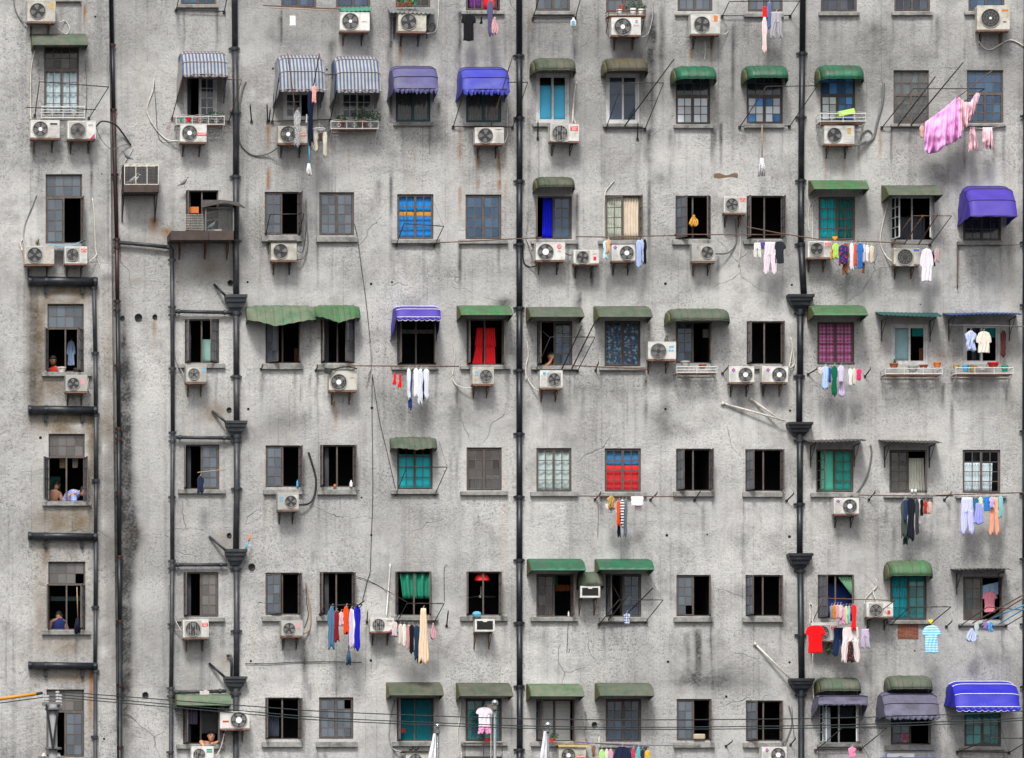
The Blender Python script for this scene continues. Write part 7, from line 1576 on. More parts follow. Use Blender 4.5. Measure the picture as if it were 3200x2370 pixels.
for t, k, x0, y0, x1, y1, m_, lab, kw in (
 ('01','towel',290,138,342,225,WH,'small white cloth hanging from the top bamboo pole',{}),('01','tee',1765,122,1893,352,BLK,'black top hanging in the top row',{}),('01','sock',1922,148,1956,207,BLK,'black sock beside the black top',{}),('01','long',1985,5,2042,305,(.10,.10,.20),'long violet grey cloth in the top row',{}),('01','bag',2018,150,2086,296,(.62,.36,.38),'pink and white bag hanging in the top row',{}),
 ('02','long',2145,150,2200,460,pks,'long pink striped strip hanging in the top row',{}),('02','towel',2155,60,2203,155,(.62,.02,.02),'red cloth above the pink striped strip',{}),('03','trousers',18,105,126,328,(.36,.35,.38),'grey trousers hanging from the top rack',{}),('03','long',-12,20,30,245,(.12,.18,.38),'narrow blue cloth beside the grey trousers',{}),
 ('01','long',322,950,388,1262,bw,'black and white patterned cloth before the air conditioner',{'d':1.0}),('01','long',440,780,498,1240,NAVY,'long dark cloth hung before the red badged air conditioner',{'d':1.0}),('01','long',478,740,522,886,(.70,.36,.33),'salmon rag on the short pole',{'d':1.15}),('01','sock',424,985,446,1060,WH,'small white sock by the dark cloth',{}),
 ('01','side',474,1128,538,1302,(.60,.54,.44),'cream sock cluster on the left of the round hanger',{'d':.7}),('01','side',535,1145,577,1212,(.10,.06,.07),'dark piece in the middle of the round hanger',{'d':.7}),('01','side',568,1138,617,1352,(.62,.58,.48),'cream piece on the right of the round hanger',{'d':.7}),
 ('12','side',780,478,832,632,(.50,.66,.70),'pale cyan cloth left of the wing marked unit',{}),('12','side',808,466,850,578,(.66,.42,.25),'peach cloth left of the wing marked unit',{'d':.68}),('12','side',1064,472,1118,708,(.36,.45,.68),'pale blue shirt right of the wing marked unit',{}),('12','side',1095,468,1136,660,(.42,.50,.72),'second pale blue shirt behind the first',{'d':.5}),('12','side',1126,464,1160,672,BLK,'black garment right of the pale blue shirts',{'d':.4}),
 ('12','bag',1522,255,1606,352,(.62,.33,.06),'yellow and orange bag hanging in the dark window',{'d':.12}),('12','trousers',2076,495,2146,625,(.66,.66,.62),'short white trousers under the bamboo pole',{}),('12','briefs',2140,490,2180,545,(.10,.06,.32),'violet briefs under the bamboo pole',{}),('13','trousers',-42,488,78,766,(.66,.58,.64),'long pale pink trousers under the bamboo pole',{}),('13','tee',38,482,154,670,(.022,.026,.035),'charcoal T-shirt beside the pale pink trousers',{}),
 ('13','briefs',552,440,598,476,(.80,.30,.02),'orange scrap above the bright laundry',{}),('13','side',548,498,616,628,(.42,.62,.12),'lime garment at the start of the bright laundry',{}),('13','side',536,560,566,635,(.70,.30,.10),'small orange garment behind the lime one',{'d':.5}),('13','side',602,510,690,680,nvr,'navy and red printed garment',{}),('13','long',630,500,706,756,(.26,.10,.05),'brown garment behind the printed one',{'d':.52}),('13','side',698,498,740,726,(.72,.70,.76),'white garment in the bright laundry',{}),('13','side',736,502,770,688,(.66,.10,.04),'vermilion garment in the bright laundry',{}),('13','tee',762,496,822,714,(.02,.16,.50),'royal blue T-shirt in the bright laundry',{'d':.66}),('13','side',814,510,840,662,(.70,.60,.66),'pinkish garment in the bright laundry',{}),('13','side',834,515,872,662,WH,'white garment right of the pinkish one',{}),('13','side',868,522,914,666,(.60,.52,.40),'cream garment at the end of the bright laundry',{}),('13','long',808,650,836,752,(.28,.12,.06),'narrow brown strip below the pinkish garment',{'d':.5}),
 ('13','shirt',1304,545,1426,826,(.70,.66,.72),'large white shirt beside the blue badged unit',{}),('13','long',1412,560,1442,692,NAVY,'navy garment behind the large white shirt',{'d':.5}),('13','side',1424,545,1482,658,(.48,.34,.34),'dusty pink garment right of the white shirt',{}),
 ('13','side',428,1568,470,1622,(.70,.60,.58),'small blush top at the start of the gingham laundry',{}),('13','side',458,1558,526,1750,(.40,.52,.72),'pale blue shirt under the gingham window',{}),('13','long',508,1568,548,1692,(.03,.12,.40),'blue garment behind the pale blue shirt',{'d':.5}),('13','side',542,1552,600,1806,(.005,.13,.065),'dark green garment under the gingham window',{}),('13','tee',598,1552,658,1690,(.60,.52,.72),'lavender top under the gingham window',{'d':.66}),('13','skirt',600,1640,662,1812,(.60,.50,.70),'lavender skirt under the gingham window',{'d':.5}),('13','side',688,1578,728,1724,WH,'white top under the gingham window',{}),('13','side',722,1578,760,1716,(.60,.56,.48),'beige top under the gingham window',{}),('13','side',760,1578,806,1676,(.72,.04,.16),'crimson top at the end of the gingham laundry',{}),
 ('13','side',1690,1252,1798,1422,(.46,.52,.74),'pale blue cloth hung on the ring hanger',{'d':.72,'th':.14}),('13','shirt',1788,1258,1926,1440,(.66,.60,.52),'cream cloth hung on the ring hanger',{'d':.72}),('13','long',2000,1250,2052,1470,(.10,.03,.03),'dark red chain of dried goods at the right window',{'d':.3}),
 ('21','sock',1172,-8,1216,90,(.75,.015,.02),'left red sock on the red brown pole',{}),('21','sock',1216,0,1263,113,(.75,.015,.02),'right red sock on the red brown pole',{}),('21','long',1306,-20,1346,298,(.02,.06,.22),'navy trousers with a white stripe on the red brown pole',{}),('21','side',1295,-48,1334,212,(.66,.68,.74),'white shirt before the navy trousers',{'d':.68}),('21','side',1353,-50,1402,192,WH,'second white shirt on the red brown pole',{}),('21','long',1384,-45,1442,256,(.60,.62,.70),'third white shirt, the longest on the red brown pole',{}),('21','long',1420,-40,1452,228,BLK,'black garment between the white shirts',{'d':.5}),('21','side',1438,-45,1492,212,(.64,.66,.74),'last white shirt on the red brown pole',{}),
 ('22','side',812,1052,892,1160,(.48,.30,.10),'cluster of yellow brown pegs and cloths',{'th':.14}),('22','briefs',800,1118,848,1168,(.62,.55,.56),'pale brassiere on the left of the peg cluster',{}),('22','sock',826,1120,876,1192,(.42,.42,.56),'grey lilac sock under the peg cluster',{}),('22','long',898,1088,934,1302,(.74,.09,.015),'orange garment left of the striped dress',{}),('22','long',902,1180,938,1396,NAVY,'navy trousers behind the orange garment',{'d':.5}),('22','side',928,1082,970,1312,zeb,'black and white striped dress',{'d':.68}),('22','long',958,1082,994,1392,(.13,.16,.21),'grey jeans right of the striped dress',{}),('22','towel',1024,1052,1132,1132,(.76,.70,.73),'white towel on the pole right of the striped dress',{}),('22','towel',1058,1120,1118,1172,(.74,.60,.64),'pink cloth under the white towel',{'d':.5}),
 ('23','long',1138,1070,1206,1400,(.06,.075,.07),'grey green trousers under the cream curtains',{}),('23','side',1168,1080,1200,1260,(.03,.05,.14),'navy top before the grey green trousers',{'d':.7}),('23','long',1194,1064,1266,1422,(.010,.014,.022),'black coat under the cream curtains',{}),('23','long',1158,1340,1206,1462,(.006,.045,.04),'dark green trouser end below the black coat',{'d':.5}),('23','long',1262,1074,1302,1372,(.05,.05,.058),'charcoal trousers under the cream curtains',{}),('23','side',1286,1076,1318,1292,(.62,.62,.62),'white top behind the charcoal trousers',{'d':.5}),('23','side',1308,1078,1338,1216,BLK,'small black top under the cream curtains',{}),('23','side',1334,1092,1374,1200,(.45,.04,.03),'small red and white top at the end of the dark laundry',{}),('23','side',1370,1098,1414,1200,(.60,.42,.36),'small pink top at the end of the dark laundry',{}),
 ('23','trousers',1654,1060,1772,1372,(.50,.52,.84),'long pale lilac blue trousers in the pastel washing',{}),('23','side',1762,1062,1818,1232,(.03,.14,.20),'dark teal top in the pastel washing',{}),('23','skirt',1768,1110,1858,1288,(.30,.32,.72),'violet blue skirt in the pastel washing',{'d':.68}),('23','side',1800,1062,1856,1180,(.60,.66,.46),'pale lime top in the pastel washing',{'d':.55}),('23','tee',1848,1054,1918,1178,(.03,.20,.58),'bright blue top in the pastel washing',{}),('23','side',1902,1060,1950,1150,(.54,.44,.70),'lilac top in the pastel washing',{'d':.7}),('23','trousers',1902,1062,1990,1380,(.74,.36,.24),'peach trousers in the pastel washing',{'d':.6}),('23','side',1978,1052,2024,1232,(.20,.52,.55),'pale teal top at the end of the pastel washing',{}),
 ('31','long',612,345,686,704,(.07,.15,.25),'faded denim trousers on the loaded rack',{'d':.85}),('31','side',664,385,722,646,(.22,.012,.018),'dark red top on the loaded rack',{'d':.85}),('31','side',704,395,762,508,(.58,.44,.48),'small pink printed top on the loaded rack',{'d':.85}),('31','long',748,345,800,578,(.78,.07,.01),'orange red garment on the loaded rack',{'d':.88}),('31','long',765,500,800,585,BLK,'dark trouser end below the orange red garment',{'d':.75}),('31','side',792,368,848,698,(.56,.48,.60),'lavender shirt on the loaded rack',{'d':.85}),('31','side',824,374,870,686,(.74,.73,.74),'white shirt on the loaded rack',{'d':.85}),('31','long',842,345,902,718,(.012,.015,.40),'royal blue track top with a white stripe',{'d':.9}),
 ('31','side',1162,480,1222,602,(.62,.52,.52),'small white and pink bundle before the barred unit',{'d':.8}),('31','side',1184,560,1222,610,NAVY,'tiny navy garment under the white and pink bundle',{'d':.75}),('31','side',1222,500,1262,672,(.62,.56,.50),'small cream garment on the beige coat rack',{'d':.8}),('31','side',1254,502,1296,692,(.66,.64,.60),'white garment on the beige coat rack',{'d':.8}),('31','side',1296,505,1334,712,(.60,.28,.28),'pink garment behind the black coat',{'d':.75}),('31','long',1318,502,1362,746,BLK,'black coat on the beige coat rack',{'d':.8}),('31','long',1355,508,1408,798,(.015,.04,.08),'navy coat beside the beige one',{'d':.8}),('31','long',1382,600,1432,828,BLK,'black garment partly behind the beige coat',{'d':.68}),('31','skirt',1394,362,1488,832,(.70,.53,.38),'long beige coat hung at the right of the rack',{'d':.85}),('31','bag',1498,488,1552,630,(.58,.34,.38),'thin plastic bag with pink contents',{'d':.7}),
 ('31','tee',1892,1215,2036,1382,(.74,.66,.74),'white top with pink trim before the teal panes',{'d':.5}),('31','trousers',1908,1375,2026,1442,(.75,.30,.52),'pink shorts before the teal panes',{'d':.5}),('31','towel',1988,1185,2036,1310,(.52,.42,.38),'dusty rose cloth behind the white top',{'d':.4}),('32','side',962,405,1016,498,chk,'blue and white checked cloth on a cane',{'d':.9}),
 ('33','side',530,345,562,452,(.30,.28,.22),'first small dark garment in the children wash',{'d':.85}),('33','side',552,335,588,455,(.62,.22,.05),'small orange garment in the children wash',{'d':.85}),('33','side',580,335,616,450,(.62,.34,.36),'small striped pink garment in the children wash',{'d':.85}),('33','side',606,335,642,448,(.60,.55,.50),'small white garment in the children wash',{'d':.85}),('33','long',604,352,672,502,(.66,.32,.52),'pink garment right of the children wash',{'d':.8}),('33','side',652,345,692,500,(.55,.60,.30),'pale lime garment right of the pink one',{'d':.8}),('33','side',684,345,712,492,(.22,.55,.60),'pale cyan garment right of the lime one',{'d':.8}),('33','side',706,345,728,470,NAVY,'narrow navy garment beside the red one',{'d':.8}),('33','long',712,332,764,548,(.72,.02,.025),'red garment with white cuffs hanging by the casement',{'d':.85}),
 ('33','tee',318,510,496,746,(.80,.006,.010),'bright red polo shirt before the drainpipe',{'d':1.0}),('33','trousers',556,530,682,768,(.012,.028,.09),'navy trousers behind the red badged unit',{'d':.5}),('33','trousers',628,525,792,828,(.66,.58,.58),'wide white trousers under the children wash',{'d':.75}),('33','skirt',676,650,746,822,prt,'dark flowered skirt between the white trouser legs',{'d':.84}),('33','trousers',796,540,876,702,(.50,.42,.56),'small lavender trousers right of the white ones',{'d':.6}),
 ('33','tee',1326,512,1488,747,lbs,'pale blue striped shirt hung below the rack',{'d':.8}),('33','briefs',1378,460,1420,495,(.70,.60,.05),'yellow clip above the pale blue shirt',{'d':.8}),('33','shirt',1698,188,1798,388,(.02,.42,.56),'cyan shirt behind the left casement at the right edge',{'d':-.16}),('33','towel',1838,150,1997,258,(.34,.48,.66),'pale blue cloth slung in the open window',{'d':-.1,'tilt':-.35}),('33','tee',1842,222,1972,396,(.80,.28,.36),'pink shirt in the open window',{'d':-.05}),('33','bag',1702,535,1802,650,(.45,.52,.72),'white and blue shopping bag under the pole bundle',{'d':.6}),('33','side',1772,490,1818,602,(.42,.50,.50),'grey green cloth beside the shopping bag',{'d':.6}),('33','side',1846,480,1896,546,(.30,.18,.45),'small violet cloth under the turquoise pole',{'d':.6}),('33','side',1886,480,1940,562,(.10,.32,.58),'small blue cloth under the turquoise pole',{'d':.6}),
 ('33','side',686,1555,762,1648,(.72,.26,.42),'pink cloth hanging under the bottom rack',{'d':.5}),('32','side',682,1540,722,1638,(.24,.13,.08),'brown garment at the left of the bottom laundry',{}),('32','side',742,1578,802,1740,(.38,.62,.22),'lime garment in the bottom laundry',{}),('32','side',796,1575,832,1740,(.60,.64,.50),'pale garment in the bottom laundry',{}),('32','side',828,1575,872,1740,(.62,.32,.45),'pink garment in the bottom laundry',{}),('32','shirt',868,1552,1032,1760,(.012,.018,.045),'navy shirt in the bottom laundry',{'d':.66}),('32','side',1028,1565,1062,1740,(.55,.05,.10),'red garment in the bottom laundry',{}),('32','side',1070,1555,1108,1700,(.10,.45,.50),'turquoise garment in the bottom laundry',{}),('32','side',1102,1575,1142,1740,(.04,.03,.06),'dark garment in the bottom laundry',{}),('32','side',1142,1585,1192,1740,(.66,.42,.05),'yellow garment in the bottom laundry',{}),
 ('20','side',1692,878,1758,1022,(.02,.03,.06),'navy mop cloth hanging at the window',{'d':.6}),('10','shirt',572,1340,652,1552,(.22,.30,.46),'pale blue shirt hung inside the bay window',{'d':-.5}),('20','towel',512,722,575,808,(.28,.22,.12),'ochre cloth hung at the left inside the bay window',{'d':-.4}),('20','towel',622,722,672,806,(.34,.32,.26),'beige cloth hung at the right inside the bay window',{'d':-.4})):
    kw = dict(kw)
    if isinstance(m_, tuple) and k in ('side', 'long') and RN.random() < .0: pass
    garment(t, k, x0, y0, x1, y1, m_, lab, **kw)
# white stripes on the track top, trims
def mop(t, x, y0, y1, hx0, hy0, hx1, hy1, mh, ms, lab, d=.6, b=None, x2=None):
    e = empty('mop', P(t, x, y1, d, b), lab, 'mop', 'mops hung out of the windows')
    MB().tube([P(t, x, y0, d, b), P(t, x if x2 is None else x2, y1, d, b)], .014, 6).build('handle', ms, e, smooth=True)
    m = MB(); xm = (hx0 + hx1)/2
    for k in range(26):
        u = RN.random(); xx = hx0 + (hx1 - hx0)*u
        m.tube([P(t, xm + (xx - xm)*.3, hy0, d, b), P(t, xm + (xx - xm)*.9, (hy0 + hy1)/2, d, b) + Vector((0, RN.uniform(-.06, .06), 0)), P(t, xx, hy1 - RN.uniform(0, 25), d, b) + Vector((0, RN.uniform(-.07, .07), 0))], .014, 5)
    m.build('mop_head', mh, e, smooth=True)
mopw = pattern_mat('mop_white_mixed', 'spot', (.35, .40, .62), (.74, .70, .72), 18, duty=.35)
mop('02', 2152, 1075, 1370, 2122, 1362, 2178, 1520, mopw, bamboo_pale, 'white and blue mop hanging from the rack beside the right drainpipe')
mop('01', 458, 1235, 1415, 434, 1408, 474, 1512, cloth((.68, .68, .68)), cyan_pl, 'white mop with a blue handle under the long dark cloth', d=.9)
mop('31', 797, 565, 735, 780, 728, 818, 852, cloth((.03, .08, .14)), cab_grey, 'blue grey mop hanging below the orange red garment', d=.8)
mop('30', 662, 180, 455, 640, 448, 692, 582, cloth((.012, .014, .03)), bamboo_pale, 'dark mop standing in the window with a broken pane', d=.12, x2=670)
# round peg hanger under the striped awning
e = empty('peg_hanger', P('01', 542, 1110, .7), 'round white peg hanger under the second striped awning', 'hanger')
hp = P('01', 542, 1112, .7); MB().tube([hp + Vector((.155*cos(a0), .155*sin(a0), 0)) for a0 in np.linspace(0, 2*pi, 21)], .012, 5).build('ring', white_pl, e)
m = MB()
for k in range(4): m.tube([hp + Vector((.15*cos(k*pi/2), .15*sin(k*pi/2), 0)), P('01', 542, 1062, .7)], .004, 4)
m.tube([P('01', 542, 1062, .7), P('01', 542, 1035, .7)], .006, 4); m.build('cord', cab_white, e)

# ------------------------------------------------------------------ the large pink sheet flung over a cane
pk1 = pm('sheet_pink', (.82, .40, .72), .8, .12, 2.5, spec=.1, bump=.25, bscale=7); pk2 = pm('sheet_pale_pink', (.78, .52, .58), .8, .15, 4, spec=.1)
def ruffle(t, top, bot, d, mat, label, nfold=3.2, amp=.10, name='sheet', ruff=True):
    rows = []; n = 90
    from mathutils import noise as mno
    tx = np.array(top); bx_ = np.array(bot); ut = np.linspace(0, 1, len(tx)); ub = np.linspace(0, 1, len(bx_))
    for i in range(n + 1):
        u = i/n; row = []
        a = (np.interp(u, ut, tx[:, 0]), np.interp(u, ut, tx[:, 1])); c = (np.interp(u, ub, bx_[:, 0]), np.interp(u, ub, bx_[:, 1]))
        for j in range(19):
            v = j/18
            x = a[0] + (c[0] - a[0])*v; y = a[1] + (c[1] - a[1])*v
            q = amp*(sin(u*nfold*2*pi + 1.6*sin(v*2.5 + u*5)) + .45*sin(u*nfold*4.7*pi + 3*v))*(.25 + v)
            q += .09*mno.noise((x*.013 + v, y*.016, 3.1)) + .03*mno.noise((x*.04, y*.045, 7.7)); y += 16*mno.noise((u*6, 1.3, 5.0))*v
            if ruff and v > .84: q += .06*sin(u*38)*(v - .84)*6; y += 9*sin(u*38 + 2*sin(u*9))*(v - .84)*6
            row.append(P(t, x, y, d + q + .25*v*(1 - v)))
        rows.append(row)
    o = MB().loft(rows).build(name, mat, smooth=True, solid=.006)
    return tag(o, label, 'sheet', 'laundry hung out to dry')
ruffle('03', ((1350,1052),(1430,1000),(1520,930),(1600,860),(1640,828)), ((1345,1285),(1395,1335),(1520,1268),(1590,1230),(1665,1170)), .85, pk1, 'large pink ruffled sheet flung over a cane')
ruffle('03', ((1640,830),(1690,880),(1740,880),(1790,800),(1830,800)), ((1662,1130),(1690,1120),(1730,1060),(1760,1000),(1780,950)), .78, pk2, 'pale pink underside of the flung sheet', nfold=4)
ruffle('03', ((1740,1095),(1780,1095)), ((1722,1305),(1808,1290)), .6, pk2, 'narrow ruffled pink cloth under the white cord', nfold=2, amp=.06)
ruffle('03', ((1848,1098),(1928,1098)), ((1845,1268),(1942,1285)), .6, pk2, 'wide ruffled pink cloth under the white cord', nfold=2.5, amp=.06)
cable('03', ((1730,1100,.6),(1850,1108,.6),(2030,1085,.3)), 'white cord carrying the two ruffled pink cloths', cab_white, .008, sm=False)
garment('03', 'side', 1300, 1085, 1350, 1185, (.62, .40, .32), 'cluster of pale pegs at the corner of the pink sheet', d=.8)

# ------------------------------------------------------------------ people
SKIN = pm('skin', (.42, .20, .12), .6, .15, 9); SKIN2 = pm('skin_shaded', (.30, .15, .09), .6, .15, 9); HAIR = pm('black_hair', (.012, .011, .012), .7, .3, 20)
def person(name_loc, joints, edges, radii, cloth_mat, label, head, look, hair=True, skin=None, sub=2):
    """one skinned body; joints are offsets from name_loc, head = (centre, radius)"""
    skin = skin or SKIN
    me = bpy.data.meshes.new('person'); me.from_pydata([tuple(j) for j in joints], edges, [])
    o = bpy.data.objects.new('person', me); COL.objects.link(o); o.location = name_loc; ORG[o.name] = Vector(name_loc)
    o.modifiers.new('skin', 'SKIN')
    for i, v in enumerate(me.skin_vertices[0].data): v.radius = radii[i] if isinstance(radii[i], tuple) else (radii[i], radii[i])
    me.skin_vertices[0].data[0].use_root = True
    s_ = o.modifiers.new('sub', 'SUBSURF'); s_.levels = sub; s_.render_levels = sub
    me.materials.append(skin)
    tag(o, label, 'person')
    hc, hr = Vector(head[0]), head[1]; lk = Vector(look).normalized(); up = Vector((0, 0, 1)); sd_ = lk.cross(up).normalized(); up = sd_.cross(lk)
    L = Vector(name_loc)
    def hp_(u, v, w_): return L + hc + sd_*u*hr + up*v*hr + lk*w_*hr
    m = MB(); rows = []
    for v, rx, ry, off in ((-1.32, .30, .36, -.12), (-1.12, .52, .62, .02), (-.85, .68, .80, .04), (-.4, .78, .92, .02), (0, .84, .98, 0), (.45, .84, .98, -.03), (.85, .66, .80, -.08), (1.1, .34, .45, -.1), (1.18, .05, .06, -.1)):
        rows.append([hp_(rx*cos(2*pi*k/16), v, off + ry*sin(2*pi*k/16)) for k in range(16)])
    m.loft(rows, closed=True); m.build('head', skin, o, smooth=True)
    f = MB(); f.add([hp_(-.12, .15, .9), hp_(.12, .15, .9), hp_(.2, -.3, .95), hp_(0, -.25, 1.22), hp_(-.2, -.3, .95)], [(0, 1, 3), (1, 2, 3), (0, 3, 4), (2, 4, 3)]).build('nose', skin, o, smooth=True)
    for s2 in (-1, 1):
        MB().disc(hp_(0, 0, 0), .01, 6) if False else None
        q = hp_(s2*.34, .12, .88); MB().tube([q - sd_*.12*hr, q + sd_*.12*hr], .07*hr, 6).build('eye', HAIR, o)
        q = hp_(s2*.36, .36, .90); MB().tube([q - sd_*.2*hr, q + sd_*.2*hr], .06*hr, 5).build('eyebrow', HAIR, o)
        q = hp_(s2*.86, .0, -.05); MB().tube([q + up*.22*hr, q + sd_*s2*.08*hr, q - up*.22*hr], .09*hr, 6).build('ear', skin, o, smooth=True)
    q = hp_(0, -.62, .90); MB().tube([q - sd_*.24*hr, q + lk*.05*hr, q + sd_*.24*hr], .06*hr, 5).build('mouth', pm('lips', (.30, .10, .08), .6, .1, 9), o)
    if hair:
        hrows = []
        for v, rx, ry, off in ((-.35, .86, .70, -.36), (.15, .92, .86, -.24), (.5, .93, 1.02, -.10), (.9, .78, .92, -.08), (1.2, .42, .52, -.1), (1.29, .05, .06, -.1)):
            hrows.append([hp_(rx*cos(2*pi*k/16), v + (.18 if sin(2*pi*k/16) > .5 and v < .3 else 0), off + ry*sin(2*pi*k/16)*(.55 if sin(2*pi*k/16) > 0 and v < .3 else 1)) for k in range(16)])
        MB().loft(hrows, closed=True).build('hair', HAIR, o, smooth=True)
    return o
def hand(o, wrist, dirv, upv, size=.085, mat=None):
    """palm, four separate fingers and a thumb, slightly curled"""
    L = ORG[o.name]; d = Vector(dirv).normalized(); u = Vector(upv); u = (u - d*u.dot(d)).normalized(); s_ = d.cross(u); wv = L + Vector(wrist); m = MB()
    m.loft([[wv + d*(f*size) + s_*(a*size) + u*(c*size) for a, c in ((-w_, -.10), (-w_, .10), (0, .14), (w_, .10), (w_, -.10), (0, -.13))] for f, w_ in ((0, .26), (.35, .40), (.9, .44))], closed=True)
    for k, (off, ln_) in enumerate(((-.33, .66), (-.11, .80), (.11, .76), (.33, .58))):
        b = wv + d*.85*size + s_*off*size; m.tube([b, b + d*ln_*.5*size - u*.05*size, b + d*ln_*.85*size - u*.22*size, b + d*ln_*.95*size - u*.42*size], .095*size, 6, r1=.07*size)
    b = wv + d*.25*size - s_*.3*size; m.tube([b, b + d*.3*size - s_*.3*size, b + d*.62*size - s_*.38*size - u*.1*size], .11*size, 6, r1=.08*size)
    m.build('hand', mat or SKIN, o, smooth=True)
def clothed(o, rows, mat, name):
    MB().loft(rows, closed=True).build(name, mat, o, smooth=True, solid=.008)
# bare shouldered man leaning out over the sill of the bottom row
h = P('30', 1820, 1470, .05, 0)
L = Vector((h.x, .10, h.z - .42))
J = [(0.02,.20,-.20),(0.01,.14,0),(0,.06,.22),(0,-.01,.29),(0,-.06,.35), (-.17,.02,.27),(-.27,-.12,.31),(-.23,-.27,.22),(-.21,-.30,.17), (.16,.02,.26),(.22,-.06,.30),(.13,-.15,.285),(.10,-.17,.28), (-.08,.22,-.5),(-.09,.2,-.95),(.10,.22,-.5),(.11,.2,-.95)]
E = [(0,1),(1,2),(2,3),(3,4),(2,5),(5,6),(6,7),(7,8),(2,9),(9,10),(10,11),(11,12),(0,13),(13,14),(0,15),(15,16)]
Rr = [.13,.13,.13,.06,.05,.075,.052,.040,.030,.075,.052,.040,.030,.085,.05,.085,.05]
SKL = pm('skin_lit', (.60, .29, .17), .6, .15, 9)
o = person(L, J, E, Rr, None, 'bare shouldered person with black hair resting an arm on the sill', ((.0,-.09,.45), .102), (.12, -1, -.05), skin=SKL)
hand(o, (-.21,-.30,.17), (.35, -.2, -.9), (0, -.9, .2), mat=SKL); hand(o, (.10,-.17,.28), (-.7, -.35, -.1), (0, -.5, .8), mat=SKL)
# person in a pale blue patterned shirt bending at the bay window
h = P('20', 700, 990, -.02)
L = Vector((h.x - .22, -STEP + .20, h.z - .30))
J = [(-.12,.20,-.15),(-.05,.13,.08),(.06,.04,.20),(.17,-.02,.24),(.22,-.05,.26),(.02,-.10,.15),(.05,-.14,-.05),(.16,-.16,-.14),(.2,-.17,-.15),(.05,.2,.16),(.14,.16,-.04),(.22,.05,-.12),(.25,.02,-.13),(-.1,.2,-.5),(-.1,.18,-.95),(-.2,.3,-.5),(-.2,.3,-.95)]
pb = pattern_mat('shirt_pale_blue_print', 'spot', (.60, .62, .80), (.22, .28, .60), 26, duty=.35)
o = person(L, J, E, Rr, None, 'person in a pale blue printed shirt bending at the bay window', ((.30,-.07,.27), .10), (.9, -.5, -.35))
ring = lambda c, rx, ry, rz, n=14: [Vector(c) + L + Vector((rx*cos(2*pi*k/n), ry*sin(2*pi*k/n), rz*cos(2*pi*k/n))) for k in range(n)]
clothed(o, [ring((-.12,.18,-.22), .17,.16,.0), ring((-.07,.13,.02), .17,.17,-.05), ring((.0,.08,.16), .15,.17,-.08), ring((.10,.02,.23), .10,.14,-.09), ring((.17,-.02,.25), .06,.07,-.06)], pb, 'shirt')
clothed(o, [ring((.03,-.09,.16), .07,.07,.0), ring((.04,-.12,.04), .075,.07,0), ring((.05,-.14,-.03), .07,.065,0)], pb, 'sleeve')
hand(o, (.2,-.17,-.15), (.8, -.1, -.2), (0, -.5, .8))
# bare backed person deeper in the same room
h = P('20', 455, 1020, -.5); L = Vector((h.x, .35, h.z - .12))
J0 = [(0,.1,-.25),(0,.05,-.05),(.03,0,.12),(.08,-.02,.2),(.1,-.02,.25),(-.15,0,.1),(-.22,-.05,-.1),(-.15,-.1,-.3),(-.1,-.12,-.35),(.18,0,.1),(.25,-.05,-.08),(.28,-.1,-.25),(.28,-.12,-.3),(-.08,.15,-.5),(-.08,.15,-.9),(.08,.15,-.5),(.08,.15,-.9)]
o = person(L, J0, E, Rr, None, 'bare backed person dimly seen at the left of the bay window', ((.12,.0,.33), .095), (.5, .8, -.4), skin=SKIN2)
hand(o, (-.1,-.12,-.35), (.2, -.3, -.9), (0, -1, 0), mat=SKIN2); hand(o, (.28,-.12,-.3), (.2, -.3, -.9), (0, -1, 0), mat=SKIN2)
# person in red deep inside the upper bay window
h = P('10', 452, 1490, -.35); L = Vector((h.x, .15, h.z - .42))
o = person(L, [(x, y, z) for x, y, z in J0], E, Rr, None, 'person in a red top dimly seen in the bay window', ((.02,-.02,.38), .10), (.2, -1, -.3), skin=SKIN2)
ring = lambda c, rx, ry, rz, n=14: [Vector(c) + L + Vector((rx*cos(2*pi*k/n), ry*sin(2*pi*k/n), rz*cos(2*pi*k/n))) for k in range(n)]
clothed(o, [ring((.02,.08,-.3), .18,.15,0), ring((.02,.05,-.05), .19,.15,0), ring((.04,.0,.12), .19,.13,0), ring((.07,-.02,.22), .08,.08,0)], cloth((.50,.03,.02)), 'shirt')
hand(o, (-.1,-.12,-.35), (.3, -.5, -.6), (0, -1, 0), mat=SKIN2); hand(o, (.28,-.12,-.3), (.2, -.3, -.9), (0, -1, 0), mat=SKIN2)
# person in navy in the broken pane window
h = P('30', 495, 430, -.4); L = Vector((h.x, .2, h.z - .25))
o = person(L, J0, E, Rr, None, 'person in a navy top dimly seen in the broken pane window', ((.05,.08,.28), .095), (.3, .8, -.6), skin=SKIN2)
ring = lambda c, rx, ry, rz, n=14: [Vector(c) + L + Vector((rx*cos(2*pi*k/n), ry*sin(2*pi*k/n), rz*cos(2*pi*k/n))) for k in range(n)]
clothed(o, [ring((.02,.08,-.35), .2,.16,0), ring((.02,.05,-.05), .21,.16,0), ring((.04,.0,.10), .20,.14,0), ring((.07,-.0,.2), .08,.08,0)], cloth((.02,.03,.12)), 'shirt')
hand(o, (-.1,-.12,-.35), (.3, -.5, -.6), (0, -1, 0), mat=SKIN2); hand(o, (.28,-.12,-.3), (.2, -.3, -.9), (0, -1, 0), mat=SKIN2)
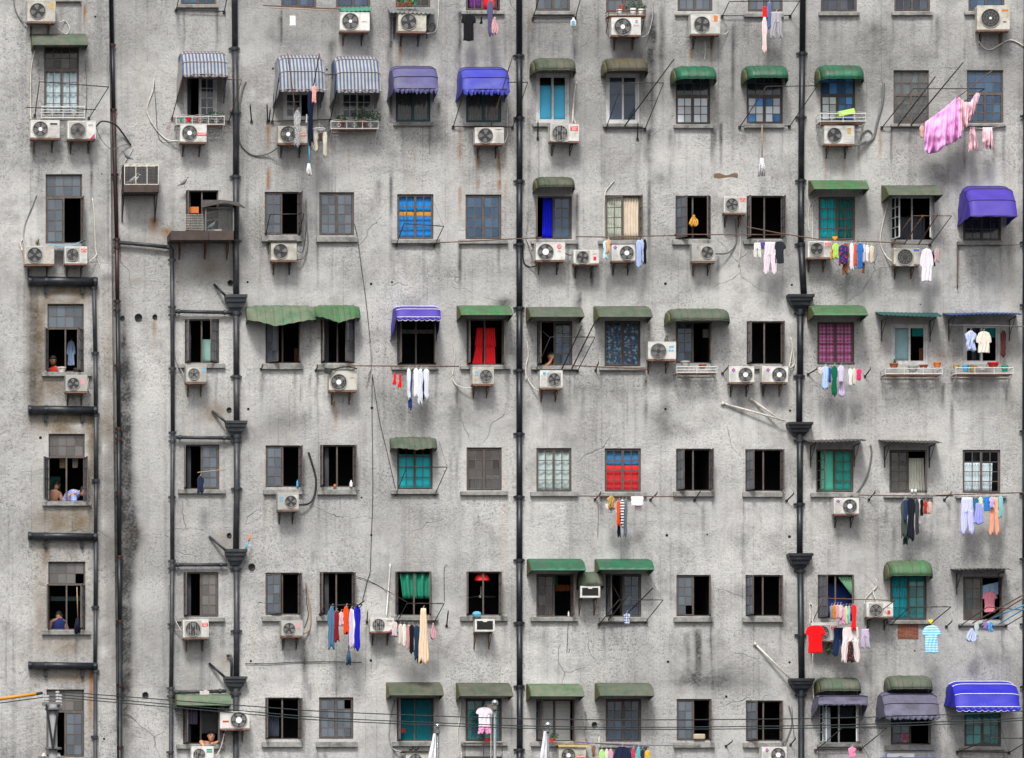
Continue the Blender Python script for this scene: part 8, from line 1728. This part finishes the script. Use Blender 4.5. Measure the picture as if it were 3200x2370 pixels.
# person with a raised arm at the window under the streaky awning
h = P('12', 335, 1475, -.12); L = Vector((h.x - .05, .16, h.z - .35))
J = [(0.1,.15,-.3),(0.08,.12,-.05),(.06,.08,.14),(.05,.04,.22),(.05,.02,.27),(-.10,.03,.10),(-.20,-.10,.0),(-.02,-.16,.16),(.05,-.17,.28),(.22,.08,.12),(.28,.08,-.1),(.25,.02,-.3),(.24,.0,-.35),(0,.2,-.6),(0,.2,-1.0),(.18,.2,-.6),(.18,.2,-1.0)]
o = person(L, J, E, Rr, None, 'person with an arm raised to the head at the open window', ((.06,.0,.36), .098), (.4, -1, -.1))
hand(o, (.05,-.17,.28), (.3, .1, .9), (0, -1, 0)); hand(o, (.24,.0,-.35), (.0, -.3, -.9), (0, -1, 0))

# ------------------------------------------------------------------ in front of the facade: power pole, wires, flagpoles
DP = 20.0
def F(t, x, y, d=DP): return P(t, x, y, d, 0)
galv = pm('galvanised_pole', (.23, .235, .245), .5, .2, 3, dirt=((.2, .2, .2), .3, 4)); porc = pm('insulator_porcelain', (.45, .45, .45), .3, .15, 6)
tp_, bt_ = F('30', 455, 1190), F('30', 460, 1652)
e = empty('utility_pole', (bt_.x, -DP, -14.5), 'grey utility pole with white insulators at the lower left', 'utility pole')
MB().tube([(bt_.x, -DP, -14.5), (tp_.x, -DP, tp_.z)], .15, 14, r1=.095).build('mast', galv, e, smooth=True)
xa = F('30', 365, 1185); xb = F('30', 525, 1185)
MB().box((xa.x, -DP - .05, xa.z - .04), (xb.x, -DP + .05, xa.z + .04)).build('cross_arm', cab_grey, e)
for x, y in ((385,1085),(408,1110),(495,1075),(518,1105)):
    q = F('30', x, y); m = MB()
    for k in range(4): m.tube([q - Vector((0, 0, .07*k)), q - Vector((0, 0, .07*k + .035))], .045, 10)
    m.tube([q, F('30', x, 1185)], .02, 6); m.build('insulator', porc, e)
for x in (398, 505):
    MB().tube([F('30', x, 1190, DP + .12), F('30', 455, 1560, DP + .2)], .028, 6).build('strap', black_pl, e)
for y in (1230, 1568): 
    q = F('30', 458, y); MB().tube([q - Vector((0, 0, .02)), q + Vector((0, 0, .02))], .19, 14).build('band', cab_grey, e)
lx = F('30', 330, 1635); rx_ = F('30', 560, 1640)
MB().box((lx.x, -DP - .05, lx.z - .05), (rx_.x, -DP + .05, lx.z)).build('cross_arm', cab_grey, e)
for x in (378, 500): q = F('30', x, 1630); MB().tube([q - Vector((0, 0, .02)), q + Vector((0, 0, .06))], .07, 10, r1=.03).build('insulator', porc, e)
for lab, pts in (('uppermost power line sagging across the whole facade', [('30',495,1078),('30',2203,1208),('31',700,1255),('31',2203,1310),('32',1100,1322),('33',300,1312),('33',1300,1284),('33',2260,1240),('33',5200,1010)]),
                 ('middle power line sagging across the whole facade', [('30',518,1105),('30',2203,1255),('31',700,1310),('31',2203,1371),('32',1100,1386),('33',300,1372),('33',1300,1345),('33',2260,1300),('33',5200,1090)]),
                 ('lowest power line sagging across the whole facade', [('30',408,1120),('30',2203,1278),('31',700,1332),('31',2203,1392),('32',1100,1404),('33',300,1394),('33',1300,1368),('33',2260,1322),('33',5200,1130)])):
    q = [F(*p) for p in pts]; q = smooth_pts(q, 6)
    tag(MB().tube(q, .012, 6).build('power_line', pm('power_line_black', (.012, .022, .022), .6, .2, 4), smooth=True), lab, 'power line', 'power lines in front of the facade')
for lab, a_, c_ in (('power line leaving the pole to the left, upper', (385,1095), (-2400,1420)), ('power line leaving the pole to the left, lower', (372,1128), (-2400,1500))):
    o = tag(MB().tube([F('30', *a_), F('30', *c_)], .012, 6).build('power_line', MATS['power_line_black'], smooth=True), lab, 'power line', 'power lines in front of the facade')
o = MB().tube([F('30', 312, 1099, DP + .02), F('30', -60, 1150, DP + .02)], .036, 8).build('line_cover', pm('orange_sleeve', (.62, .25, .02), .5, .2, 4), smooth=True); tag(o, 'orange protective sleeve on the left power line', 'sleeve')
MB().tube([F('30', 312, 1099, DP + .02), F('30', 365, 1090, DP + .02)], .034, 8).build('end_cap', black_pl, o, smooth=True)
FD = 16.0
for lab, t, x, yb, r_ in (('left flagpole with a silver ball and white flag', '31', 1562, 1378, 16), ('middle flagpole, the tallest, with a silver ball', '31', 2055, 1175, 16), ('right flagpole with a silver ball and white flag', '32', 308, 1365, 15)):
    q = F(t, x, yb, FD); rr = r_/K/S*.93
    e = empty('flagpole', (q.x, -FD, -14.5), lab, 'flagpole', 'flagpoles in front of the facade')
    MB().tube([(q.x, -FD, -14.5), (q.x, -FD, q.z - .09)], rr*1.25, 14, r1=rr*.92).build('mast', chrome, e, smooth=True)
    MB().tube([(q.x, -FD, q.z - .16), (q.x, -FD, q.z - .07)], rr*1.15, 12).build('collar', cab_grey, e)
    rows = []; br = .074
    for k in range(11): a0 = -pi/2 + pi*k/10; rows.append([(q.x + br*cos(a0)*cos(2*pi*j/16), -FD + br*cos(a0)*sin(2*pi*j/16), q.z + br*sin(a0)) for j in range(16)])
    MB().loft(rows, closed=True).build('ball', chrome, e, smooth=True)
    MB().tube([(q.x - .09, -FD - .03, q.z - .2), (q.x - .1, -FD - .03, q.z - 3)], .008, 4).build('halyard', cab_white, e)
for lab, t, pts in (('limp white flag on the left flagpole', '31', ((1528,1440,1546,1440),(1510,1530,1546,1530),(1488,1620,1546,1630),(1470,1760,1548,1760))), ('limp white flag on the right flagpole', '32', ((276,1420,294,1420),(262,1520,296,1520),(245,1620,296,1625),(228,1760,298,1760)))):
    rows = []
    for j, (xa_, ya_, xb_, yb_) in enumerate(pts):
        rows.append([F(t, xa_ + (xb_ - xa_)*u, ya_ + (yb_ - ya_)*u, FD + .05) + Vector((0, .05*sin(u*9 + j), 0)) for u in np.linspace(0, 1, 12)])
    tag(MB().loft(rows).build('flag', cloth((.74, .74, .78)), smooth=True, solid=.008), lab, 'flag', 'white flags')
